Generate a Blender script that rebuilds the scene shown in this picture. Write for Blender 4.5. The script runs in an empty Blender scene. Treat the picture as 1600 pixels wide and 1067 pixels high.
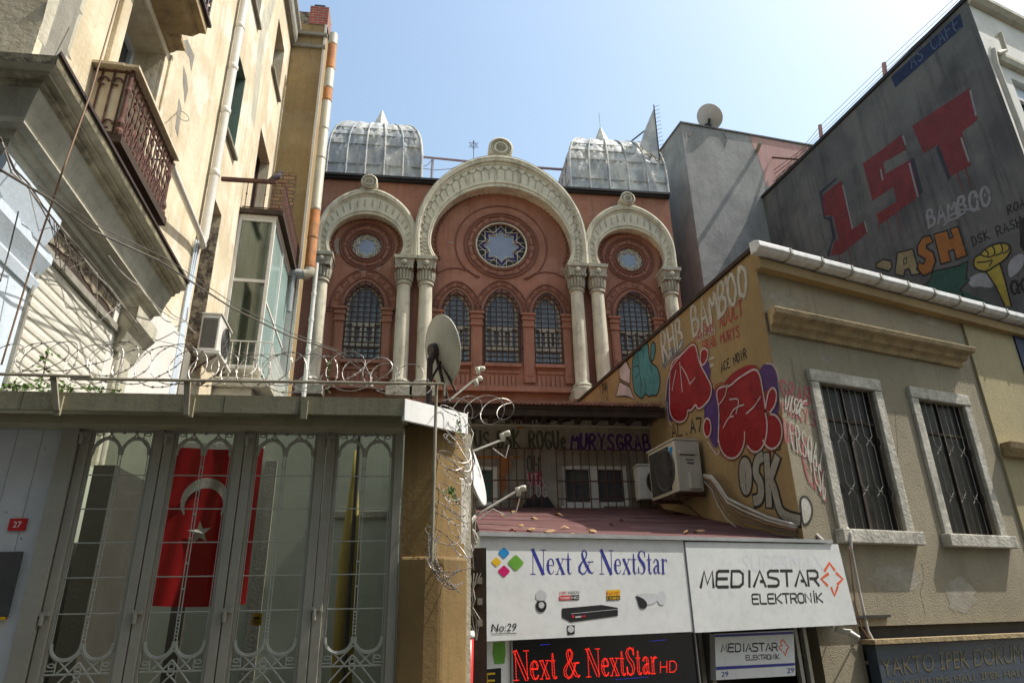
import bpy, bmesh, math, random
from mathutils import Vector, Matrix
from mathutils.geometry import tessellate_polygon
R_ = random.Random(7)
sc = bpy.context.scene
C = sc.collection
# ------------------------------------------------------------------ camera
FPX = 1067.0; EYE = 1.6
zen = Vector((742-800, 2080+533.5, -FPX)).normalized()
def _ray(px, py): return Vector((px-800.0, 533.5-py, -FPX))
def _hor(x): return 533.5+((x-800)*zen.x-FPX*zen.z)/zen.y
ydir = _ray(648, _hor(648)).normalized()
xdir = ydir.cross(zen)
ROT = Matrix((xdir, ydir, zen))            # world = ROT @ camera space
cd = bpy.data.cameras.new('camera'); cam = bpy.data.objects.new('camera', cd); C.objects.link(cam)
cam.matrix_world = Matrix.Translation((0, 0, EYE)) @ ROT.to_4x4()
cd.sensor_width = 36; cd.lens = 36*FPX/1600; cd.clip_end = 3000; cd.clip_start = 0.05
sc.camera = cam
# ------------------------------------------------------------------ light
SUN = Vector((0.555, -0.025, 0.83)).normalized()   # direction towards the sun
w = bpy.data.worlds.new('World'); sc.world = w; w.use_nodes = True
nt = w.node_tree; bg = nt.nodes['Background']
sky = nt.nodes.new('ShaderNodeTexSky'); sky.sky_type = 'NISHITA'; sky.sun_disc = False
sky.sun_elevation = math.asin(SUN.z); sky.sun_rotation = math.atan2(SUN.x, SUN.y)
sky.air_density = 2.1; sky.dust_density = 3.2; sky.ozone_density = 2.2; sky.altitude = 50
nt.links.new(sky.outputs[0], bg.inputs[0]); bg.inputs[1].default_value = 0.14
sl = bpy.data.lights.new('sun', 'SUN'); sl.energy = 4.4; sl.angle = math.radians(0.5); sl.color = (1, .955, .88)
so = bpy.data.objects.new('sun', sl); C.objects.link(so)
so.rotation_euler = SUN.to_track_quat('Z', 'Y').to_euler()
sc.view_settings.view_transform = 'Standard'; sc.view_settings.look = 'None'
sc.view_settings.gamma = 1; sc.view_settings.exposure = 0.54
# ------------------------------------------------------------------ frames (walls as planes)
class Frame:
    def __init__(s, o, ang):               # ang = degrees from +X of the horizontal direction
        a = math.radians(ang); s.o = Vector((o[0], o[1], 0)); s.u = Vector((math.cos(a), math.sin(a), 0))
        s.n = Vector((math.sin(a), -math.cos(a), 0))
    def w(s, u, z, d=0): return s.o+s.u*u+s.n*d+Vector((0, 0, z))
    def p(s, px, py, d=0):
        r = ROT @ _ray(px, py); e = Vector((0, 0, EYE))
        t = (s.o+s.n*d-e).dot(s.n)/r.dot(s.n)
        return e+r*t
    def uz(s, px, py, d=0):
        q = s.p(px, py, d); return ((q-s.o).dot(s.u), q.z)
    def uzs(s, pts, d=0): return [s.uz(x, y, d) for x, y in pts]
def at(px, py, Y):
    r = ROT @ _ray(px, py); return Vector((0, 0, EYE))+r*(Y/r.y)
S = Frame((0, 17.0), 0)                     # facade of the synagogue
GT = Frame((0, 4.9), 0)                     # gate
BK = Frame((0, 11.8), 0)                    # back wall with windows
_c = at(431, 253, 13.87)
L = Frame((_c.x, _c.y), 92.71); L.n = -L.n*-1
L.n = Vector((L.u.y, -L.u.x, 0))            # faces the alley (+X)
_c = at(1216, 614, 8.0)
G = Frame((_c.x, _c.y), 96.78); G.n = Vector((-G.u.y, G.u.x, 0))   # graffiti wall, faces -X
T = Frame((_c.x, _c.y), 16.8)               # front of the plastered building
_a = at(1555, 120, 10.0)
A = Frame((_a.x, _a.y), 96.78); A.n = Vector((-A.u.y, A.u.x, 0))   # dark side wall
AF = Frame((_a.x, _a.y), 16.8)
_s = at(750, 910, 6.2)
SG = Frame((_s.x, _s.y), 19.0)              # shop sign
_g = at(680, 800, 4.9)
PL = Frame((_g.x, _g.y), 38.0)              # oblique face of the gate pillar
# ------------------------------------------------------------------ mesh builder
def lerp(a, b, t): return a+(b-a)*t
class MB:
    def __init__(s): s.v = []; s.f = []; s.marks = []
    def add(s, vs, fs):
        n = len(s.v); s.v += [tuple(v) for v in vs]; s.f += [tuple(i+n for i in f) for f in fs]; return s
    def hexa(s, p):                         # 8 points: bottom ring 4, top ring 4
        return s.add(p, [(0,3,2,1),(4,5,6,7),(0,1,5,4),(1,2,6,5),(2,3,7,6),(3,0,4,7)])
    def box(s, F, u0, u1, z0, z1, d0, d1):
        return s.hexa([F.w(u0,z0,d0),F.w(u1,z0,d0),F.w(u1,z0,d1),F.w(u0,z0,d1),F.w(u0,z1,d0),F.w(u1,z1,d0),F.w(u1,z1,d1),F.w(u0,z1,d1)])
    def bx(s, x0, x1, y0, y1, z0, z1):
        return s.hexa([(x0,y0,z0),(x1,y0,z0),(x1,y1,z0),(x0,y1,z0),(x0,y0,z1),(x1,y0,z1),(x1,y1,z1),(x0,y1,z1)])
    def prism(s, F, pts, d0, d1, holes=()):
        loops = [list(pts)]+[list(h) for h in holes]
        tri = tessellate_polygon([[Vector((a, b, 0)) for a, b in l] for l in loops])
        flat = [q for l in loops for q in l]; n = len(flat)
        vs = [F.w(a, b, d1) for a, b in flat]+[F.w(a, b, d0) for a, b in flat]
        fs = [tuple(t) for t in tri]+[tuple(i+n for i in reversed(t)) for t in tri]
        k = 0
        for l in loops:
            m = len(l)
            for i in range(m): a = k+i; b = k+(i+1) % m; fs.append((a, b, b+n, a+n))
            k += m
        return s.add(vs, fs)
    def sheet(s, F, pts, d, holes=()):
        loops = [list(pts)]+[list(h) for h in holes]
        tri = tessellate_polygon([[Vector((a, b, 0)) for a, b in l] for l in loops])
        return s.add([F.w(a, b, d) for l in loops for a, b in l], [tuple(t) for t in tri])
    def pxs(s, F, pts, d):
        s.marks.append((len(s.v), len(s.f))); return s.sheet(F, F.uzs(pts, d), d)
    def band(s, F, o, i, d0, d1):           # solid strip between two open polylines
        n = len(o); vs = []
        for a, b in zip(o, i): vs += [F.w(a[0],a[1],d0), F.w(b[0],b[1],d0), F.w(b[0],b[1],d1), F.w(a[0],a[1],d1)]
        fs = []
        for k in range(n-1):
            q = 4*k
            for j in range(4): fs.append((q+j, q+(j+1) % 4, q+4+(j+1) % 4, q+4+j))
        fs += [(0,1,2,3), (4*n-4,4*n-1,4*n-2,4*n-3)]
        return s.add(vs, fs)
    def tube(s, pts, r, n=6, closed=False):
        pts = [Vector(p) for p in pts]; m = len(pts)
        rs = r if isinstance(r, (list, tuple)) else [r]*m
        vs = []; up = None
        for i, p in enumerate(pts):
            if closed: t = pts[(i+1) % m]-pts[i-1]
            else: t = pts[min(i+1, m-1)]-pts[max(i-1, 0)]
            t.normalize()
            if up is None:
                up = Vector((0,0,1)) if abs(t.z) < .9 else Vector((1,0,0))
            a = (up-t*up.dot(t))
            if a.length < 1e-5: a = t.orthogonal()
            a.normalize(); b = t.cross(a); up = a
            for k in range(n):
                g = 2*math.pi*k/n; vs.append(p+(a*math.cos(g)+b*math.sin(g))*rs[i])
        fs = []
        for i in range(m if closed else m-1):
            j = (i+1) % m
            for k in range(n): fs.append((i*n+k, i*n+(k+1) % n, j*n+(k+1) % n, j*n+k))
        if not closed: fs += [tuple(reversed(range(n))), tuple(range((m-1)*n, m*n))]
        return s.add(vs, fs)
    def bar(s, a, b, r, n=6): return s.tube([a, b], r, n)
    def lathe(s, c, prof, n=16, ax=(0,0,1), flute=0, nf=12):
        c = Vector(c); ax = Vector(ax).normalized(); q = ax.orthogonal().normalized(); e = ax.cross(q)
        vs = []; m = len(prof)
        for r, z in prof:
            for k in range(n):
                g = 2*math.pi*k/n; vs.append(c+ax*z+(q*math.cos(g)+e*math.sin(g))*r)
        fs = [(i*n+k, i*n+(k+1) % n, (i+1)*n+(k+1) % n, (i+1)*n+k) for i in range(m-1) for k in range(n)]
        fs += [tuple(reversed(range(n))), tuple(range((m-1)*n, m*n))]
        return s.add(vs, fs)
    def ribbon(s, F, pts, wd, d, closed=False):     # pts in (u,z); wd float or list; flat paint line
        m = len(pts); ws = wd if isinstance(wd, (list, tuple)) else [wd]*m
        P = [Vector((a, b)) for a, b in pts]; l = []; r = []
        for i in range(m):
            if closed: a = P[i]-P[i-1]; b = P[(i+1) % m]-P[i]
            else: a = P[i]-P[max(i-1,0)]; b = P[min(i+1,m-1)]-P[i]
            if a.length < 1e-7: a = b
            if b.length < 1e-7: b = a
            if a.length < 1e-7: a = b = Vector((1, 0))
            a = a.normalized(); b = b.normalized(); t = a+b
            t = t.normalized() if t.length > .3 else a
            nn = Vector((-t.y, t.x)); h = ws[i]/2
            e = 0
            if not closed and i == 0: e = -h*.6
            if not closed and i == m-1: e = h*.6
            q = P[i]+t*e; l.append(q+nn*h); r.append(q-nn*h)
        vs = [F.w(a.x, a.y, d) for a in l]+[F.w(a.x, a.y, d) for a in r]
        fs = [(i, (i+1) % m, m+(i+1) % m, m+i) for i in range(m if closed else m-1)]
        return s.add(vs, fs)
    def build(s, name, mat, parent=None, smooth=False, bevel=0, solid=True):
        if not solid and len(s.marks) > 1 and name.split('_')[0] in ('graffiti', 'faded', 'chipped', 'logo', 'printed', 'square', 'blue', 'mark'):
            first = None; ms = s.marks+[(len(s.v), len(s.f))]           # every tag or shape is an object of its own
            for (v0, f0), (v1, f1) in zip(ms, ms[1:]):
                q = MB(); q.v = s.v[v0:v1]; q.f = [tuple(i-v0 for i in f) for f in s.f[f0:f1]]; o = q.build(name, mat, parent, smooth, bevel, False); first = first or o
            return first
        me = bpy.data.meshes.new(name); me.from_pydata([tuple(v) for v in s.v], [], s.f); me.materials.append(M(mat) if isinstance(mat, str) else mat)
        if solid:
            bm = bmesh.new(); bm.from_mesh(me); bmesh.ops.recalc_face_normals(bm, faces=bm.faces); bm.to_mesh(me); bm.free()
        if smooth:
            for p in me.polygons: p.use_smooth = True
        o = bpy.data.objects.new(name, me); C.objects.link(o)
        if smooth and smooth != 'all':
            md = o.modifiers.new('es', 'EDGE_SPLIT'); md.split_angle = math.radians(38)
        if bevel:
            md = o.modifiers.new('bv', 'BEVEL'); md.width = bevel; md.segments = 2; md.limit_method = 'ANGLE'
        if parent:
            o.parent = parent
            o.matrix_parent_inverse = Matrix.Translation(-parent.location) if parent.type == 'EMPTY' else Matrix()
        return o
def thing(name, label, cat, loc=(0,0,0), group=None):
    o = bpy.data.objects.new(name, None); C.objects.link(o); o.location = loc; o.empty_display_size = .2
    o['label'] = label; o['category'] = cat
    if group: o['group'] = group
    return o
def tag(o, label, cat, group=None):
    o['label'] = label; o['category'] = cat
    if group: o['group'] = group
    return o
def lab(o, label): o['label'] = label; return o
def copy_tree(root, dloc, label=None, local=True):
    r = root.copy(); C.objects.link(r); r.location = root.location+Vector(dloc)
    if label: r['label'] = label
    def rec(a, b):
        for ch in list(a.children):
            c = ch.copy(); C.objects.link(c); c.parent = b; rec(ch, c)
    rec(root, r); return r
# ------------------------------------------------------------------ materials
MATS = {}
def mk(name, c1, c2=None, rough=.85, scale=3, bump=.15, bscale=40, streak=0, scol=(.05,.045,.035), patch=0, pcol=(.3,.3,.28),
       metal=0, emit=None, es=1, spec=.3, contrast=.35, brick=None, wave=None, worn=0, pscale=1.7, alpha=0):
    m = bpy.data.materials.new(name); m.use_nodes = True; t = m.node_tree; N = t.nodes; K = t.links
    b = N['Principled BSDF']; b.inputs['Roughness'].default_value = rough; b.inputs['Metallic'].default_value = metal
    b.inputs['Specular IOR Level'].default_value = spec
    tc = N.new('ShaderNodeTexCoord')
    def noise(sc_, det=6, rg=.6, vec=None):
        n = N.new('ShaderNodeTexNoise'); n.inputs['Scale'].default_value = sc_; n.inputs['Detail'].default_value = det; n.inputs['Roughness'].default_value = rg
        K.new(vec or tc.outputs['Object'], n.inputs['Vector']); return n.outputs['Fac']
    def ramp(f, a, b_):
        r = N.new('ShaderNodeMapRange'); r.inputs[1].default_value = a; r.inputs[2].default_value = b_; r.clamp = True; K.new(f, r.inputs[0]); return r.outputs[0]
    def mix(f, a, b_):
        x = N.new('ShaderNodeMix'); x.data_type = 'RGBA'
        for i, v in ((0, f), (6, a), (7, b_)):
            if isinstance(v, (tuple, list)): x.inputs[i].default_value = (*v, 1)
            elif isinstance(v, (int, float)): x.inputs[i].default_value = v
            else: K.new(v, x.inputs[i])
        return x.outputs[2]
    def mul(a, b_):
        x = N.new('ShaderNodeMath'); x.operation = 'MULTIPLY'
        for i, v in ((0, a), (1, b_)):
            if isinstance(v, (int, float)): x.inputs[i].default_value = v
            else: K.new(v, x.inputs[i])
        return x.outputs[0]
    if c2 is None: c2 = tuple(v*.72 for v in c1)
    col = mix(ramp(noise(scale), .5-contrast/2, .5+contrast/2), c1, c2)
    col = mix(mul(ramp(noise(scale*9, 3), .45, .7), .25), col, tuple(v*.6 for v in c1))
    if brick:
        bt = N.new('ShaderNodeTexBrick'); bt.inputs['Scale'].default_value = 1; bt.inputs['Brick Width'].default_value = brick[0]; bt.inputs['Row Height'].default_value = brick[1]
        bt.inputs['Mortar Size'].default_value = brick[2]; bt.inputs['Color1'].default_value = (*c1, 1); bt.inputs['Color2'].default_value = (*c2, 1); bt.inputs['Mortar'].default_value = (*brick[3], 1)
        mp = N.new('ShaderNodeMapping'); mp.inputs['Rotation'].default_value = (math.pi/2, 0, 0); K.new(tc.outputs['Object'], mp.inputs[0]); K.new(mp.outputs[0], bt.inputs[0])
        col = mix(mul(ramp(noise(scale*3), .4, .7), .35), bt.outputs[0], tuple(v*.5 for v in c1))
    if patch: col = mix(mul(ramp(noise(pscale, 5, .55), .54, .60), patch), col, pcol)
    if streak:
        mp = N.new('ShaderNodeMapping'); mp.inputs['Scale'].default_value = (7, 7, .45); K.new(tc.outputs['Object'], mp.inputs[0])
        st = ramp(noise(1, 5, .65, mp.outputs[0]), .5, .78)
        col = mix(mul(st, streak), col, scol)
    K.new(col, b.inputs['Base Color'])
    if bump:
        bp = N.new('ShaderNodeBump'); bp.inputs['Strength'].default_value = bump; bp.inputs['Distance'].default_value = .02
        K.new(noise(bscale, 4), bp.inputs['Height']); K.new(bp.outputs[0], b.inputs['Normal'])
    if alpha:                               # thin overspray: mostly see-through, speckled
        tr = N.new('ShaderNodeBsdfTransparent'); ms = N.new('ShaderNodeMixShader'); K.new(ramp(noise(90, 3, .7), .25, .25+.55*(1.0-alpha)/.3*.5+.18), ms.inputs[0]); x = ms.inputs[0].links[0].from_socket; mx = N.new('ShaderNodeMath'); mx.operation = 'MAXIMUM'; mx.inputs[1].default_value = alpha; K.new(x, mx.inputs[0]); K.new(mx.outputs[0], ms.inputs[0]); K.new(b.outputs[0], ms.inputs[1]); K.new(tr.outputs[0], ms.inputs[2]); K.new(ms.outputs[0], N['Material Output'].inputs[0])
    if worn:                                # paint that has flaked and thinned, the wall shows through
        tr = N.new('ShaderNodeBsdfTransparent'); ms = N.new('ShaderNodeMixShader'); o = N['Material Output']
        a1 = ramp(noise(28, 6, .7), .40-.06*worn, .60+.25*(1-worn)); a2 = ramp(noise(3.5, 5, .6), .36, .75)
        K.new(mul(mul(a1, a2), worn), ms.inputs[0]); K.new(b.outputs[0], ms.inputs[1]); K.new(tr.outputs[0], ms.inputs[2]); K.new(ms.outputs[0], o.inputs[0])
    if emit: b.inputs['Emission Color'].default_value = (*emit, 1); b.inputs['Emission Strength'].default_value = es
    return m
def glassmat(name, tint=(.8,.85,.82), refl=.12, rough=.02):
    m = bpy.data.materials.new(name); m.use_nodes = True; t = m.node_tree; N = t.nodes; K = t.links
    N.remove(N['Principled BSDF']); o = N['Material Output']
    a = N.new('ShaderNodeBsdfTransparent'); a.inputs[0].default_value = (*tint, 1)
    g = N.new('ShaderNodeBsdfGlossy'); g.inputs['Roughness'].default_value = rough
    fr = N.new('ShaderNodeFresnel'); fr.inputs[0].default_value = 1.5
    ad = N.new('ShaderNodeMath'); ad.operation = 'ADD'; ad.inputs[1].default_value = refl; ad.use_clamp = True; K.new(fr.outputs[0], ad.inputs[0])
    x = N.new('ShaderNodeMixShader'); K.new(ad.outputs[0], x.inputs[0]); K.new(a.outputs[0], x.inputs[1]); K.new(g.outputs[0], x.inputs[2]); K.new(x.outputs[0], o.inputs[0])
    return m
SPEC = dict(
 terra=dict(c1=(.375,.175,.115), c2=(.285,.13,.085), scale=1.1, streak=.55, scol=(.12,.075,.055), patch=.22, pcol=(.42,.25,.19), bump=.2, bscale=25),
 terra_relief=dict(c1=(.23,.10,.07), c2=(.17,.075,.052), scale=3, bump=.3, bscale=50),
 terra_patch=dict(c1=(.38,.33,.28), c2=(.28,.2,.16), scale=6),
 cream=dict(c1=(.68,.635,.49), c2=(.56,.52,.39), scale=2.5, patch=.35, pcol=(.30,.28,.22), pscale=2.6, streak=.65, scol=(.16,.14,.10), bump=.25, bscale=30),
 cream_dirty=dict(c1=(.50,.47,.37), c2=(.32,.30,.23), scale=5, streak=.6, bump=.4, bscale=30),
 zinc=dict(c1=(.58,.57,.52), c2=(.36,.38,.39), rough=.62, scale=1.6, contrast=.16, bump=1, bscale=7, streak=.6, scol=(.2,.165,.12), metal=.1, spec=.35),
 zinc_cream=dict(c1=(.62,.60,.52), c2=(.5,.49,.43), rough=.6, scale=3, bump=.9, bscale=6, streak=.3, scol=(.25,.22,.16)),
 black=dict(c1=(.022,.022,.022), c2=(.035,.03,.028), rough=.6),
 iron=dict(c1=(.035,.03,.03), c2=(.07,.04,.03), rough=.6, scale=8),
 winglass=dict(c1=(.14,.17,.20), c2=(.22,.26,.29), rough=.12, scale=1.3, bump=.05, bscale=6, spec=.9, contrast=.15),
 rosepane=dict(c1=(.17,.20,.26), c2=(.24,.28,.36), rough=.15, scale=1.5, bump=.05, bscale=6, spec=.8),
 violet=dict(c1=(.035,.03,.10), c2=(.06,.05,.14), rough=.6, spec=.1),
 woodcream=dict(c1=(.72,.69,.56), c2=(.58,.55,.44), scale=5, streak=.4),
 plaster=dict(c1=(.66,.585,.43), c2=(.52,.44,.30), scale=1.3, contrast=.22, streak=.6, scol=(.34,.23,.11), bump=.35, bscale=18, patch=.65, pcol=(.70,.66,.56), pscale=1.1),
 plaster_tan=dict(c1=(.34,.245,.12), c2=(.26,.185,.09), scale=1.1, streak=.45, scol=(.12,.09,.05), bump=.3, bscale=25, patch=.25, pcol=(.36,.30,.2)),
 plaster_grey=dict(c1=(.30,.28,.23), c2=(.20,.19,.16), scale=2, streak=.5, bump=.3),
 oldwhite=dict(c1=(.70,.69,.64), c2=(.60,.58,.53), scale=2, streak=.22, scol=(.4,.36,.28), bump=.2),
 shutterwhite=dict(c1=(.66,.64,.56), c2=(.60,.58,.50), scale=2, streak=.2, scol=(.4,.36,.28), rough=.5, bump=.05),
 stone=dict(c1=(.52,.48,.37), c2=(.28,.25,.18), scale=2.6, streak=.85, scol=(.05,.045,.03), patch=.6, pcol=(.09,.08,.055), pscale=2.4, bump=.5, bscale=14),
 moss=dict(c1=(.24,.21,.13), c2=(.07,.06,.04), scale=6, contrast=.25, streak=.7, scol=(.30,.27,.18), bump=.8, bscale=18),
 cove=dict(c1=(.46,.45,.39), c2=(.36,.355,.30), scale=3, streak=.45, scol=(.12,.11,.09), patch=.3, pcol=(.2,.19,.15), bump=.4, bscale=18),
 tealglass=dict(c1=(.33,.45,.42), c2=(.24,.35,.33), rough=.2, scale=1.5, spec=.7, bump=.03),  # opaque teal paints the reflection on the bay's side glass
 stuccopatch=dict(c1=(.36,.33,.27), c2=(.28,.25,.19), scale=5, worn=.6, bump=.5, bscale=50),
 roseedge=dict(c1=(.03,.032,.04), c2=(.05,.05,.055), rough=.6, spec=.1),
 grime=dict(c1=(.09,.075,.05), c2=(.14,.12,.08), scale=9, worn=1.0, bump=0),
 spraywhite=dict(c1=(.5,.48,.42), alpha=.72, bump=0), sprayred=dict(c1=(.30,.012,.018), alpha=.66, bump=0), sprayblack=dict(c1=(.02,.02,.02), alpha=.74, bump=0), sprayist=dict(c1=(.20,.035,.038), alpha=.68, bump=0),
 greenpaint=dict(c1=(.10,.17,.14), c2=(.16,.22,.18), scale=3, streak=.4),
 stone_pale=dict(c1=(.52,.49,.39), c2=(.38,.36,.28), scale=2.5, streak=.5, scol=(.13,.12,.09), bump=.5, bscale=14),
 rubble=dict(c1=(.33,.28,.2), c2=(.07,.055,.04), scale=9, contrast=.2, bump=1, bscale=16),
 bluewhite=dict(c1=(.58,.65,.72), c2=(.5,.57,.64), scale=2, rough=.6),
 reveal=dict(c1=(.30,.32,.26), c2=(.22,.235,.19), scale=1.5),
 greenpane=dict(c1=(.065,.12,.105), c2=(.10,.17,.145), rough=.25, scale=1.2, spec=.6, bump=.03),
 darkpane=dict(c1=(.045,.05,.055), c2=(.08,.085,.085), rough=.15, spec=.7, bump=.02),
 darkwood=dict(c1=(.07,.045,.03), c2=(.035,.025,.018), scale=5, streak=.4),
 rustiron=dict(c1=(.15,.062,.042), c2=(.06,.035,.028), scale=12, rough=.8),
 rust=dict(c1=(.42,.17,.05), c2=(.28,.11,.04), scale=6, contrast=.25, rough=.8, streak=.6, scol=(.45,.36,.22)),
 pipecream=dict(c1=(.47,.43,.32), c2=(.38,.36,.30), scale=4, rough=.5, streak=.5, scol=(.30,.20,.08)),
 whitepipe=dict(c1=(.74,.72,.66), c2=(.64,.62,.56), scale=3, rough=.4, streak=.25, scol=(.3,.28,.2), bump=.02),
 greypipe=dict(c1=(.35,.36,.36), c2=(.26,.27,.27), rough=.4, scale=4),
 brick=dict(c1=(.36,.075,.05), c2=(.25,.06,.04), brick=(.26,.085,.012,(.28,.22,.18)), bump=.4),
 brickold=dict(c1=(.42,.26,.13), c2=(.28,.16,.08), brick=(.28,.1,.02,(.12,.09,.06)), bump=.6),
 gatepaint=dict(c1=(.33,.32,.27), c2=(.28,.27,.225), rough=.45, scale=3, streak=.25, scol=(.15,.14,.10), bump=.04),
 gatetracery=dict(c1=(.37,.38,.33), c2=(.32,.33,.29), rough=.45, scale=3, bump=.03),
 fascia=dict(c1=(.33,.305,.20), c2=(.26,.24,.155), rough=.6, scale=2, streak=.6, scol=(.10,.095,.06), bump=.1),
 panelwhite=dict(c1=(.50,.52,.53), c2=(.46,.48,.50), rough=.5, scale=1, bump=.03),
 red=dict(c1=(.62,.012,.02), c2=(.53,.008,.014), rough=.7, scale=2, bump=.1, bscale=90),
 flagwhite=dict(c1=(.85,.84,.78), rough=.8),
 signred=dict(c1=(.50,.02,.025), rough=.4, bump=0),
 white=dict(c1=(.80,.80,.78), c2=(.74,.74,.72), rough=.5, bump=.02),
 signface=dict(c1=(.66,.67,.66), c2=(.60,.61,.60), rough=.42, scale=1.3, streak=.12, scol=(.45,.45,.42), bump=.12, bscale=2.2),
 signtext=dict(c1=(.35,.35,.36), rough=.5),
 navy=dict(c1=(.03,.035,.26), c2=(.028,.03,.23), rough=.4, bump=0),
 ink=dict(c1=(.012,.012,.014), c2=(.018,.018,.02), rough=.4, bump=0),
 ink_grey=dict(c1=(.56,.57,.57), rough=.4, bump=0),
 sorange=dict(c1=(.75,.12,.03), rough=.4, bump=0), sblue=dict(c1=(.02,.27,.62), rough=.4, bump=0), sgreen=dict(c1=(.16,.42,.05), rough=.4, bump=0),
 syellow=dict(c1=(.80,.48,.02), rough=.4, bump=0), spink=dict(c1=(.62,.01,.14), rough=.4, bump=0), silver=dict(c1=(.55,.56,.58), rough=.4, bump=0), sred=dict(c1=(.6,.02,.03), rough=.4, bump=0),
 led=dict(c1=(.5,.01,.01), emit=(1,.03,.015), es=.9, bump=0), ledblue=dict(c1=(.02,.02,.3), emit=(.08,.08,1), es=.6, bump=0),
 tanfront=dict(c1=(.315,.275,.19), c2=(.255,.22,.15), scale=1.0, contrast=.25, streak=.4, scol=(.15,.12,.075), patch=.30, pcol=(.27,.235,.165), pscale=.9, bump=.7, bscale=60),
 ochre=dict(c1=(.26,.17,.065), c2=(.17,.11,.045), scale=1.6, streak=.7, scol=(.07,.05,.025), bump=.15, bscale=35),
 pillarside=dict(c1=(.34,.31,.235), c2=(.22,.20,.15), scale=3, streak=.5, scol=(.1,.09,.07), patch=.4, pcol=(.42,.40,.34), pscale=3, bump=.5, bscale=30),
 tanside=dict(c1=(.335,.235,.11), c2=(.26,.18,.085), scale=1.4, streak=.25, scol=(.17,.12,.06), bump=.3, bscale=35),
 yellowwall=dict(c1=(.39,.33,.18), c2=(.33,.28,.16), scale=1.4, streak=.3, scol=(.2,.17,.1), bump=.5, bscale=50),
 whitestone=dict(c1=(.56,.53,.45), c2=(.30,.28,.23), scale=6, contrast=.35, streak=.7, scol=(.13,.12,.10), bump=.7, bscale=22),
 ledge=dict(c1=(.42,.31,.16), c2=(.25,.19,.11), scale=4, streak=.6, scol=(.05,.045,.035), bump=.8, bscale=18),
 gutterwhite=dict(c1=(.74,.74,.72), c2=(.52,.51,.48), rough=.4, scale=9, streak=.5, scol=(.3,.28,.24)),
 guttershade=dict(c1=(.5,.48,.42), c2=(.3,.28,.24), scale=18, contrast=.2),  # duller tone of the gutter joints
 concrete=dict(c1=(.155,.155,.148), c2=(.075,.076,.076), scale=.9, patch=.5, pcol=(.16,.155,.14), pscale=.7, streak=.7, scol=(.035,.035,.035), bump=.4, bscale=20),
 block=dict(c1=(.31,.305,.29), c2=(.22,.22,.21), scale=1.3, streak=.45, scol=(.13,.13,.125), patch=.3, pcol=(.37,.365,.35), bump=.35, bscale=9),
 pink=dict(c1=(.52,.30,.27), c2=(.44,.26,.235), scale=1.5, streak=.3, scol=(.25,.2,.18)),
 backwall=dict(c1=(.36,.33,.26), c2=(.20,.18,.14), scale=2.5, streak=.7, scol=(.08,.07,.055), bump=.6, bscale=20),
 sheetroof=dict(c1=(.13,.052,.048), c2=(.085,.04,.038), scale=3, rough=.9, bump=.5, bscale=60, patch=.15, pcol=(.25,.2,.17)),
 tile=dict(c1=(.36,.17,.12), c2=(.22,.12,.09), scale=9),
 acbeige=dict(c1=(.58,.55,.45), c2=(.48,.45,.37), rough=.5, scale=3, streak=.3, scol=(.25,.2,.12), bump=.03),
 acwhite=dict(c1=(.70,.69,.64), c2=(.58,.56,.5), rough=.45, scale=4, streak=.35, scol=(.3,.2,.1), bump=.03),
 acgrille=dict(c1=(.13,.125,.115), c2=(.09,.085,.08), rough=.6, scale=5),
 dish=dict(c1=(.52,.50,.42), c2=(.38,.365,.30), rough=.5, scale=2, streak=.15, bump=.02),
 dishwhite=dict(c1=(.66,.65,.64), c2=(.58,.57,.56), rough=.5, scale=3, bump=.02),
 razor=dict(c1=(.38,.36,.33), c2=(.16,.13,.11), rough=.4, metal=.5, scale=14, bump=0),
 grillebar=dict(c1=(.24,.23,.205), c2=(.11,.10,.09), rough=.5, scale=7),
 galv=dict(c1=(.40,.38,.33), c2=(.26,.24,.2), rough=.5, metal=.2, scale=7),
 rail=dict(c1=(.33,.30,.22), c2=(.22,.19,.14), rough=.6, scale=9),
 cable=dict(c1=(.10,.085,.075), c2=(.15,.13,.11), rough=.6, bump=0), cablewhite=dict(c1=(.5,.47,.42), c2=(.36,.33,.3), rough=.6, bump=0), cablebrown=dict(c1=(.25,.15,.09), rough=.7, bump=0),
 gwhite=dict(c1=(.52,.50,.44), c2=(.40,.37,.30), scale=9, rough=.6, bump=.1), gred=dict(c1=(.31,.012,.018), c2=(.22,.01,.015), scale=3, rough=.5, bump=.1), gpurple=dict(c1=(.09,.04,.17), c2=(.07,.03,.12), rough=.6, bump=.1),
 gteal=dict(c1=(.07,.24,.26), c2=(.05,.18,.2), rough=.6, bump=.1), gblack=dict(c1=(.018,.018,.017), c2=(.035,.03,.025), scale=9, rough=.6, bump=.1), gpinkwhite=dict(c1=(.58,.48,.48), rough=.6, bump=.1),
 gblue=dict(c1=(.06,.15,.28), rough=.6, bump=.1), ggrey=dict(c1=(.36,.34,.29), c2=(.28,.26,.22), rough=.6, bump=.1), gdred=dict(c1=(.42,.03,.05), c2=(.3,.05,.06), scale=9, rough=.6, bump=.1),
 glinered=dict(c1=(.44,.07,.10), c2=(.38,.14,.12), scale=14, rough=.6, bump=.1), ggreen=dict(c1=(.05,.055,.035), c2=(.09,.09,.06), scale=9, rough=.6, bump=.1),
 gist=dict(c1=(.20,.035,.038), c2=(.15,.035,.036), scale=2, rough=.7, streak=.2), gorange=dict(c1=(.38,.16,.04), c2=(.30,.11,.03), rough=.7), gsand=dict(c1=(.32,.27,.15), c2=(.25,.2,.1), rough=.7),
 gyellow=dict(c1=(.42,.34,.06), c2=(.35,.27,.05), rough=.7), gdgreen=dict(c1=(.045,.11,.085), c2=(.03,.08,.06), rough=.7), gpale=dict(c1=(.36,.37,.38), rough=.7), gdblue=dict(c1=(.018,.032,.09), c2=(.014,.024,.06), rough=.7),
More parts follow.
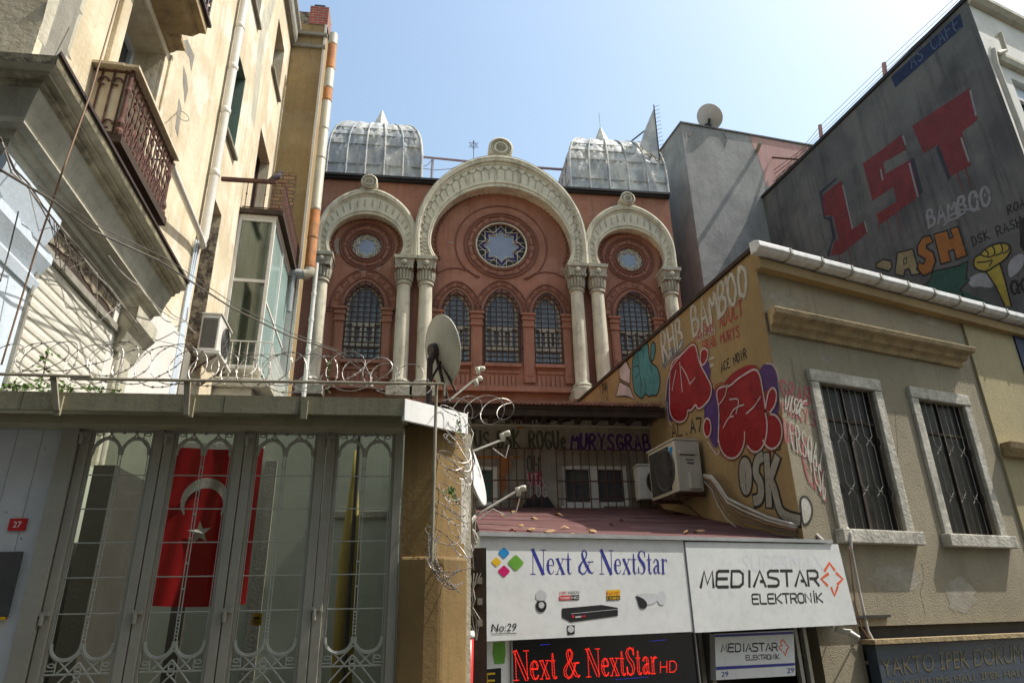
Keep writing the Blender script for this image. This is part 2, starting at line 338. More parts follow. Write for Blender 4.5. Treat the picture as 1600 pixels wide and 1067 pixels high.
 awning=dict(c1=(.035,.05,.075), c2=(.06,.075,.095), rough=.35, scale=2), gsh=dict(c1=(.035,.038,.055), c2=(.05,.05,.06), bump=.1),
 gold=dict(c1=(.10,.085,.055), c2=(.12,.1,.05), rough=.5, scale=9),
 lobby=dict(c1=(.40,.42,.34), c2=(.35,.37,.29), scale=.8, bump=.02), lobbydark=dict(c1=(.06,.055,.045), rough=.6), curtain=dict(c1=(.40,.31,.07), c2=(.30,.23,.05), rough=.8),
 asphalt=dict(c1=(.05,.05,.052), c2=(.035,.035,.036), scale=4, bump=.6), paving=dict(c1=(.20,.19,.17), c2=(.14,.135,.12), scale=3, bump=.4),
 leaf=dict(c1=(.10,.17,.035), c2=(.06,.11,.025), scale=9, bump=0), dryleaf=dict(c1=(.45,.30,.14), c2=(.3,.17,.08), scale=14, bump=0), pigeon=dict(c1=(.13,.13,.15), c2=(.07,.06,.08), scale=12, bump=.1), feather=dict(c1=(.3,.3,.33), rough=.8),
 voidglass=dict(c1=(.008,.008,.009), c2=(.02,.02,.02), rough=.35, spec=.12, bump=0),
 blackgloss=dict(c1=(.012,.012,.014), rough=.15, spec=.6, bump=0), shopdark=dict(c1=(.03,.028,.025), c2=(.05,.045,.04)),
 purplepipe=dict(c1=(.26,.23,.28), rough=.5), redplastic=dict(c1=(.55,.02,.02), rough=.3, bump=0),
)
def M(n):
    if n not in MATS:
        if n == 'glass': MATS[n] = glassmat(n, (.72,.76,.72), 0.0)
        elif n == 'sideglass': MATS[n] = glassmat(n, (.45,.55,.52), .38, .10)
        elif n == 'bayglass': MATS[n] = glassmat(n, (.62,.76,.70), .10, .08)
        else: MATS[n] = mk(n, **({'worn': .55} if n[0] == 'g' and n[1:] in ('white','red','purple','teal','black','pinkwhite','blue','grey','dred','linered','green','ist','orange','sand','yellow','dgreen','pale','dblue') else {}), **SPEC[n])
    return MATS[n]
# ------------------------------------------------------------------ lettering
def circ(cx, cy, rx, ry=None, n=24, a0=0, a1=360):
    ry = rx if ry is None else ry; full = abs(a1-a0) >= 360
    return [(cx+rx*math.cos(math.radians(lerp(a0, a1, i/(n if full else n-1)))), cy+ry*math.sin(math.radians(lerp(a0, a1, i/(n if full else n-1))))) for i in range(n)]
_txt = {}
def txtmesh(s):
    if s not in _txt:
        cu = bpy.data.curves.new('t', 'FONT'); cu.body = s; cu.resolution_u = 3
        o = bpy.data.objects.new('t', cu); C.objects.link(o)
        dg = bpy.context.evaluated_depsgraph_get(); me = o.evaluated_get(dg).to_mesh()
        v = [(a.co.x, a.co.y) for a in me.vertices]; f = [tuple(p.vertices) for p in me.polygons]
        o.evaluated_get(dg).to_mesh_clear(); bpy.data.objects.remove(o); bpy.data.curves.remove(cu)
        x0 = min(a for a, b in v); x1 = max(a for a, b in v); y0 = min(b for a, b in v); y1 = max(b for a, b in v)
        _txt[s] = ([((a-x0)/(x1-x0), (b-y0)/(y1-y0)) for a, b in v], f)
    return _txt[s]
def quadmap(q):     # q: bottom-left, bottom-right, top-right, top-left
    (a, b, c, d) = q
    return lambda s, t: ((1-s)*(1-t)*a[0]+s*(1-t)*b[0]+s*t*c[0]+(1-s)*t*d[0], (1-s)*(1-t)*a[1]+s*(1-t)*b[1]+s*t*c[1]+(1-s)*t*d[1])
def addtext(mb, F, s, q, d):
    mb.marks.append((len(mb.v), len(mb.f)))
    v, f = txtmesh(s); k = quadmap(F.uzs(q, d)); mb.add([F.w(*k(*a), d) for a in v], f); return mb
def O_(x=0, y=0, w=4, h=6, n=13): return circ(x+w/2, y+h/2, w/2, h/2, n)+[(x+w, y+h/2)]
SF = {'A':[[(0,0),(2,6),(4,0)],[(.8,2.2),(3.2,2.2)]],'B':[[(0,0),(0,6),(2.6,6),(3.4,5),(2.6,3.4),(.2,3.2)],[(2.4,3.3),(4,2.2),(3.4,.4),(0,0)]],
 'C':[[(4,5),(2.6,6),(.8,5.2),(0,3),(.6,.9),(2.4,0),(4,.9)]],'D':[[(0,0),(0,6),(2.4,5.6),(4,3.4),(2.8,.6),(0,0)]],'E':[[(4,6),(0,6),(0,0),(4,0)],[(0,3.2),(3,3.2)]],
 'F':[[(4,6),(0,6),(0,0)],[(0,3.2),(3,3.2)]],'G':[[(4,5),(2.4,6),(.5,5),(0,2.6),(1.4,.2),(3.6,.3),(4,2.6),(2.2,2.6)]],'H':[[(0,6),(0,0)],[(4,6),(4,0)],[(0,3),(4,3)]],
 'I':[[(2,6),(2,0)]],'K':[[(0,6),(0,0)],[(4,6),(.2,2.8),(4,0)]],'L':[[(0,6),(0,0),(3.6,0)]],'M':[[(0,0),(.4,6),(2.2,2.4),(4,6),(4.6,0)]],'N':[[(0,0),(0,6),(4,0),(4,6)]],
 'O':[O_()],'P':[[(0,0),(0,6),(3,5.8),(3.8,4.4),(2.6,3),(0,2.8)]],'R':[[(0,0),(0,6),(3,5.8),(3.8,4.4),(2.6,3.1),(0,2.9)],[(1.4,2.9),(4,0)]],
 'S':[[(4,5.2),(2.4,6),(.4,5),(.8,3.6),(3.4,2.5),(3.8,1),(2,0),(0,.8)]],'T':[[(0,6),(4.2,6)],[(2.1,6),(2.1,0)]],'U':[[(0,6),(.1,1.4),(2,0),(3.9,1.4),(4,6)]],'V':[[(0,6),(2,0),(4,6)]],
 'Y':[[(0,6),(2,3.2),(4,6)],[(2,3.2),(1.6,0)]],'Z':[[(0,6),(4,6),(0,0),(4,0)]],'1':[[(.6,4.6),(2.2,6),(2.2,0)]],'7':[[(0,6),(4,6),(1.6,0)]],'3':[[(0,5.4),(2.4,6),(3.8,4.8),(1.6,3.2),(4,1.8),(2,0),(0,.6)]],
 '8':[O_(.4,3,3.2,3),O_(0,0,4,3)],'.':[[(1.6,.2),(2,.2)]],' ':[], 'e':[[(.4,2),(3.6,2.2),(2.8,3.8),(.8,3.6),(0,1.8),(1.2,0),(3.6,.5)]],
 'Q':[O_(),[(2.4,1.8),(4.4,-.4)]], 'X':[[(0,6),(4,0)],[(4,6),(0,0)]]}
def tagtext(mb, F, s, q, wd, d, jit=.25, rnd=None):
    mb.marks.append((len(mb.v), len(mb.f)))
    rnd = rnd or random.Random(len(s)*7+int(q[0][0])); k = quadmap(F.uzs(q, d)); n = len(s); dd = d
    for i, ch in enumerate(s):
        for st in SF.get(ch, []):
            pts = [(x+rnd.uniform(-jit, jit), y+rnd.uniform(-jit, jit)) for x, y in st]
            if len(pts) > 3:        # soften the corners
                o = [pts[0]]
                for a in range(len(pts)-1):
                    p, r = pts[a], pts[a+1]; o += [(lerp(p[0], r[0], .25), lerp(p[1], r[1], .25)), (lerp(p[0], r[0], .75), lerp(p[1], r[1], .75))]
                pts = o+[pts[-1]]
            uv = [k((i+.08+x/4.6*.80)/n, y/6) for x, y in pts]
            ws = [wd*rnd.uniform(.75, 1.2) for _ in uv]
            mb.ribbon(F, uv, ws, dd); dd += .0003
    return mb
def outl(mb, F, px, wd, d, closed=True):
    mb.marks.append((len(mb.v), len(mb.f))); return mb.ribbon(F, F.uzs(px, d), wd, d, closed)
def smooth_px(pts, closed=True, it=2):
    for _ in range(it):
        o = []; n = len(pts)
        for i in range(n if closed else n-1):
            p, r = pts[i], pts[(i+1) % n]; o += [(lerp(p[0], r[0], .25), lerp(p[1], r[1], .25)), (lerp(p[0], r[0], .75), lerp(p[1], r[1], .75))]
        if not closed: o = [pts[0]]+o+[pts[-1]]
        pts = o
    return pts
# contrasted serif letters for the shop sign, in a 1-high box: strokes of (x, y, thickness)
def serif(ch):
    if ch == 'N': return .62, [[(.10,0,.02),(.10,1,.02)],[(.0,.985,.028),(.14,.985,.028)],[(.0,.012,.028),(.2,.012,.028)],[(.09,.99,.13),(.52,.02,.13)],[(.54,0,.022),(.54,1,.022)],[(.43,.985,.028),(.65,.985,.028)]]
    if ch == 'e': return .36, [[(.06,.36,.03),(.30,.36,.03),(.31,.46,.05),(.25,.60,.045),(.17,.63,.03),(.09,.55,.07),(.06,.38,.10),(.07,.2,.10),(.13,.06,.07),(.20,.015,.03),(.28,.05,.025),(.32,.15,.02)]]
    if ch == 'x': return .40, [[(.07,.62,.10),(.33,.02,.10)],[(.33,.62,.022),(.05,.02,.022)],[(0,.63,.026),(.15,.63,.026)],[(.25,.63,.026),(.4,.63,.026)],[(0,.012,.026),(.12,.012,.026)],[(.24,.012,.026),(.4,.012,.026)]]
    if ch == 't': return .25, [[(.1,.86,.03),(.105,.5,.085),(.105,.15,.085),(.14,.03,.06),(.2,.01,.03),(.24,.08,.02)],[(.0,.61,.03),(.22,.61,.03)]]
    if ch == '&': return .66, [[(.63,.52,.028),(.50,.50,.025),(.43,.25,.03),(.30,.05,.05),(.18,.0,.05),(.05,.12,.09),(.05,.3,.10),(.16,.48,.06),(.34,.68,.05),(.38,.86,.06),(.3,.985,.04),(.21,.96,.05),(.17,.84,.08),(.22,.64,.10),(.38,.32,.12),(.5,.1,.10),(.62,.03,.04),(.68,.1,.02)],[(.42,.51,.03),(.66,.51,.03)]]
    if ch == 'S': return .42, [[(.36,.74,.02),(.34,.9,.03),(.22,.995,.03),(.1,.93,.06),(.055,.8,.09),(.1,.64,.12),(.28,.42,.14),(.34,.24,.10),(.3,.07,.06),(.18,.0,.03),(.07,.08,.03),(.04,.3,.02)],[(.36,.98,.02),(.36,.72,.025)],[(.04,.02,.02),(.04,.3,.025)]]
    if ch == 'a': return .38, [[(.06,.5,.06),(.1,.61,.04),(.18,.63,.04),(.25,.56,.08),(.26,.4,.09),(.26,.15,.09),(.3,.02,.05),(.37,.06,.02)],[(.26,.38,.03),(.14,.33,.05),(.06,.2,.09),(.09,.05,.07),(.16,.02,.03),(.26,.13,.02)]]
    if ch == 'r': return .30, [[(.09,.62,.085),(.09,.02,.085)],[(0,.62,.026),(.09,.62,.026)],[(0,.012,.026),(.19,.012,.026)],[(.1,.45,.03),(.16,.58,.03),(.22,.63,.04),(.27,.56,.08)]]
    return .22, []
def serif_line(s, gap=.035):
    x = 0; out = []
    for ch in s:
        w_, st = serif(ch)
        out += [[(a+x, b, t) for a, b, t in k] for k in st]; x += w_+gap
    return x, out
# ================================================================== SETTING
def struct(o, k='structure'): o['kind'] = k; return o
g = MB(); g.add([(-400,-400,0),(400,-400,0),(400,400,0),(-400,400,0)], [(0,1,2,3)]); struct(g.build('ground', 'asphalt', solid=False))
g = MB(); g.bx(-3, 12, 3.6, 4.75, .004, .13); struct(g.build('pavement', 'paving'))
# ================================================================== SYNAGOGUE
syn = thing('synagogue', 'terracotta synagogue facade with three cream horseshoe arches and star rose windows', 'synagogue', (2.2, 17, 0))
def arch(cx, zc, rx, ry, zb, xb, n=32, pt=0.0):
    """open polyline from lower left over the top to lower right; horseshoe below zc"""
    o = []
    for i in range(7):
        t = i/6; o.append((cx-(xb+(rx-xb)*math.sin(t*math.pi/2)), lerp(zb, zc, t)))
    for i in range(1, n):
        a = math.pi-math.pi*i/n; s = math.sin(a); o.append((cx+rx*math.cos(a), zc+ry*(s+pt*max(0, s-.75)*4*(s-.75))))
    o2 = [(2*cx-x, z) for x, z in o[:7]]; return o+list(reversed(o2))
def winshape(cx, hw, z0, zs, zt): return arch(cx, zs, hw, (zt-zs)*.93, z0, hw, 12, .3)
WINS = [(-1.60,.47,7.95,9.45,10.16),(.88,.36,7.95,9.4,10.02),(2.12,.45,7.95,9.4,10.1),(3.40,.37,7.95,9.4,10.04),(5.92,.49,7.95,9.5,10.18)]
ROSES = [(-1.65,11.36,.42),(2.14,11.58,.72),(5.93,11.33,.41)]
holes = [winshape(*a) for a in WINS]+[circ(x, z, r, n=40) for x, z, r in ROSES]
b = MB(); b.prism(S, [(-4.4,5.0),(7.35,5.0),(7.35,13.6),(-4.4,13.6)], -.45, 0, holes); b.build('wall', 'terra', syn)
b = MB(); b.bx(-3.1, 7.35, 17.46, 24, 5, 13.55); b.build('rear_block', 'terra', syn)
# plastered repairs and stains of the wall
b = MB()
def blob(cx, cz, rx, rz, n=26, j=.28):
    return [(cx+rx*math.cos(2*math.pi*i/n)*(1+R_.uniform(-j,j)), cz+rz*math.sin(2*math.pi*i/n)*(1+R_.uniform(-j,j))) for i in range(n)]
b.sheet(S, blob(-2.44,11.3,.12,.26), .004); b.sheet(S, blob(-1.75,10.62,.16,.1), .004); b.sheet(S, blob(-1.3,10.72,.08,.12), .004); b.sheet(S, blob(.7,11.6,.12,.02), .004)
b.sheet(S, blob(4.2-.3,10.9,.07,.03), .004)
b.build('patch', 'terra_patch', syn, solid=False)
# arches
def bigarch(name, cx, zc, rxi, ryi, xbi, zo, rxo, ryo, zb, d, ornate):
    ii = arch(cx, zc, rxi, ryi, zb, xbi); oo = arch(cx, zo, rxo, ryo, zb, rxo, pt=.12)
    f = MB(); f.band(S, oo, ii, -.02, d)
    a = f.build(name, 'cream', syn)
    t = MB()
    def off(l, k):      # interpolate between inner and outer
        return [(lerp(p[0], q[0], k), lerp(p[1], q[1], k)) for p, q in zip(ii, oo)]
    for k, r, dd in ((1.0,.075,d),(.90,.05,d+.02),(.78,.022,d+.01),(.12,.03,d+.005),(.0,.035,d-.01)):
        t.tube([S.w(x, z, dd) for x, z in off(k*1.0 if k else 0, k)] if False else [S.w(x, z, dd) for x, z in off(k, k)], r, 8)
    t.build('moulding', 'cream', a, smooth=True)
    t = MB(); mid1 = off(0,.24); mid2 = off(0,.70); m = len(ii)
    def samp(l, f_):
        x = f_*(m-1); i = min(int(x), m-2); return (lerp(l[i][0], l[i+1][0], x-i), lerp(l[i][1], l[i+1][1], x-i))
    n = 40 if ornate else 24
    for q in range(n):
        f_ = (q+.5)/n; p1 = samp(mid1, f_); p2 = samp(mid2, f_)
        if ornate:
            lo = (lerp(p1[0],p2[0],.0), lerp(p1[1],p2[1],.0)); hi = (lerp(p1[0],p2[0],.72), lerp(p1[1],p2[1],.72))
            t.bar(S.w(*lo, d+.004), S.w(*hi, d+.004), .016, 5)
            if q == n-1: continue
            pm = samp(mid2, (q+1)/n)
            c0 = samp(mid1, (q+1.0)/n) if q < n-1 else p1; hi2 = (lerp(c0[0], pm[0], .93), lerp(c0[1], pm[1], .93))
            t.lathe(S.w(*hi2, d), [(.035,0),(.035,.03),(.012,.045)], 8, -S.n*-1)
            nx = samp(mid1, (q+1.5)/n) if q < n-1 else p1; nx2 = samp(mid2, (q+1.5)/n) if q < n-1 else p2
            h3 = (lerp(nx[0],nx2[0],.72), lerp(nx[1],nx2[1],.72)); md_ = (lerp(c0[0],pm[0],.86), lerp(c0[1],pm[1],.86))
            if q < n-1: t.tube([S.w(*hi, d+.004), S.w(*md_, d+.004), S.w(*h3, d+.004)], .014, 5)
        else:
            a_ = (lerp(p1[0],p2[0],.15), lerp(p1[1],p2[1],.15)); b_ = (lerp(p1[0],p2[0],.8), lerp(p1[1],p2[1],.8))
            t.bar(S.w(*a_, d+.003), S.w(*b_, d+.003), .02, 5)
    t.build('carved_relief', 'cream_dirty', a)
    return a, ii
aL, iL = bigarch('arch', -1.64, 11.28, 1.03, .95, .88, 11.5, 1.305, 1.44, 10.80, .28, False)
aM, iM = bigarch('arch', 2.115, 11.36, 2.03, 1.97, 1.82, 11.58, 2.385, 2.66, 10.80, .40, True)
aR, iR = bigarch('arch', 5.88, 11.26, 1.03, .95, .845, 11.5, 1.285, 1.40, 10.80, .28, False)
for a, cx, z, r in ((aL,-1.66,13.22,.235),(aM,2.125,14.70,.37),(aR,5.91,13.17,.225)):
    m = MB(); m.lathe(S.w(cx, z, .18), [(r,-.15),(r,.22),(r*.86,.25),(r*.8,.2),(r*.62,.2),(r*.55,.24),(r*.42,.24),(r*.4,.2),(.01,.2)], 28, S.n)
    m.box(S, cx-r*1.05, cx+r*1.05, z-r*1.25, z-r*.75, .0, .34)
    me = m.build('medallion', 'cream', syn, smooth=True)
    t = MB()
    for k in range(8):
        g = k*math.pi/4; t.bar(S.w(cx+r*.1*math.cos(g), z+r*.1*math.sin(g), .40), S.w(cx+r*.42*math.cos(g), z+r*.42*math.sin(g), .40), .018, 5)
    t.tube([S.w(x, y, .40) for x, y in circ(cx, z, r*.72, n=24)], .018, 5, True)
    t.build('rosette', 'cream_dirty', me)
# lead caps on top of arches
for oo_c in ((-1.64,11.5,1.345,1.48),(5.88,11.5,1.325,1.44),(2.115,11.58,2.44,2.72)):
    o = arch(oo_c[0], oo_c[1], oo_c[2], oo_c[3], 11.9 if oo_c[2] < 2 else 12.2, oo_c[2], pt=.12)[6:-6]
    i_ = arch(oo_c[0], oo_c[1], oo_c[2]-.05, oo_c[3]-.05, 11.9 if oo_c[2] < 2 else 12.2, oo_c[2]-.05, pt=.12)[6:-6]
    t = MB(); t.band(S, o, i_, -.02, .46 if oo_c[2] > 2 else .34); t.build('arch_capping', 'cream_dirty', syn)
# scalloped inner edges and ring mouldings on the terracotta wall
t = MB()
def scallop(cx, zc, rx, ry, zb, xb, n):
    l = arch(cx, zc, rx, ry, zb, xb, 60); out = []
    L_ = [0]
    for p, q in zip(l, l[1:]): L_.append(L_[-1]+math.dist(p, q))
    for i in range(len(l)):
        p = l[i]; q = l[min(i+1, len(l)-1)]; r = l[max(i-1, 0)]; tx, tz = q[0]-r[0], q[1]-r[1]; k = math.hypot(tx, tz) or 1
        ph = abs(math.sin(math.pi*n*L_[i]/L_[-1])); out.append(S.w(p[0]+tz/k*ph*.06, p[1]-tx/k*ph*.06, .015))
    return out
def dense(cx, zc, rx, ry, zb, xb, n):
    out = []; N = n*7
    base = arch(cx, zc, rx, ry, zb, xb, 80); L_ = [0]
    for p, q in zip(base, base[1:]): L_.append(L_[-1]+math.dist(p, q))
    j = 0
    for i in range(N+1):
        s = L_[-1]*i/N
        while j < len(L_)-2 and L_[j+1] < s: j += 1
        f_ = (s-L_[j])/max(1e-6, L_[j+1]-L_[j]); p, q = base[j], base[j+1]
        x, z = lerp(p[0], q[0], f_), lerp(p[1], q[1], f_); tx, tz = q[0]-p[0], q[1]-p[1]; k = math.hypot(tx, tz) or 1
        ph = abs(math.sin(math.pi*i/7)); out.append(S.w(x-tz/k*0+tz/k*ph*.075, z-tx/k*ph*.075, .015))
    return out
t.tube(dense(2.16,11.55,1.95,1.87,11.0,1.80,46), .02, 5)
t.tube(dense(-1.67,11.45,.95,.83,11.0,.84,26), .016, 5)
t.tube(dense(5.98,11.43,.95,.83,11.0,.84,26), .016, 5)
for (cx, cz, r), rr in zip(ROSES, ((.50,.66,.72),(.80,.98,1.06),(.49,.65,.71))):
    for q, tr in zip(rr, (.03,.018,.03)): t.tube([S.w(x, z, .015) for x, z in circ(cx, cz, q, n=44)], tr, 6, True)
    n = 8 if r < .6 else 12; q = (rr[0]+rr[1])/2; h = (rr[1]-rr[0])*.28
    for k in range(n):          # elongated links of the chain ring
        a0 = 360*k/n+4; a1 = 360*(k+1)/n-8
        p = [(cx+(q+h)*math.cos(math.radians(lerp(a0,a1,i/6))), cz+(q+h)*math.sin(math.radians(lerp(a0,a1,i/6)))) for i in range(7)]
        p += [(cx+(q-h)*math.cos(math.radians(lerp(a1,a0,i/6))), cz+(q-h)*math.sin(math.radians(lerp(a1,a0,i/6)))) for i in range(7)]
        t.tube([S.w(x, z, .012) for x, z in p], .011, 5, True)
# large ogee line round the main rose and the spandrels
o = circ(2.14, 11.58, 1.32, n=40, a0=-38, a1=218); t.tube([S.w(x, z, .012) for x, z in o], .022, 6)
for sx in (-1, 1):
    X = lambda v: 2.14+sx*v
    t.tube([S.w(X(a), z, .012) for a, z in ((1.04,10.77),(.85,10.62),(.62,10.52))], .022, 6)
    t.tube([S.w(X(a), z, .012) for a, z in ((1.82,11.1),(1.82,10.58),(1.55,10.75),(1.25,10.78),(.95,10.70),(.70,10.5))], .022, 6)
# mouldings over the windows
for (cx, hw, z0, zs, zt) in WINS:
    side = hw > .46 and cx != 2.12
    w1 = hw+(.16 if not side else .18); w2 = hw+(.30 if not side else .42)
    w2 = min(w2, hw+.30) if not side else w2
    for ww, tr in ((w1,.025),(w2,.025)):
        l = arch(cx, zs+.02, ww, (zt-zs)*.93+ww-hw, zs-.05, ww, 20, .25); t.tube([S.w(x, z, .012) for x, z in l], tr, 6)
    wm = (w1+w2)/2; hh = (w2-w1)*.22; n = 8
    l1 = arch(cx, zs+.02, wm+hh, (zt-zs)*.93+wm+hh-hw, zs-.05, wm+hh, 48, .25); l2 = arch(cx, zs+.02, wm-hh, (zt-zs)*.93+wm-hh-hw, zs-.05, wm-hh, 48, .25)
    m_ = len(l1); st = m_//n
    for k in range(n):
        a_ = k*st+2; e_ = min(a_+st-2, m_-2); p = l1[a_:e_]+list(reversed(l2[a_:e_]))
        t.tube([S.w(x, z, .012) for x, z in p], .010, 5, True)
    if side:
        for s_ in (-1, 1): t.tube([S.w(x, z, .012) for x, z in circ(cx+s_*(hw+.36), zs-.08, .22, .06, 16)], .014, 5, True)
t.build('relief_moulding', 'terra_relief', syn, smooth='all')
# pilasters between and beside the windows
for x, hw in ((.36,.12),(1.42,.15),(2.84,.15),(3.92,.12),(-2.22,.12),(-.98,.12),(5.28,.12),(6.56,.12)):
    p = MB(); p.box(S, x-hw, x+hw, 7.42, 9.02, 0, .07)
    p.box(S, x-hw-.03, x+hw+.03, 9.02, 9.08, 0, .11); p.box(S, x-hw-.01, x+hw+.01, 9.08, 9.22, 0, .09); p.box(S, x-hw-.04, x+hw+.04, 9.22, 9.27, 0, .13); p.box(S, x-hw-.02, x+hw+.02, 9.27, 9.36, 0, .10); p.box(S, x-hw-.06, x+hw+.06, 9.36, 9.42, 0, .15)
    p.box(S, x-hw+.04, x+hw-.04, 7.6, 8.9, .0702, .085)
    p.build('pilaster', 'terra', syn, bevel=.008)
# fluted panels under the windows
p = MB()
for (cx, hw, *_ ) in WINS:
    p.box(S, cx-hw-.04, cx+hw+.04, 7.84, 7.93, 0, .14)
    p.box(S, cx-hw, cx+hw, 7.68, 7.75, 0, .04)
    n = int(hw*2/.11)
    for k in range(n):
        u = cx-hw+(k+.5)*2*hw/n; p.box(S, u-.04, u+.04, 7.3, 7.62, 0, .03)
p.box(S, -3.0, 7.3, 7.12, 7.24, 0, .22); p.box(S, -3.0, 7.3, 7.24, 7.29, 0, .16); p.box(S, -3.0, 7.3, 6.3, 6.9, 0, .12)
p.build('sill_course', 'terra', syn)
# columns
KZ = .967
def zk(p): return [(r, 1.6+(z-1.6)*KZ) for r, z in p]
class ScaledFrame:
    def w(s_, u, z, d=0): return S.w(u*.981, 1.6+(z-1.6)*KZ, d)
SC_ = ScaledFrame()
def column(x):
    S_, x_ = SC_, x*.981
    c = MB(); c.lathe(S.w(x_, 0, .30), zk([(.225,7.42),(.19,7.55),(.195,8.0),(.19,9.0),(.175,10.30)]), 24)
    col = c.build('column', 'cream', syn, smooth=True)
    c = MB(); c.lathe(S.w(x_, 0, .30), zk([(.175,10.27),(.215,10.30),(.215,10.36),(.18,10.39),(.185,10.45)]), 24)
    for k in range(16):         # leaf flutes of the bell
        g = k*math.pi/8; a = S_.w(x, 10.42, .30)+Vector((.19*math.cos(g), .19*math.sin(g), 0)); e = S_.w(x, 10.68, .30)+Vector((.215*math.cos(g), .215*math.sin(g), 0))
        c.tube([a, (a+e)/2+Vector((.012*math.cos(g), .012*math.sin(g), .01)), e, e+Vector((.03*math.cos(g), .03*math.sin(g), .03))], [.036,.04,.042,.02], 6)
    c.lathe(S.w(x_, 0, .30), zk([(.17,10.40),(.205,10.70),(.22,10.76)]), 20)
    for k in range(6): c.box(S_, x-.25+k*.087, x-.19+k*.087, 10.72, 10.78, .02, .58)
    q0, q1 = .225, .27
    c.hexa([S_.w(x-q0,10.78,.02),S_.w(x+q0,10.78,.02),S_.w(x+q0,10.78,.30+q0),S_.w(x-q0,10.78,.30+q0),S_.w(x-q1,11.02,.02),S_.w(x+q1,11.02,.02),S_.w(x+q1,11.02,.30+q1-.02),S_.w(x-q1,11.02,.30+q1-.02)])
    c.box(S_, x-.29, x+.29, 11.02, 11.12, -.01, .60)
    c.lathe(S_.w(x, 10.9, .585), [(.07,0),(.07,.02),(.02,.035)], 12, S.n)
    c.build('capital', 'cream_dirty', col)
    c = MB(); c.lathe(S.w(x_, 0, .30), zk([(.31,7.24),(.31,7.30),(.30,7.36),(.25,7.40),(.27,7.44),(.24,7.5),(.19,7.52)]), 24); c.box(S_, x-.33, x+.33, 7.0, 7.24, -.01, .64)
    c.build('column_base', 'cream_dirty', col, smooth=True)
for x in (-2.80,-.58,.02,4.28,4.88,7.06): column(x)
# windows with panes, cream casements and iron grilles
for (cx, hw, z0, zs, zt) in WINS:
    sh = winshape(cx, hw+.03, z0-.02, zs, zt+.03); inn = winshape(cx, hw-.05, z0+.06, zs, zt-.06)
    f = MB(); f.prism(S, sh, -.20, -.12, [inn])
    wf = f.build('window', 'woodcream', syn)
    f = MB(); f.sheet(S, sh, -.18); f.build('pane', 'winglass', wf, solid=False)
    f = MB(); zc = 9.05
    f.box(S, cx-hw, cx+hw, zc-.04, zc+.04, -.16, -.08)
    zb_ = 8.42
    f.box(S, cx-hw, cx+hw, zb_-.04, zb_+.04, -.16, -.08)
    for s_ in (-1, 1):
        a0, a1 = (cx-hw*.62, cx-.03) if s_ < 0 else (cx+.03, cx+hw*.62)
        f.box(S, a0, a0+.055, zb_+.04, zc-.04, -.15, -.07); f.box(S, a1-.055, a1, zb_+.04, zc-.04, -.15, -.07)
        f.box(S, a0+.055, a1-.055, zc-.12, zc-.04, -.15, -.07); f.box(S, a0+.055, a1-.055, zb_+.04, zb_+.10, -.15, -.07)
    f.build('casement', 'woodcream', wf)
    gr = MB(); r = .019; step = .145; D = .05
    def half(z): # half width of the arched grille at height z
        l = winshape(cx, hw+.06, z0, zs, zt+.07); best = 0
        for p_, q_ in zip(l, l[1:]):
            if (p_[1]-z)*(q_[1]-z) <= 0 and q_[1] != p_[1]:
                best = max(best, abs(lerp(p_[0], q_[0], (z-p_[1])/(q_[1]-p_[1]))-cx))
        return best
    z = z0+.05
    while z < zt: 
        h = half(z); 
        if h > .05: gr.bar(S.w(cx-h, z, D), S.w(cx+h, z, D), r, 5)
        z += step
    n = 7 if hw > .4 else 5
    for k in range(n):
        u = cx+(hw+.02)*(2*k/(n-1)-1); 
        top = max([zz for zz in [z0+i*.02 for i in range(int((zt+.1-z0)/.02))] if half(zz) >= abs(u-cx)-.001] or [zs])
        gr.bar(S.w(u, z0, D), S.w(u, top, D), r, 5)
    for zz in (zs-.1, z0+.45):
        for s_ in (-1, 1): gr.tube([S.w(cx+s_*(hw), zz, D), S.w(cx+s_*(hw+.16), zz, D-.01), S.w(cx+s_*(hw+.2), zz-.02, 0)], .018, 5)
    l = winshape(cx, hw+.05, z0, zs, zt+.06); gr.tube([S.w(x, z_, D) for x, z_ in l], .016, 5)
    gr.build('grille', 'iron', wf)
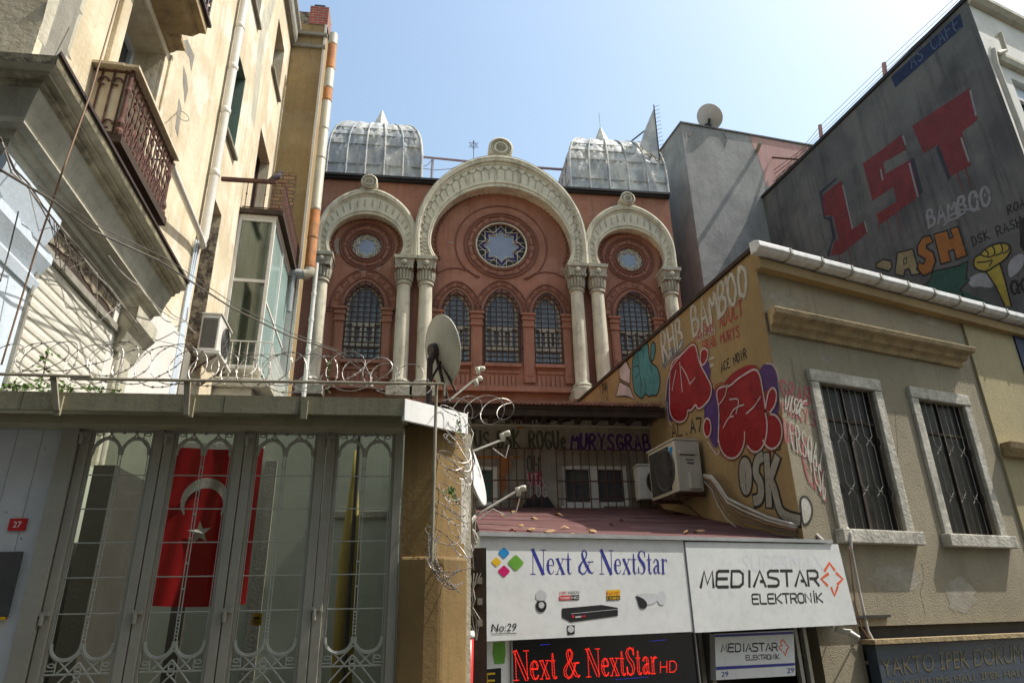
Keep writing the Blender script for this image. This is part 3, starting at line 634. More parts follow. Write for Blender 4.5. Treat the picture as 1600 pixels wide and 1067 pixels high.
# rose windows
def star(cx, cz, ro, ri, n=8, rot=math.pi/8):
    return [(cx+(ro if k % 2 == 0 else ri)*math.cos(rot+k*math.pi/n), cz+(ro if k % 2 == 0 else ri)*math.sin(rot+k*math.pi/n)) for k in range(2*n)]
for (cx, cz, r) in ROSES:
    f = MB(); f.lathe(S.w(cx, cz, -.2), [(r+.03,0),(r+.05,.24),(r+.01,.245),(r-.02,.16),(r-.05,.02)], 44, S.n)
    # open ring only
    f = MB(); f.tube([S.w(x, z, .02) for x, z in circ(cx, cz, r+.005, n=44)], .024, 8, True); f.tube([S.w(x, z, -.12) for x, z in circ(cx, cz, r-.005, n=44)], .016, 8, True)
    ro = f.build('rose_window', 'cream' if r > .6 else 'terra_relief', syn, smooth='all')
    f = MB(); f.sheet(S, circ(cx, cz, r+.02, n=44), -.08); f.build('pane', 'rosepane', ro, solid=False)
    big = r > .6
    k = r*.93
    outer = star(cx, cz, k, k*.74, 8, 0); inner = star(cx, cz, k*(.76 if r > .6 else .80), k*(.55 if r > .6 else .60), 8, 0)
    if big:
        f = MB()
        vs = [S.w(*p, -.075) for p in outer]+[S.w(*p, -.075) for p in inner]; n = len(outer)
        f.add(vs, [(i, (i+1) % n, n+(i+1) % n, n+i) for i in range(n)]); f.build('violet_glass_band', 'violet', ro, solid=False)
        f = MB()
        for q in range(8):
            a0 = math.pi*q/4; a1 = a0+math.pi/4
            pts = [(cx+k*math.cos(a0), cz+k*math.sin(a0)), (cx+r*math.cos(a0+.12), cz+r*math.sin(a0+.12)), (cx+r*math.cos(a1-.12), cz+r*math.sin(a1-.12)), (cx+k*math.cos(a1), cz+k*math.sin(a1)), outer[(2*q+1) % 16]]
            f.sheet(S, pts, -.074)
        f.build('dark_glass', 'roseedge', ro, solid=False)
    f = MB()
    for l in (outer, inner): f.tube([S.w(*p, -.06) for p in l], .014 if big else .02, 5, True)
    sq = star(cx, cz, k*1.0, k*.84, 8, math.pi/8)
    if big:
        for q in range(8):
            a = math.pi*q/4; f.bar(S.w(cx+r*math.cos(a+.2), cz+r*math.sin(a+.2), -.06), S.w(*inner[(2*q+1) % 16], -.06), .009, 5); f.bar(S.w(cx+r*math.cos(a-.2), cz+r*math.sin(a-.2), -.06), S.w(*inner[(2*q-1) % 16], -.06), .009, 5)
    else: f.tube([S.w(*p, -.06) for p in sq], .012, 5, True)
    f.build('tracery', 'cream', ro)
# cornice and roof edge
for x0, x1 in ((-3.1,.45),(3.8,7.36)):
    f = MB(); f.box(S, x0, x1, 13.49, 13.55, 0, .12); f.box(S, x0, x1, 13.55, 13.62, -.1, .18); f.build('cornice', 'black', syn)
# domes (cloister domes sheathed in zinc with standing ribs)
def dome(x0, x1, y0, y1, zb, mat1, nr, chamfer=0):
    cx, cy = (x0+x1)/2, (y0+y1)/2; hx, hy = (x1-x0)/2, (y1-y0)/2
    prof = [(1,0),(1.0,.35),(1.0,.85),(.985,1.25),(.95,1.6),(.88,1.92),(.78,2.18),(.64,2.38),(.50,2.5),(.36,2.58)]
    ng = 10; rnd = random.Random(int(x0*10))
    d = MB(); lines = {}
    def face(sgn, axis):
        rows = []
        sub = []
        for i in range(len(prof)-1):
            for t in range(3): sub.append((lerp(prof[i][0], prof[i+1][0], t/3), lerp(prof[i][1], prof[i+1][1], t/3)))
        sub.append(prof[-1])
        for (k, z) in sub:
            row = []
            for j in range(ng*3+1):
                s_ = -1+2*j/(ng*3)
                dn = (math.sin(j*1.9+z*5+math.sin(z*3+j)*1.5)*.028+math.sin(j*.7-z*9)*.012+rnd.uniform(-.014,.014)) if 0 < j < ng*3 else 0
                if axis == 0: row.append((cx+s_*hx*k, cy+sgn*(hy*k+dn), zb+z))
                else: row.append((cx+sgn*(hx*k+dn), cy+s_*hy*k, zb+z))
            rows.append(row)
        nn = ng*3+1; vs = [p for r in rows for p in r]
        fs = [(i*nn+j, i*nn+j+1, (i+1)*nn+j+1, (i+1)*nn+j) for i in range(len(rows)-1) for j in range(nn-1)]
        d.add(vs, fs)
    face(-1,0); face(1,0); face(-1,1); face(1,1)
    k, z = prof[-1]; d.add([(cx-hx*k,cy-hy*k,zb+z),(cx+hx*k,cy-hy*k,zb+z),(cx+hx*k,cy+hy*k,zb+z),(cx-hx*k,cy+hy*k,zb+z)], [(0,1,2,3)])
    o = d.build('dome', mat1, syn, smooth='all')
    r = MB()
    for j in range(nr+1):
        s_ = -1+2*j/nr
        for sg in (-1, 1):
            r.tube([(cx+s_*hx*k, cy+sg*(hy*k+.02), zb+z) for k, z in prof], .028, 6)
            r.tube([(cx+sg*(hx*k+.02), cy+s_*hy*k, zb+z) for k, z in prof], .028, 6)
    for zz, k in ((.46,1.0),(1.18,.989),(1.56,.955),(1.88,.89)):
        q = 1
        for sg in (-1, 1):
            r.bar((cx-hx*k, cy+sg*(hy*k+.012), zb+zz), (cx+hx*k, cy+sg*(hy*k+.012), zb+zz), .016, 5)
            r.bar((cx+sg*(hx*k+.012), cy-hy*k, zb+zz), (cx+sg*(hx*k+.012), cy+hy*k, zb+zz), .016, 5)
    r.build('seam', 'zinc', o)
    r = MB(); kk = .40; r.bx(cx-hx*kk, cx+hx*kk, cy-hy*kk, cy+hy*kk, zb+2.56, zb+2.64); r.build('dome_cap', 'iron', o)
    r = MB(); r.lathe((cx, cy, zb+2.64), [(.40,0),(.34,.15),(.22,.5),(.03,1.0)], 8)
    if x0 > 0: r.bar((cx,cy,zb+3.5),(cx,cy,zb+4.3), .012, 5)
    r.build('spire', 'zinc_cream', o)
dome(-2.95, -.22, 17.02, 19.8, 13.64, 'zinc', 5)
dome(4.30, 7.38, 17.02, 19.9, 13.64, 'zinc', 5)
# roof rail
f = MB()
q = [at(656,245,18.2), at(737,253,18.2)]; f.bar(q[0], q[1], .04, 8); f.bar(at(676,249,18.2), at(674,285,18.2), .04, 8)
f.bar(at(838,262,18.2), at(892,266,18.2), .045, 8); f.bar(at(889,267,18.2), at(879,295,18.2), .03, 6)
f.tube([at(656,262,18.2), at(668,258,18.2), at(675,250,18.2)], .012, 5); f.tube([at(657,263,18.2), at(680,266,18.2), at(705,264,18.2), at(722,257,18.2)], .012, 5)
f.build('roof_rail', 'purplepipe', syn)
f = MB(); c0 = at(740,227,18.4); cx, cz = c0.x, c0.z; F2 = Frame((0, 18.4), 0)
f.bar((cx,18.4,cz-1.0),(cx,18.4,cz+.2), .012, 5)
for rot in (90, -90): f.tube([F2.w(cx+.17*math.cos(math.radians(rot+120*k)), cz+.17*math.sin(math.radians(rot+120*k))) for k in range(3)], .012, 5, True)
f.tube([F2.w(*p) for p in circ(cx, cz, .06, n=10)], .008, 5, True)
f.build('star_finial', 'iron', syn)
# ================================================================== ROOF SHEET WITH SPIKES (right of the right dome)
f = MB(); q = [at(1022,168,16.97), at(1031,250,16.97), at(1000,228,17.0), at(1007,204,17.4)]
n = (q[1]-q[0]).cross(q[2]-q[0]).normalized()*.04; f.hexa([q[0],q[1],q[2],q[3],q[0]+n,q[1]+n,q[2]+n,q[3]+n])
ss = thing('sheet_metal_screen', 'slanted pale zinc screen with a comb of spikes beside the right dome', 'screen', tuple(q[1]))
f.build('sheet', 'zinc', ss)
f = MB()
f.bar(q[0]+Vector((0,0,.1)), q[1], .02, 6)
for k in range(14):
    a = q[0].lerp(q[1], k/13.5); f.tube([a, a+Vector((.07,-.02,.03)), a+Vector((.17,-.04,.06))], .008, 4)
f.build('spikes', 'iron', ss)
f = MB(); f.bar(at(985,222,19), at(1008,204,19), .03, 6); f.build('brace', 'iron', ss)
# ================================================================== PLASTERED BUILDING WITH GRAFFITI SIDE (right)
# T: front, G: graffiti side. corner = frame origin
def poly_px(F, pts, d): return F.uzs(pts, d)
pb = thing('plastered_house', 'tan plastered house with barred stone framed windows and a graffiti covered side wall', 'house', (T.o.x, T.o.y, 0))
ztop = G.uz(1040, 500, .10)[1]-.04
zg0 = zg = T.uz(1560, 480, .30)[1]-.21
zt2 = T.uz(1168, 372)[1]
gl = G.uz(905, 630)[0]; gz0 = G.uz(1020, 790)[1]
hsT = []
def wq(pts): return T.uzs(pts)
w1 = [(1275,598),(1361,611),(1414,831),(1323,828)]; w2 = [(1430,624),(1502,634),(1560,837),(1486,836)]
def rectify(q):
    l = T.uzs(q); u0 = (l[0][0]+l[3][0])/2; u1 = (l[1][0]+l[2][0])/2; z1 = (l[0][1]+l[1][1])/2; z0 = (l[2][1]+l[3][1])/2; return u0, u1, z0, z1
r1, r2 = rectify(w1), rectify(w2)
zlo = 1.45
TE = 6.3      # length of the front
b = MB(); b.prism(T, [(0,zlo),(.1,zlo),(.1,ztop),(0,ztop)], -.004, 0); b.prism(T, [(.1,zlo),(TE,zlo),(TE,ztop),(.1,ztop)], -.3, 0, [[(a[0],a[2]),(a[1],a[2]),(a[1],a[3]),(a[0],a[3])] for a in (r1, r2)])
b.build('front_wall', 'tanfront', pb)
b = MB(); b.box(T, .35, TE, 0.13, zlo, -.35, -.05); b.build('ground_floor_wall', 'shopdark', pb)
b = MB(); b.prism(G, [(0,gz0-1.6),(.1,gz0-1.6),(.1,ztop),(0,ztop)], -.004, 0); b.prism(G, [(.1,gz0-1.6),(gl+2,gz0-1.6),(gl+2,ztop),(.1,ztop)], -.28, 0); sidew = b.build('side_wall', 'tanside', pb)
b = MB(); b.prism(G, [(-.03,ztop+.002),(gl+2,ztop+.002),(gl+2,ztop+.06),(-.03,ztop+.06)], -.3, .05); b.build('verge_board', 'darkwood', pb)
# roof slab behind
b = MB(); p = [G.w(0,ztop+.02,-.2), G.w(gl+2,ztop+.02,-.2), T.w(TE,ztop+.02,-.2)+G.u*(gl+2), T.w(TE,ztop+.02,-.2)]; b.add(p+[q+Vector((0,0,.06)) for q in p], [(0,1,2,3),(4,5,6,7),(0,1,5,4),(1,2,6,5),(2,3,7,6),(3,0,4,7)]); b.build('roof', 'tile', pb)
# eaves board and gutter of white glazed half tiles
b = MB(); b.prism(T, [(-.05,zg+.03),(TE,zg-.12),(TE,zg+.019),(-.05,zg+.169)], .002, .14); b.prism(T, [(-.03,zg+.17),(TE,zg+.02),(TE,zg+.2),(-.03,zg+.38)], .002, .099); b.build('eaves_board', 'tanside', pb)
gu = MB(); gs = MB(); n = 11
for k in range(n):
    u0 = -.17+k*(TE+.3)/n; u1 = u0+(TE+.3)/n-.018; zg = zg0+.15*(1-(u0+.3)/TE)
    pr = [(.10,zg+.06),(.24,zg+.07),(.29,zg+.12),(.28,zg+.20),(.20,zg+.245),(.10,zg+.25)]
    vs = [T.w(u0, z, d) for d, z in pr]+[T.w(u1, z, d) for d, z in pr]; m = len(pr)
    gu.add(vs, [(i, (i+1) % m, m+(i+1) % m, m+i) for i in range(m)]+[tuple(range(m)), tuple(reversed(range(m, 2*m)))])
    pass
gut = gu.build('gutter', 'gutterwhite', pb, bevel=.01)
for k in range(1, n):
    gs = MB()
    u = -.17+k*(TE+.3)/n; zg = zg0+.15*(1-u/TE); pr = [(.11,zg+.05),(.245,zg+.06),(.302,zg+.115),(.29,zg+.205),(.21,zg+.255),(.11,zg+.26)]
    vs = [T.w(u-.026, z, d) for d, z in pr]+[T.w(u+.008, z, d) for d, z in pr]; m = len(pr)
    gs.add(vs, [(i, (i+1) % m, m+(i+1) % m, m+i) for i in range(m)]+[tuple(range(m)), tuple(reversed(range(m, 2*m)))])
    gs.build('gutter_joint', 'guttershade', gut)
# stone ledge over the windows
def mould(mb, F, u0, u1, prof):            # prof (d,z) closed section extruded along u with mitred ends
    m = len(prof); dm = max(d for d, z in prof)
    vs = [F.w(u0-(d)*.45, z, d) for d, z in prof]+[F.w(u1+(d)*.45, z, d) for d, z in prof]
    mb.add(vs, [(i, (i+1) % m, m+(i+1) % m, m+i) for i in range(m)]+[tuple(range(m)), tuple(reversed(range(m, 2*m)))])
la = T.uz(1215, 505, .2); lb = T.uz(1510, 570, .2)
zl = T.uz(1260, 520, .15)[1]
def ledge(u0, u1, z):
    o = MB(); mould(o, T, u0, u1, [(0,z-.12),(.05,z-.12),(.07,z-.04),(.14,z-.02),(.16,z+.05),(.25,z+.07),(.27,z+.15),(.22,z+.17),(0,z+.2)]); return o
ledge(la[0]+.05, lb[0]+.14, zl+.10).build('stone_ledge', 'ledge', pb, bevel=.012)
b = MB(); a = T.uz(1575, 705, .1); mould(b, T, a[0], a[0]+2.0, [(0,a[1]-.1),(.1,a[1]-.1),(.2,a[1]),(.22,a[1]+.07),(0,a[1]+.09)]); 
# windows
def barred(u0, u1, z0, z1):
    fr = MB(); W_ = .155
    fr.box(T, u0-W_, u0-.001, z0, z1, -.1, .045); fr.box(T, u1+.001, u1+W_, z0, z1, -.1, .045)
    fr.box(T, u0-W_, u1+W_, z1+.002, z1+W_+.02, -.1, .055)
    fr.box(T, u0-W_-.05, u1+W_+.05, z0-.17, z0-.002, -.12, .13)
    f = fr.build('window', 'whitestone', pb, bevel=.012)
    q = MB(); q.box(T, u0-.02, u1+.02, z0-.02, z1+.02, -.12, -.075); q.build('pane', 'voidglass', f)
    q = MB(); q.box(T, u0, u0+.04, z0, z1, -.073, -.05); q.box(T, u1-.04, u1, z0, z1, -.073, -.05); q.box(T, (u0+u1)/2-.02, (u0+u1)/2+.02, z0, z1, -.073, -.05); q.box(T, u0+.05, u1-.05, z1-.5, z1-.46, -.073, -.05); q.build('casement', 'darkwood', f)
    q = MB(); n = 4; H_ = z1-z0; rows = [z0+H_*.50+.03+.02*0, z0+H_*.14+.0]; rows = [z0+H_*(1-.38), z0+H_*(1-.80)] if False else [z0+H_*.62, z0+H_*.27]
    D = -.012; step = (u1-u0)/n
    for k in range(n):
        for s_ in (-step*.14, step*.14):
            uc = u0+(k+.5)*step; pts = [(uc+s_*1.6, z0)]
            for zr in reversed(rows): pts += [(uc+s_*1.6, zr-.07), (uc+s_*2.9, zr-.025), (uc+s_*2.9, zr+.025), (uc+s_*1.6, zr+.07)]
            pts += [(uc+s_*1.6, z1)]
            pts.sort(key=lambda a: a[1]); q.tube([T.w(a, z, D) for a, z in pts], .006, 5)
    for k in range(n+1):
        for zr in rows: 
            uc = u0+k*step; q.bar(T.w(max(u0, uc-.035), zr, D), T.w(min(u1, uc+.035), zr, D), .008, 5)
    q.build('grille', 'grillebar', f)
    return f
barred(*r1); barred(*r2)
rr_ = random.Random(21)
for x_, y_, rx_, ry_ in ((1225,470,.25,.12),(1400,905,.5,.16),(1500,930,.3,.22),(1290,560,.1,.06),(1450,500,.3,.08)):
    b = MB(); u_, z_ = T.uz(x_, y_); b.sheet(T, blob(u_, z_, rx_, ry_, 30, .22), .0025); b.build('plaster_patch', 'stuccopatch', pb, solid=False)
for l_ in ([(1440,880),(1444,900),(1438,925),(1446,960)],[(1236,560),(1243,600),(1240,640),(1248,690)],[(1398,640),(1403,700),(1399,760),(1410,800)]):
    b = MB(); outl(b, T, l_, .006, .0032, False); b.build('crack', 'gblack', pb, solid=False)
# neighbouring yellow house further along the front
yh = thing('yellow_house', 'yellow painted house front with stone ledge at the right edge', 'house', tuple(T.w(TE+.02, 0)))
us = T.uz(1558, 700)[0]
TE2 = us
b = MB(); b.box(T, us, us+5, zlo, ztop-.3, .002, .035); b.build('wall', 'yellowwall', yh)
b = MB(); a = T.uz(1573, 700, .1); mould(b, T, a[0], a[0]+2.2, [(.036,a[1]-.12),(.12,a[1]-.12),(.22,a[1]-.02),(.24,a[1]+.07),(.036,a[1]+.09)]); b.build('ledge', 'ledge', yh)
a = T.uz(1583, 524, .05); c = T.uz(1600, 560, .05); b = MB(); b.box(T, a[0], a[0]+1.3, a[1]-1.2, a[1], .036, .06); b.build('shutter', 'gdblue', yh)
# awning sign under the windows
aw = thing('awning_sign', 'dark blue shop awning sign with faded gold lettering below the house wall', 'shop sign', tuple(T.w(2, 0)))
q = [(1362,1004),(1600,981),(1600,1075),(1375,1075)]
z_a = T.uz(1367, 1003, .14)[1]; ua = T.uz(1364, 1004, .14)[0]
AW = Frame((T.w(ua, 0, .16).x, T.w(ua, 0, .16).y), 16.8)
b = MB(); b.box(AW, 0, 7, z_a-1.0, z_a-.03, -.14, 0); b.build('board', 'awning', aw)
b = MB(); b.box(AW, -.05, 7, z_a-.02, z_a+.03, -.15, .05); b.build('top_strip', 'ledge', aw)
b = MB(); addtext(b, AW, 'YAKTO İPEK DOKUMA', [(1380,1056),(1612,1032),(1610,994),(1374,1020)], .004); addtext(b, AW, 'EL DOKUMA HALI  İPEK HALI KİLİM', [(1392,1074),(1640,1052),(1638,1037),(1388,1060)], .004)
b.build('lettering', 'gold', aw, solid=False)
# ------------------------------------------------ graffiti on the side wall (frame G) and the front (frame T)
GD = .004
b = MB(); tagtext(b, G, 'RHB BAMBOO', [(1036,566),(1172,456),(1168,408),(1030,522)], .06, GD); 
hz_ = MB(); tagtext(hz_, G, 'RHB BAMBOO', [(1036,566),(1172,456),(1168,408),(1030,522)], .12, .0015); hz_.marks = []; hz_.build('graffiti_overspray', 'spraywhite', sidew, solid=False)
b.pxs(G, circ(1134.5,439,2.6,7,14), GD+.004); b.pxs(G, circ(1155,422,3,7,14), GD+.004)
tagtext(b, G, 'F', [(1108,586),(1120,580),(1118,556),(1106,562)], .04, GD)
b.build('graffiti_lettering', 'gwhite', sidew, solid=False)
b = MB(); tagtext(b, G, 'ABSRB ADUCT', [(1085,532),(1162,493),(1160,468),(1083,516)], .024, GD); tagtext(b, G, 'GRAB MURYS', [(1099,547),(1157,526),(1155,508),(1096,534)], .022, GD); b.build('graffiti_lettering', 'gdred', sidew, solid=False)
b = MB(); tagtext(b, G, 'UTEAH', [(1091,534),(1118,521),(1117,507),(1089,520)], .015, GD+.006); b.build('graffiti_lettering', 'gpinkwhite', sidew, solid=False)
b = MB(); tagtext(b, G, 'ACE nOIR'.replace('n', 'N'), [(1127,582),(1168,558),(1166,543),(1125,568)], .022, GD); tagtext(b, G, 'AL.A7', [(1050,684),(1100,672),(1098,652),(1048,664)], .034, GD); tagtext(b, G, '83', [(1208,706),(1222,702),(1221,692),(1207,696)], .02, GD)
tagtext(b, G, 'YPO', [(938,628),(952,624),(948,598),(936,604)], .02, GD); tagtext(b, G, 'TOD', [(941,612),(951,608),(949,596),(940,600)], .018, GD+.003)
outl(b, G, [(966,570),(964,562)], .03, GD, False); outl(b, G, [(961,578),(957,574)], .03, GD, False); outl(b, G, [(963,568),(960,561)], .02, GD+.001, False)
b.build('graffiti_lettering', 'gblack', sidew, solid=False)
b = MB(); tagtext(b, G, 'ABSTRACT', [(1034,577),(1070,547),(1068,530),(1033,560)], .02, GD); b.build('graffiti_lettering', 'gblue', sidew, solid=False)
# rocket shape and teal throw-up
rk1 = [(967,576),(978,563),(985,578),(984,600),(968,592)]; rk2 = [(968,596),(984,604),(991,624),(978,619),(962,619)]
b = MB(); b.pxs(G, rk1, GD); b.pxs(G, rk2, GD); b.build('graffiti_shape', 'gpinkwhite', sidew, solid=False)
teal = smooth_px([(987,578),(989,556),(995,547),(1001,548),(1004,536),(1010,531),(1013,540),(1014,560),(1019,569),(1027,573),(1031,588),(1031,604),(1026,619),(1020,617),(1013,620),(1008,614),(1003,624),(996,618),(990,612)]); tl2 = smooth_px([(1016,556),(1017,538),(1021,533),(1024,540),(1023,556),(1018,567)])
b = MB(); b.pxs(G, teal, GD); b.pxs(G, tl2, GD); b.build('graffiti_throwup', 'gteal', sidew, solid=False)
b = MB()
for p_ in (rk1, rk2): outl(b, G, p_, .035, GD+.003)
for p_ in (teal, tl2): outl(b, G, p_, .03, GD+.003)
for p_ in ([(993,590),(1000,580),(997,570),(990,574)],[(999,583),(1003,600),(1000,615)],[(1006,590),(1010,606),(1008,614)],[(996,552),(998,575)],[(1015,570),(1019,582)],[(1004,545),(1005,560)]): outl(b, G, smooth_px(p_, False), .018, GD+.0035, False)
b.build('graffiti_outline', 'gblack', sidew, solid=False)
# big red throw-ups on purple
purp = [[(1040,622),(1043,586),(1054,566),(1066,553),(1074,560),(1064,640),(1050,662),(1042,650)],[(1092,568),(1106,556),(1112,590),(1100,600)],[(1100,612),(1116,602),(1126,640),(1122,706),(1110,690),(1100,660)],[(1184,580),(1196,566),(1208,570),(1216,590),(1218,640),(1210,655),(1200,612),(1190,610)],[(1196,612),(1212,600),(1216,640),(1204,652)]]
b = MB(); dd = GD
for p_ in purp: b.pxs(G, smooth_px(p_), dd); dd += .0008
purple = b.build('graffiti_shadow', 'gpurple', sidew, solid=False)
redA = smooth_px([(1046,622),(1046,590),(1048,570),(1055,560),(1063,556),(1082,536),(1088,542),(1092,566),(1103,586),(1112,602),(1111,620),(1100,634),(1090,640),(1087,630),(1080,642),(1074,640),(1074,652),(1066,660),(1054,658),(1046,645)])
redB = smooth_px([(1094,566),(1094,550),(1100,543),(1107,549),(1105,562),(1098,572)])
redC = smooth_px([(1116,606),(1128,601),(1138,608),(1150,592),(1166,582),(1180,574),(1187,584),(1192,612),(1196,640),(1190,660),(1130,668),(1122,640)])
red2 = [smooth_px(circ(1143,681,20.5,35,16)), smooth_px(circ(1180,666,18.5,40,16)), smooth_px(circ(1206,674,16,27,14)), smooth_px([(1194,622),(1198,608),(1207,603),(1214,612),(1213,630),(1204,644),(1196,640)]), smooth_px(circ(1105,668,6,15,12)), smooth_px([(1126,606),(1140,586),(1158,574),(1176,568),(1184,578),(1160,592)])]
b = MB(); dd = GD+.006
for p_ in [redC]+red2+[redA, redB]: b.pxs(G, p_, dd); dd += .0006
b.build('graffiti_throwup', 'gred', sidew, solid=False)
for k_, l_ in enumerate((redA, redC, red2[0], red2[1], red2[2])):
    hz_ = MB(); outl(hz_, G, l_, .11, .0012+k_*.0003); hz_.build('graffiti_overspray', 'sprayred', sidew, solid=False)
rr_ = random.Random(77)
for k_ in range(9):                       # drips running down from the letters
    x_ = rr_.choice([1052,1066,1090,1128,1146,1160,1182,1204,1172])+rr_.uniform(-4,4); y_ = 655 if x_ < 1080 else 706; u0_, z0_ = G.uz(x_, y_-rr_.uniform(0,20)); hz_ = MB(); hz_.ribbon(G, [(u0_, z0_), (u0_+.003, z0_-rr_.uniform(.12,.3))], [.012,.005], GD+.0055); hz_.build('graffiti_drip', 'gred', sidew, solid=False)
b = MB(); dd = GD+.013
for p_ in [redA, redB, red2[4]]: outl(b, G, p_, .028, dd); dd += .0004
for cx_, cy_, rx_, ry_, a0_, a1_ in ((1143,681,20.5,35,-170,10),(1180,666,18.5,40,-130,30),(1206,674,16,27,-150,95)):   # lower lobes of the letters
    outl(b, G, [(cx_+rx_*math.cos(math.radians(lerp(a0_,a1_,i/17))), cy_-ry_*math.sin(math.radians(lerp(a0_,a1_,i/17)))) for i in range(18)], .028, dd, False); dd += .0004
outl(b, G, smooth_px([(1122,690),(1124,640),(1118,610),(1130,603),(1140,604),(1152,592),(1166,583),(1180,575),(1188,586),(1192,612),(1196,638)], False), .028, dd, False); dd += .0004
outl(b, G, smooth_px([(1196,638),(1200,612),(1208,604),(1214,613),(1212,632),(1203,644)], False), .028, dd, False); dd += .0004
for p_ in ([(1062,566),(1064,590),(1066,612)],[(1064,572),(1072,584),(1078,600)],[(1078,600),(1086,590)],[(1122,634),(1134,618),(1136,600)],[(1140,652),(1146,638),(1162,632)],[(1150,646),(1156,622),(1140,624)],[(1166,646),(1178,636),(1188,620)],[(1130,668),(1138,652),(1146,650)],[(1056,578),(1050,610)]): outl(b, G, smooth_px(p_, False), .022, dd, False); dd += .0004
for p_ in ([(1040,624),(1043,588),(1054,566),(1064,556)],[(1042,628),(1044,655),(1049,664)],[(1106,690),(1112,700),(1121,712),(1124,704)],[(1197,568),(1206,568),(1214,578),(1217,592)]): outl(b, G, smooth_px(p_, False), .02, dd, False); dd += .0004
b.build('graffiti_outline', 'gpinkwhite', sidew, solid=False)
# grey DSK letters with black outline and a tail running round the corner
Dl = [(1160,724),(1166,722),(1170,732),(1170,758),(1165,768),(1160,752)]; Sl = [(1190,714),(1183,718),(1180,740),(1188,752),(1190,768),(1187,780),(1180,782)]
K1 = [(1198,712),(1200,745),(1201,768),(1202,788)]; K2 = [(1214,716),(1208,735),(1203,748),(1210,762),(1215,785),(1220,800),(1232,808),(1248,812)]
b = MB()
for i, (l, wd) in enumerate(((Dl,.215),(Sl,.205),(K1,.185),(K2,.185))): b.marks.append((len(b.v), len(b.f))); b.ribbon(G, G.uzs(smooth_px(l, i == 0), GD), wd, GD+i*.0004, i == 0)
b.build('graffiti_outline', 'gblack', sidew, solid=False)
b = MB()
for i, (l, wd) in enumerate(((Dl,.145),(Sl,.135),(K1,.12),(K2,.12))): b.marks.append((len(b.v), len(b.f))); b.ribbon(G, G.uzs(smooth_px(l, i == 0), GD), wd, GD+.003+i*.0004, i == 0)
b.build('graffiti_throwup', 'ggrey', sidew, solid=False)
fw = [c for c in pb.children if c.name.startswith('front_wall')][0]
drop = smooth_px([(1250,782),(1254,775),(1262,776),(1270,792),(1268,810),(1260,820),(1254,818)])
b = MB(); outl(b, T, drop, .03, .006); b.build('graffiti_outline', 'gblack', fw, solid=False)
b = MB(); b.pxs(T, drop, .004); tagtext(b, T, 'UTSOE', [(1226,640),(1252,650),(1262,628),(1228,616)], .02, .009)
tagtext(b, T, 'ERSOAT', [(1238,700),(1285,735),(1290,700),(1232,655)], .02, .010); tagtext(b, T, 'PESG', [(1268,735),(1290,790),(1292,740),(1262,700)], .02, .011); b.build('graffiti_lettering', 'gwhite', fw, solid=False)
b = MB(); tagtext(b, T, 'GRAB', [(1221,618),(1268,634),(1270,608),(1218,592)], .035, .004); tagtext(b, T, 'MURYS', [(1222,645),(1278,668),(1276,645),(1220,622)], .022, .005)
tagtext(b, T, 'UTEO', [(1226,690),(1262,718),(1262,690),(1224,652)], .025, .006); tagtext(b, T, 'EAT', [(1262,750),(1296,788),(1290,740),(1250,700)], .028, .0065); b.build('graffiti_lettering', 'glinered', fw, solid=False)
# ================================================================== BACK BUILDING (small, in front of the synagogue)
bb = thing('back_building', 'low shabby building with graffiti, white windows and rusty bars beneath a dark tiled eave', 'building', (1.5, 11.8, 0))
def BK_(x, y, d=0): return BK.uz(x, y, d)
ul = BK_(700,700)[0]; ur = BK_(1022,700)[0]+.05
zb = BK_(900,800)[1]-.8; zt = BK_(900,652)[1]
wr = [BK_(747,727), BK_(778,790)]; wr2 = [BK_(878,726), BK_(984,790)]
hl = [[(wr[0][0],wr[1][1]),(wr[1][0],wr[1][1]),(wr[1][0],wr[0][1]),(wr[0][0],wr[0][1])], [(wr2[0][0],wr2[1][1]),(wr2[1][0],wr2[1][1]),(wr2[1][0],wr2[0][1]),(wr2[0][0],wr2[0][1])]]
b = MB(); b.prism(BK, [(ul-1,zb),(ur,zb),(ur,zt+.25),(ul-1,zt+.25)], -.3, 0, hl); bw = b.build('wall', 'backwall', bb)
z1 = BK_(900,661,.03)[1]; z2 = BK_(900,645,.03)[1]
b = MB(); b.box(BK, ul-1, ur-.02, z1-.03, z2, .002, .06); b.box(BK, ul-1, ur-.02, z1-.08, z1-.05, .002, .09); b.build('lintel_board', 'stone_pale', bb)
b = MB(); 
for k in range(7):
    u = lerp(BK_(800,700)[0], BK_(990,700)[0], k/6.5)+R_.uniform(-.1,.1); b.sheet(BK, blob(u, z1+R_.uniform(.02,.12), R_.uniform(.05,.2), R_.uniform(.02,.05)), .0615+k*.0004)
b.build('stain', 'darkwood', bb, solid=False)
# eaves and tiled roof
ze = at(900,640,11.1).z; 
def RF(x, y, z): return Vector((x, y, z))
xl, xr = at(640,620,11.1).x, at(1034,640,11.1).x+.02
b = MB(); p = [RF(xl,11.0,ze-.02), RF(xr,11.0,ze-.02), RF(xr,11.9,ze+.0), RF(xl,11.9,ze+.0)]; b.add(p+[q+Vector((0,0,.06)) for q in p], [(0,1,2,3),(4,5,6,7),(0,1,5,4),(1,2,6,5),(2,3,7,6),(3,0,4,7)])
b.bx(xl, xr, 11.02, 11.06, ze-.14, ze-.02); 
for k in range(14): x = lerp(xl, xr, (k+.5)/14); b.bx(x-.035, x+.035, 11.08, 11.8, ze-.10, ze-.021)
b.build('eave', 'darkwood', bb)
b = MB(); rr = random.Random(3)
n = 62
for k in range(n):
    x = lerp(xl, xr-.1, k/(n-1)); j = rr.uniform(-.03,.03)
    b.tube([(x,10.93+j,ze+.07), (x,12.2,ze+.17), (x,16.2,ze+.9)], .034, 6)
b.build('roof', 'tile', bb)
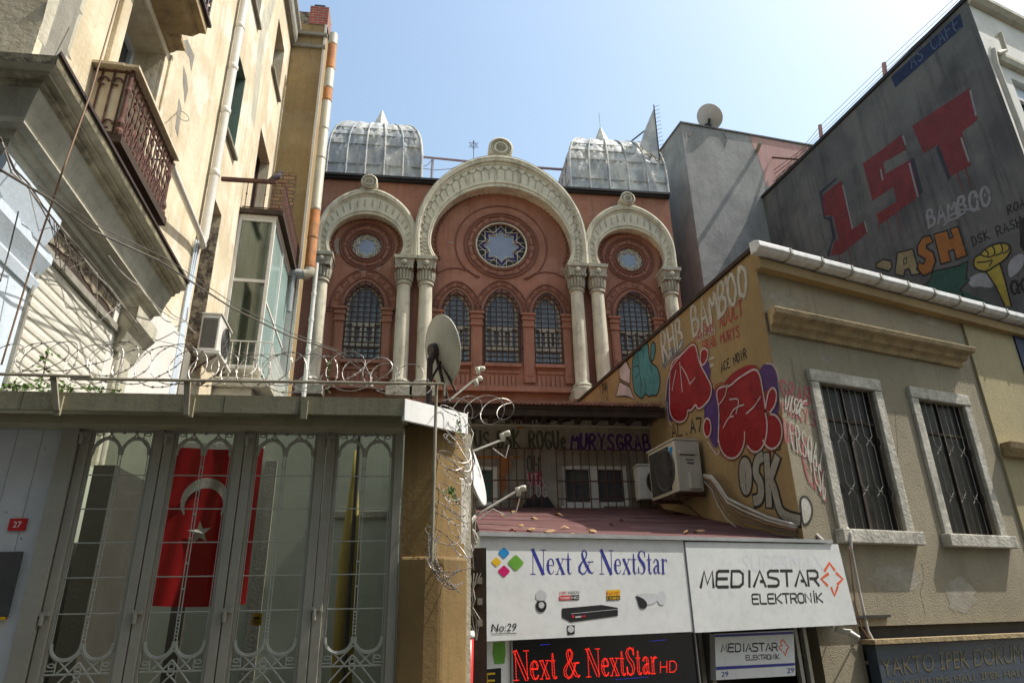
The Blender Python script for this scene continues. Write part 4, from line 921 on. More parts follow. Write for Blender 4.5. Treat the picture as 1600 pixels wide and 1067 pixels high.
# windows
for i, (hq, two) in enumerate(((hl[0],False),(hl[1],True))):
    (u0, z0_), (u1, z1_) = hq[0], hq[2]
    f = MB(); inn = [(u0+.07,z0_+.07),(u1-.07,z0_+.07),(u1-.07,z1_-.07),(u0+.07,z1_-.07)]; f.prism(BK, hq, -.12, -.03, [inn])
    if two:
        um = (u0+u1)/2; f.box(BK, um-.09, um+.07, z0_+.07, z1_-.07, -.12, -.02); f.box(BK, u0-.05, um+.1, z0_-.14, z0_-.01, -.05, .08)
    wf = f.build('window', 'oldwhite', bb, bevel=.006)
    f = MB(); f.box(BK, u0, u1, z0_, z1_, -.16, -.13); f.build('pane', 'darkpane' if two else 'greenpane', wf)
    g_ = MB(); e0, e1 = (u0-.12, u1+.32) if two else (u0-.05, u1+1.05*0+.75)
    zt_ = BK_(900,703,.1)[1] if two else BK_(800,700,.1)[1]; zb_ = z0_-.15
    n = 12 if two else 9
    for k in range(n):
        u = lerp(e0, e1, k/(n-1)); g_.bar(BK.w(u, zb_, .10), BK.w(u, zt_, .10), .011, 5)
    for z in (zb_+.25, (zb_+zt_)/2, zt_-.0): g_.bar(BK.w(e0, z, .115), BK.w(e1, z, .115), .012, 5)
    g_.build('bars', 'rustiron', wf)
b = MB(); b.pxs(BK, blob(782+0, 735, 6, 0) if False else [(780,718),(798,716),(800,730),(790,742),(792,760),(784,775),(779,750)], .01); b.build('rust_stain', 'rust', bw, solid=False)
for p_, d_ in (([(806,660),(816,662),(818,668),(808,670)],.064),([(735,712),(812,712),(812,717),(735,717)],.012),([(804,778),(816,780),(812,792),(806,792)],.011)):
    b = MB(); b.pxs(BK, p_, d_); b.build('rust_stain', 'rust', bw, solid=False)
b = MB(); b.pxs(BK, [(824,778),(840,770),(856,776),(868,793),(815,793)], .008); b.build('hole', 'black', bw, solid=False)
b = MB(); tagtext(b, BK, 'RASH', [(802,660),(837,662),(837,648),(802,646)], .028, .068); tagtext(b, BK, 'MSF', [(840,662),(868,664),(868,652),(840,650)], .02, .068); b.build('graffiti_lettering', 'gblack', bw, solid=False)
b = MB(); tagtext(b, BK, 'KUS', [(727,698),(768,700),(766,675),(728,670)], .04, .006); tagtext(b, BK, 'DSK ROGUe', [(778,700),(888,702),(886,674),(776,672)], .042, .006); tagtext(b, BK, 'OH', [(823,736),(844,738),(844,714),(823,712)], .03, .006); b.build('graffiti_lettering', 'ggreen', bw, solid=False)
b = MB(); q = [(891,702),(1020,704),(1016,679),(892,677)]; tagtext(b, BK, 'MURYSGRAB', q, .085, .006, .15, random.Random(5)); b.build('graffiti_outline', 'gpinkwhite', bw, solid=False)
b = MB(); tagtext(b, BK, 'MURYSGRAB', q, .058, .012, .15, random.Random(5)); b.build('graffiti_throwup', 'gpurple', bw, solid=False)
b = MB(); b.pxs(BK, [(824,738),(846,736),(850,760),(826,758)], .008); b.build('graffiti_shape', 'gdred', bw, solid=False)
b = MB(); tagtext(b, BK, 'UTA', [(825,757),(852,758),(850,740),(824,740)], .025, .010); tagtext(b, BK, 'FOG', [(828,776),(856,776),(856,758),(828,758)], .025, .010); b.build('graffiti_lettering', 'gpinkwhite', bw, solid=False)
# red sheet roof between the sign and the back wall
rb = BK_(740,794,.02); rc = BK_(1090,800,.02)
f0 = SG.p(752,838,-.12); f1 = SG.p(1300,850,-.12)
B0 = BK.w(at(738,792,11.75).x, at(738,792,11.75).z, .01); B1 = G.p(1095,800,.0); B1 = Vector((B1.x+.05, B1.y, B1.z)); zz = B0.z
c0 = BK.w(ur, zz, .01)
cor = G.w(0.05, f1.z, 0)
vs = [f0, f1, Vector((cor.x+.0, cor.y-.02, f1.z+.08)), c0, B0]
b = MB(); lo = [v-Vector((0,0,.05)) for v in vs]; b.add(vs+lo, [(0,1,2,3,4),(5,6,7,8,9)]+[(i,(i+1)%5,5+(i+1)%5,5+i) for i in range(5)])
sr = thing('shop_roof', 'flat dark red felt covered shop roof behind the white sign, strewn with dry leaves', 'roof', (f0.x, f0.y, f0.z-.05))
b.build('felt', 'sheetroof', sr)
b = MB()
for k in range(1, 7):
    t = k/7; a = f0.lerp(B0, t)+Vector((0,0,.006)); c = f1.lerp(c0, t)+Vector((0,0,.006)) if k > 2 else f1.lerp(Vector((cor.x,cor.y,f1.z+.08)), t)
    c = a.lerp(c, .985); b.tube([a, a.lerp(c,.5), c], .004, 4)
b.build('lap_joint', 'sheetroof', sr)
def onroof(s, t): return f0.lerp(f1, s).lerp(B0.lerp(c0, s), t)+Vector((0,0,.012))
lf = []
for k, (s, t) in enumerate([(.13,.12),(.12,.22),(.17,.08),(.24,.2),(.20,.45),(.30,.12),(.16,.7),(.42,.3),(.60,.15),(.66,.18),(.33,.6),(.10,.55),(.52,.45),(.22,.03),(.08,.09)]):
    c = onroof(s, t); a = rr.uniform(0, 6.3); r = rr.uniform(.05,.085); u = Vector((math.cos(a), math.sin(a), .1)); v = Vector((-math.sin(a), math.cos(a), .15))
    m = MB(); m.add([c-u*r, c-u*r*.3+v*r*.5, c+u*r*.5+v*r*.35+Vector((0,0,.02)), c+u*r*1.1, c+u*r*.4-v*r*.4, c-u*r*.3-v*r*.45+Vector((0,0,.02)), c+Vector((0,0,.03))], [(0,1,6),(1,2,6),(2,3,6),(3,4,6),(4,5,6),(5,0,6)])
    tag(m.build('dry_leaf', 'dryleaf', solid=False), 'curled brown dry leaf lying on the dark red shop roof', 'leaf', 'dry leaves scattered on the shop roof')
# ================================================================== SHOP SIGN AND SHOP FRONT
sg = thing('shop_sign', 'long white shop sign board with blue and black lettering and camera pictures, numbered 29', 'shop sign', tuple(SG.w(0,0)))
t0 = SG.uz(750,838); t1 = SG.uz(749,1002); e1 = SG.uz(1308,850); e2 = SG.uz(1338,975)
zT = (t0[1]+e1[1])/2; zB = (t1[1]+e2[1])/2; uE = (e1[0]+e2[0])/2; uM = SG.uz(1076,915)[0]
b = MB(); b.prism(SG, [(0,t1[1]),(uM-.006,lerp(t1[1],e2[1],.55)),(uM-.006,lerp(t0[1],e1[1],.55)),(0,t0[1])], -.25, 0); f = b.build('panel', 'signface', sg)
b = MB(); b.prism(SG, [(uM+.006,lerp(t1[1],e2[1],.55)-.01),(e2[0],e2[1]),(e1[0],e1[1]),(uM+.006,lerp(t0[1],e1[1],.55)-.01)], -.25, .012); f2 = b.build('panel', 'signface', sg)
b = MB(); b.prism(SG, [(-.02,t0[1]+.002),(e1[0]-.1,e1[1]+.008),(e1[0]-.1,e1[1]+.045),(-.02,t0[1]+.04)], -.27, .03); b.build('top_trim', 'greypipe', sg)
def srf(mb, F, s, q, d, scl=1.0, only=None):
    W_, st = serif_line(s); k = quadmap(F.uzs(q, d)); a = k(0,0); h = math.dist(k(0,0), k(0,1)); dd = d
    for l in st:
        mb.ribbon(F, [k(x/W_, y) for x, y, t in l], [max(t*h*scl*1.18, .0065) for x, y, t in l], dd); dd += .00004
    return mb
b = MB(); srf(b, SG, 'Next & NextStar', [(829,897),(1044,896),(1043,860),(829,858)], .001); b.build('lettering', 'navy', f, solid=False)
for nm, m_, cx, cy, r in (('blue','sblue',787.5,863.5,9.5),('green','sgreen',806,879,13.5),('yellow','syellow',775.5,877.5,8),('pink','spink',787.5,892,10)):
    b = MB(); b.pxs(SG, smooth_px([(cx-r,cy-.5),(cx-r*.5,cy-r*.52),(cx,cy-r),(cx+r*.5,cy-r*.5),(cx+r,cy),(cx+r*.5,cy+r*.52),(cx,cy+r),(cx-r*.5,cy+r*.48)], it=1), .003); b.build('logo_diamond', m_, f, solid=False)
b = MB(); addtext(b, SG, 'No:29', [(768,987),(806,985),(808,973),(769,974)], .003); b.pxs(SG, [(768,989.5),(807,988),(807,989),(768,990.5)], .003); b.build('lettering', 'ink', f, solid=False)
b = MB(); addtext(b, SG, 'HIK', [(874,928),(886,927.5),(887,923),(875,923)], .003); b.pxs(SG, [(874,930),(892,929.5),(892,937),(874,937.5)], .003); b.build('lettering', 'sred', f, solid=False)
b = MB(); addtext(b, SG, 'VISION', [(886.5,927.5),(905,927),(906,923),(887.5,923)], .003); b.pxs(SG, [(892.3,929.5),(905,929),(905,936.5),(892.3,937)], .003)
b.pxs(SG, [(948,931),(969,930),(969,936.5),(948,937.5)], .003); b.build('lettering', 'ink', f, solid=False)
b = MB(); addtext(b, SG, 'TURBO', [(875,936),(891,935.5),(891,931.5),(875,932)], .005); addtext(b, SG, 'HD', [(893,935.5),(904,935),(904,931),(893,931.5)], .005); b.build('lettering', 'white', f, solid=False)
b = MB(); b.pxs(SG, [(948,921.5),(969,920.5),(969,930),(948,931)], .003); addtext(b, SG, '1080', [(949,936.6),(968,935.8),(968,931.5),(949,932.2)], .005); b.build('badge', 'syellow', f, solid=False)
b = MB(); addtext(b, SG, 'Full HD', [(949,929.3),(968,928.5),(968,923),(949,923.8)], .005); b.build('lettering', 'sorange', f, solid=False)
# pictures printed on the sign: dome camera, recorder, bullet camera, disk
b = MB(); b.pxs(SG, smooth_px([(837,938),(837,926),(842,922),(845,919.5),(848,922),(854,926),(854,938)]), .003); b.pxs(SG, smooth_px([(994,927.5),(1028,926),(1030,938),(1012,946),(1000,940),(993,932)]), .003); b.pxs(SG, circ(1034,934,7,11,18), .0035); b.build('printed_camera', 'silver', f, solid=False)
b = MB(); b.pxs(SG, smooth_px([(837,938),(854,938),(854,952),(846,957),(838,952)]), .0045); b.pxs(SG, [(878,950),(940,944.5),(965.5,949),(965.5,961.5),(892,971.5),(878,964)], .003); b.pxs(SG, smooth_px([(993,930),(1000,932),(1010,938),(1012,948),(1004,951),(999,948),(996,936)]), .0045); b.pxs(SG, [(886,977),(898,976),(898,990),(887,991)], .003); b.build('printed_recorder', 'ink', f, solid=False)
b = MB(); b.pxs(SG, [(892,958),(965.5,951),(965.5,951.6),(892,958.8)], .005); b.pxs(SG, circ(846,945,4.5,5,14), .006); b.pxs(SG, circ(892,982.5,5,5.5,14), .005); b.pxs(SG, [(899,962.5),(908,961.5),(908,964),(899,965)], .005); b.build('printed_detail', 'silver', f, solid=False)
b = MB(); b.pxs(SG, circ(895.5,962.5,2.2,2.6,10), .005); b.pxs(SG, [(908.5,961.4),(915,960.8),(915,963.2),(908.5,963.8)], .005); b.build('printed_mark', 'sred', f, solid=False)
def mediastar(F, par, fx, dz, mt='ink'):
    D0 = .0132 if dz == 1 else .0012
    b = MB(); sc_ = lambda pts: [fx(*p) for p in pts]
    def strokes(s, q, wd, d):
        k = quadmap(F.uzs(q, d)); n = sum(.55 if c in 'Iİ' else 1 for c in s); x = 0; dd = d
        for c in s:
            wv = .55 if c in 'Iİ' else 1
            G2 = {'M':[[(0,0),(.7,6),(2.1,1.2),(3.5,6),(4.2,0)]],'E':[[(4,6),(.6,6),(0,5.4),(0,.6),(.6,0),(4,0)],[(0,3.1),(3.6,3.1)]],'D':[[(0,0),(0,6),(2.8,6),(4,4.8),(4,1.2),(2.8,0),(0,0)]],'A':[[(0,0),(2.2,6),(4.2,0)],[(2.4,1.9),(3.6,1.9)]],
             'S':[[(4,6),(.8,6),(0,5.2),(.2,3.6),(3.4,2.8),(4,2),(3.8,.5),(3,0),(0,0)]],'T':[[(-.2,6),(4.2,6)],[(2,6),(2,0)]],'R':[[(0,0),(0,6),(3.2,6),(4,5.2),(4,3.6),(3.2,2.8),(.8,2.8)],[(2.2,2.8),(4,0)]],'L':[[(0,6),(0,.6),(.6,0),(4,0)]],
             'K':[[(0,6),(0,0)],[(4,6),(.6,3),(4,0)]],'O':[[(1,0),(0,1),(0,5),(1,6),(3,6),(4,5),(4,1),(3,0),(1,0)]],'N':[[(0,0),(0,6),(4,0),(4,6)]],'I':[[(1.2,0),(1.2,6)]],'İ':[[(1.2,0),(1.2,6)],[(1.2,7.1),(1.2,7.5)]]}[c]
            for st in G2: b.ribbon(F, [k((x+a/5.1*1.0)/n, z/6) for a, z in st], wd, dd); dd += .00004
            x += wv
    strokes('MEDIASTAR', sc_([(1095,917),(1284,914),(1281,891),(1097,892)]), .030*dz, D0); strokes('ELEKTRONİK', sc_([(1176,943),(1288,940),(1286,926),(1175,928)]), .018*dz, D0)
    b.build('lettering', mt, par, solid=False)
    b = MB()
    for l in ([(1289,891),(1296,879),(1304,890)],[(1294,896),(1283,904),(1293,914)],[(1307,895),(1317,904),(1309,912)],[(1299,918),(1304,930),(1309,916)]): b.ribbon(F, F.uzs([fx(*p) for p in l], D0), .034*dz, D0)
    b.build('logo_star', 'sorange', par, solid=False)
mediastar(SG, f2, lambda x, y: (x, y), 1)
b = MB(); addtext(b, SG, 'SUPERMAX', [(1160,893),(1288,890),(1286,866),(1160,866)], .0128); b.build('faded_lettering', mk('fadeprint', (.60,.62,.65), (.58,.60,.62), bump=0, rough=.42), f2, solid=False)
# LED sign below
LS = Frame((SG.w(0,0,-.12).x, SG.w(0,0,-.12).y), 19.0)
ls = thing('led_sign', 'black LED sign with glowing red lettering hanging below the white board', 'led sign', tuple(LS.w(.6,0)))
a0 = LS.uz(797,1000)[0]; a1 = LS.uz(1086,1000)[0]; zz0 = LS.uz(900,1000)[1]+.05
b = MB(); b.box(LS, a0, a1, zz0-.72, zz0, -.06, 0); lb_ = b.build('screen', 'blackgloss', ls)
b = MB(); b.box(LS, a0, a0+.015, zz0-.72, zz0, .0005, .02); b.box(LS, a1-.015, a1, zz0-.72, zz0, .0005, .02); b.build('frame', 'greypipe', ls)
b = MB(); W_, st = serif_line('Next & NextStar'); q = [(803,1063),(1029,1052),(1027,1010),(801,1016)]; k = quadmap(LS.uzs(q, .004)); h = math.dist(k(0,0), k(0,1))
def dots(mb, F, pts, r, step, d):
    acc = 0
    for p_, q_ in zip(pts, pts[1:]):
        ln = math.dist(p_, q_)
        while acc < ln:
            t = acc/ln; x, z = lerp(p_[0], q_[0], t), lerp(p_[1], q_[1], t); mb.box(F, x-r, x+r, z-r, z+r, d, d+.004); acc += step
        acc -= ln
for l in st:
    pts = [(k(x/W_, y), t*h) for x, y, t in l]
    if max(t for _, t in pts) > .012:
        for sgn in (-1, 1):
            o = []
            for i, (p_, t) in enumerate(pts):
                a = pts[max(i-1,0)][0]; c = pts[min(i+1,len(pts)-1)][0]; dx, dz_ = c[0]-a[0], c[1]-a[1]; m_ = math.hypot(dx, dz_) or 1
                o.append((p_[0]-dz_/m_*t*.5*sgn, p_[1]+dx/m_*t*.5*sgn))
            dots(b, LS, o, .0032, .0115, .001)
    else: dots(b, LS, [p_ for p_, t in pts], .0032, .0115, .001)
k = quadmap(LS.uzs([(1032,1050),(1057,1049),(1057,1032),(1032,1033)], .004))
for l in ([(0,0),(0,1)],[(.4,0),(.4,1)],[(0,.5),(.4,.5)],[(.58,0),(.58,1),(.85,1),(1,.7),(1,.3),(.85,0),(.58,0)]): dots(b, LS, [k(*p) for p in l], .0035, .0115, .001)
b.build('lettering', 'led', lb_)
b = MB()
for q0, q1, n in (((845,1007),(858,1006),6),((1017,1001),(1040,999),9),((963,1061),(1012,1057),16)):
    for i in range(n): a = LS.uz(lerp(q0[0],q1[0],i/(n-1)), lerp(q0[1],q1[1],i/(n-1)), .004); b.box(LS, a[0]-.003, a[0]+.003, a[1]-.002, a[1]+.002, .001, .004)
b.build('indicator', 'ledblue', lb_)
# poster left of it (dark blocks and a bag of green; figures left out) and the second small sign
pn = thing('poster_panel', 'white poster panel with black squares and an orange letter beside the LED sign', 'poster', tuple(LS.w(.2,0)))
p0 = LS.uz(741,1003)[0]; p1 = a0-.004
b = MB(); b.box(LS, p0, p1, zz0-.8, zz0, -.05, 0); pp = b.build('board', 'white', pn)
b = MB(); b.pxs(LS, [(741,1003),(759,1002),(758,1024),(741,1025)], .003); b.pxs(LS, [(748,1046),(783,1043),(783,1078),(748,1080)], .003); b.build('square', 'ink', pp, solid=False)
b = MB(); b.pxs(LS, [(771,1003),(789,1002),(790,1020),(788,1036),(773,1037),(770,1020)], .003); b.build('green_shape', 'sgreen', pp, solid=False)
b = MB(); addtext(b, LS, 'E', [(758,1076),(774,1075),(774,1050),(758,1051)], .005); b.build('lettering', 'syellow', pp, solid=False)
sm = thing('small_shop_sign', 'small blue edged white sign with the number 29 twice, below the long board', 'shop sign', tuple(LS.w(2.6,0)))
b = MB(); q = LS.uzs([(1119,1062),(1243,1055),(1240,984),(1117,990)], .0); b.prism(LS, q, -.08, 0); s0 = b.build('panel', 'signface', sm)
b = MB(); b.pxs(LS, [(1117,991),(1240,986),(1240,990),(1117,995)], .003); b.pxs(LS, [(1119,1041),(1242,1035),(1242,1039),(1119,1046)], .003); b.build('blue_stripe', 'navy', s0, solid=False)
b = MB(); addtext(b, LS, '29', [(1127,1057),(1138,1056),(1138,1048),(1127,1049)], .003); addtext(b, LS, '29', [(1230,1051),(1241,1050),(1241,1042),(1230,1043)], .003); b.build('lettering', 'navy', s0, solid=False)
mediastar(LS, s0, lambda x, y: (1127+(x-1095)*.4775, 1018+(y-917)*.50-(x-1095)*.004), .5)
# shop body below the roof: dark interior
sb = thing('electronics_shop', 'dark recessed shop front with metal posts under the sign boards', 'shop', tuple(SG.w(2,0,-1)))
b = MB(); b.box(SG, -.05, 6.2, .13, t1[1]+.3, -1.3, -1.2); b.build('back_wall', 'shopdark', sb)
b = MB(); u_ = LS.uz(1098,1030)[0]
for px in (1095, 1110, 1248, 1262):
    b = MB(); u_ = SG.uz(px,1030,-.3)[0]; b.box(SG, u_, u_+.05, .13, t1[1]+.2, -.36, -.3); b.build('post', 'galv', sb)
u_ = SG.uz(1290,1030,-.3)[0]; b = MB(); b.box(SG, u_, u_+.7, .13, t1[1]+.02, -.6, -.35); b.build('pier', 'tanfront', sb)
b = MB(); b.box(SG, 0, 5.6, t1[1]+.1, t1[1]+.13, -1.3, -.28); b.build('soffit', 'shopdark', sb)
# ================================================================== DARK SIDE WALL BUILDING (far right)
ab = thing('concrete_building', 'tall dark grey building with painted letters IST and a white front, upper right', 'building', (A.o.x, A.o.y, 0))
az = (A.uz(1510,5)[1]+A.uz(1212,288)[1])/2; al = A.uz(1210,290)[0]+3
b = MB(); b.prism(A, [(0,0),(.1,0),(.1,az),(0,az)], -.004, 0); b.prism(A, [(.1,0),(al,0),(al,az),(.1,az)], -.28, 0); aw_ = b.build('side_wall', 'concrete', ab)
b = MB(); b.prism(A, [(-.05,az+.002),(al,az+.002),(al,az+.1),(-.05,az+.1)], -.35, .05); b.build('parapet_edge', 'black', ab)
fh = AF.uzs([(1587,120),(1640,150),(1700,330),(1640,300)])
wu0 = AF.uz(1590,150)[0]; wz1 = AF.uz(1592,128)[1]
b = MB(); b.prism(AF, [(.002,0),(.1,0),(.1,az),(.002,az)], -.004, 0); b.prism(AF, [(.1,0),(7,0),(7,az),(.1,az)], -.3, 0, [[(wu0,wz1-2.2),(wu0+2.4,wz1-2.2),(wu0+2.4,wz1),(wu0,wz1)]]); fw_ = b.build('front_wall', 'oldwhite', ab)
b = MB(); mould(b, AF, 0, 7, [(.001,az-.14),(.12,az-.12),(.2,az-.02),(.2,az+.08),(.001,az+.1)]); b.build('cornice', 'stone_pale', ab)
a_ = AF.uz(1575,98)[1]; b = MB(); mould(b, AF, .3, 7, [(.001,a_-.22),(.1,a_-.2),(.14,a_-.08),(.14,a_),(.001,a_+.02)]); b.build('string_course', 'stone_pale', ab)
b = MB(); b.box(AF, wu0, wu0+2.4, wz1-2.2, wz1, -.25, -.2); wn = b.build('window', 'blackgloss', ab)
b = MB(); b.box(AF, wu0, wu0+2.4, wz1-.4, wz1, -.19, -.13); b.build('blind', 'bluewhite', wn)
b = MB()
for uu in (0, .75, 1.55, 2.33): b.box(AF, wu0+uu, wu0+uu+.07, wz1-2.2, wz1, -.125, -.06)
b.box(AF, wu0, wu0+2.4, wz1-.5, wz1-.43, -.121, -.055); b.build('frame', 'white', wn)
b = MB(); b.tube([AF.p(1557,58,.1), AF.p(1562,53,.16), AF.p(1571,80,.14), AF.p(1560,84,.14), AF.p(1553,82,.14)], .05, 8); b.tube([AF.p(1552,78,.14), AF.p(1556,100,.14), AF.p(1590,190,.14), AF.p(1640,330,.14)], .055, 8); b.build('downpipe', 'pipecream', ab, smooth=True)
D_ = .005
b = MB()
for i, p_ in enumerate(([(1285,305),(1315,282),(1332,358),(1349,346),(1355,364),(1315,397),(1298,399),(1303,379),(1310,374),(1302,337),(1288,337)],
    [(1348,256),(1378,234),(1408,211),(1416,234),(1380,254),(1383,272),(1422,250),(1437,306),(1374,352),(1369,335),(1401,315),(1396,292),(1363,314)],
    [(1425,197),(1515,138),(1527,188),(1503,206),(1517,258),(1485,276),(1467,226),(1443,240)])): b.pxs(A, p_, D_)
b.build('graffiti_letter', 'gist', aw_, solid=False)
rr_ = random.Random(5)
for k_, (x_, y_) in enumerate(((1310,395),(1325,385),(1400,330),(1385,340),(1495,268),(1508,262),(1372,350))):
    u0_, z0_ = A.uz(x_, y_); hz_ = MB(); hz_.ribbon(A, [(u0_, z0_), (u0_, z0_-rr_.uniform(.25,.7))], [.03,.012], D_-.001); hz_.build('graffiti_drip', 'gist', aw_, solid=False)
b = MB()
for p_ in ([(1317,290),(1332,357)],[(1351,346),(1355,362)],[(1421,256),(1434,307)],[(1376,265),(1379,281)],[(1411,213),(1415,226)],[(1516,142),(1525,180)],[(1502,216),(1514,252)]): outl(b, A, p_, .05, D_+.004, False)
tagtext(b, A, 'BAMBOO', [(1450,356),(1552,318),(1548,288),(1446,330)], .07, D_, .15); outl(b, A, [(1480,340),(1500,328),(1531,327)], .05, D_, False); outl(b, A, [(1475,352),(1484,344),(1498,340)], .05, D_, False); b.pxs(A, circ(1523,307,2,2.5,8), D_+.003); b.pxs(A, circ(1539,305,2,2.5,8), D_+.003)
b.build('graffiti_lettering', mk('gfadedwhite', (.27,.275,.28), (.2,.205,.21), scale=5), aw_, solid=False)
b = MB(); b.pxs(A, [(1309,279),(1285,302),(1291,340),(1299,338),(1306,374),(1300,380),(1296,402),(1292,398),(1301,372),(1296,345),(1287,342),(1280,300),(1305,279)], D_-.002); b.pxs(A, [(1437,306),(1442,300),(1428,246),(1422,250)], D_-.002); b.pxs(A, [(1485,276),(1482,284),(1462,232),(1467,226)], D_-.002); b.build('graffiti_shadow', 'gsh', aw_, solid=False)
b = MB(); b.pxs(A, [(1392,121),(1500,22),(1505,42),(1399,137)], D_); banner = b.build('painted_band', 'gdblue', aw_, solid=False)
b = MB(); tagtext(b, A, 'AS CAFE', [(1424,108),(1504,42),(1498,22),(1418,88)], .035, D_+.004, .1); b.build('graffiti_lettering', mk('gbandtext', (.10,.13,.2), bump=0), aw_, solid=False)
# RASH letters, fist and wings low on the dark wall
ln = dict(
 H=[(1459,366),(1480,360),(1484,373),(1489,371),(1484,358),(1497,354),(1511,399),(1494,406),(1490,390),(1482,393),(1486,408),(1470,413)],
 S=[(1433,385),(1441,371),(1453,368),(1458,378),(1447,383),(1448,388),(1458,394),(1462,408),(1455,426),(1443,431),(1432,420),(1436,409),(1443,413),(1446,405),(1434,398)],
 A_=[(1402,395),(1426,389),(1437,428),(1424,430),(1420,420),(1414,422),(1412,432),(1398,428)],
 R=[(1369,412),(1380,405),(1392,408),(1394,418),(1388,424),(1369,418)])
b = MB(); b.pxs(A, ln['H'], D_); b.pxs(A, ln['S'], D_); b.build('graffiti_letter', 'gorange', aw_, solid=False)
b = MB(); b.pxs(A, ln['A_'], D_); b.pxs(A, smooth_px(ln['R']), D_); b.build('graffiti_letter', 'gsand', aw_, solid=False)
b = MB()
for k_ in ln: outl(b, A, ln[k_], .05, D_+.003)
outl(b, A, [(1412,405),(1416,402),(1417,411),(1412,413)], .04, D_+.003)
gr_ = [[(1452,440),(1458,424),(1498,415),(1512,408),(1509,436),(1516,437),(1500,452),(1512,474),(1470,466),(1440,448)]]
for l in gr_: outl(b, A, l, .04, D_+.003)
tagtext(b, A, 'DSK RASH', [(1520,384),(1600,352),(1596,338),(1516,370)], .03, D_, .4); tagtext(b, A, 'QO', [(1580,460),(1612,452),(1608,434),(1578,440)], .06, D_, .3); tagtext(b, A, 'ROA', [(1574,335),(1604,322),(1602,310),(1572,322)], .03, D_, .4)
fist = smooth_px([(1521,416),(1522,402),(1531,398),(1539,389),(1550,383),(1565,379),(1577,382),(1580,391),(1574,402),(1566,409),(1556,415),(1541,425),(1527,422)], it=1)
spike = [(1540,424),(1552,419),(1562,411),(1571,440),(1580,478),(1570,478),(1556,448)]
outl(b, A, fist, .04, D_+.003); outl(b, A, [(1540,424),(1556,448),(1570,478)], .035, D_+.003, False); outl(b, A, [(1562,411),(1571,440),(1580,478)], .035, D_+.003, False)
for l in ([(1531,398),(1542,402),(1545,396),(1539,390)],[(1543,402),(1553,400),(1555,392),(1550,384)],[(1555,399),(1565,396),(1567,388),(1563,380)],[(1567,396),(1576,392),(1577,384)],[(1527,410),(1542,409),(1552,405),(1546,416)]): outl(b, A, smooth_px(l, False), .03, D_+.0035, False)
b.pxs(A, [(1592,345),(1605,336),(1605,400),(1594,386)], D_)
b.build('graffiti_outline', 'gblack', aw_, solid=False)
b = MB(); b.pxs(A, fist, D_); b.pxs(A, spike, D_+.0004); b.build('graffiti_fist', 'gyellow', aw_, solid=False)
b = MB(); b.pxs(A, gr_[0], D_); b.pxs(A, smooth_px([(1436,452),(1470,470),(1510,476),(1560,482),(1540,470),(1520,462),(1500,452),(1470,445)]), D_+.0005); b.build('graffiti_shape', 'gdgreen', aw_, solid=False)
b = MB(); b.pxs(A, smooth_px([(1511,438),(1524,428),(1540,426),(1550,436),(1553,448),(1544,450),(1532,447),(1518,450)]), D_); b.pxs(A, smooth_px([(1574,408),(1600,392),(1600,416),(1586,430),(1576,436)]), D_); b.build('graffiti_wing', 'gpale', aw_, solid=False)
# posts and wires on its roof edge
rp = []
for k, (x, y0, y1) in enumerate(((1284,216,196),(1384,121,99))):
    b = MB(); b.bar(A.p(x, y0+4, -.1), A.p(x-3, y1, -.1), .06, 6)
    o = b.build('roof_post', 'pink', None); tag(o, ['short pink post on the dark building roof edge, nearer the pink wall', 'short pink post on the dark building roof edge, nearer the white front'][k], 'post', 'posts on the roof edge')
b = MB()
for dy in (-2, 6, 12):
    b.tube([A.p(1212,282+dy*.2,-.1), A.p(1281,200+dy,-.1), A.p(1381,103+dy,-.1), A.p(1515,-22+dy,-.1)], .009, 4)
tag(b.build('wire', 'cable', None), 'thin wires strung between the pink posts along the roof edge', 'wire')
# ================================================================== GREY BLOCK WITH PINK UPPER PART
_b = at(1064, 193, 17.7); BF = Frame((_b.x, _b.y), 7.6)
bs = thing('rendered_tower', 'pale grey rendered stair tower with a pink painted corner, beside the synagogue', 'building', (_b.x, _b.y, 0))
zq = BF.uz(1064,193)[1]
b = MB(); b.prism(BF, [(0,0),(9,0),(9,zq),(0,zq)], -5, 0); bf = b.build('wall', 'block', bs)
b = MB(); b.box(BF, -.04, 9, zq+.002, zq+.06, -5, .04); b.build('coping', 'concrete', bs)
b = MB(); b.pxs(BF, [(1172,212),(1200,217.5),(1264,230),(1300,236),(1290,300),(1208,291),(1197,291),(1193,270),(1184,243),(1176,226)], .004); b.build('painted_area', 'pink', bf, solid=False)
b = MB(); b.tube([BF.p(1183,236,-.02), BF.p(1188,222,.55)], .07, 8); b.build('spout', 'pipecream', bf)
b = MB(); b.tube([BF.p(1128,200,.02), BF.p(1132,210,.02), BF.p(1136,217,.02), BF.p(1137,222,.02), BF.p(1134,228,.02)], .014, 5); b.build('cable', 'cablewhite', bf)
b = MB()
for p_ in ([(1069,206),(1070.5,206),(1071.5,215),(1070.5,215)],[(1074,206),(1077,206),(1078,215),(1075,215)]): b.pxs(BF, p_, .004)
b.build('mark', 'gblack', bf, solid=False)
b = MB(); b.bar(BF.p(1206,246.5,.05), BF.p(1252,250,.6), .035, 6); 
for q0, q1 in (((1209,266),(1264,226)),((1210,272),(1266,229)),((1212,278),(1262,238)),((1208,284),(1262,246))): b.bar(BF.p(*q0,.06), BF.p(*q1,.4), .012, 4)
b.build('rail_and_lines', 'rustiron', bs)
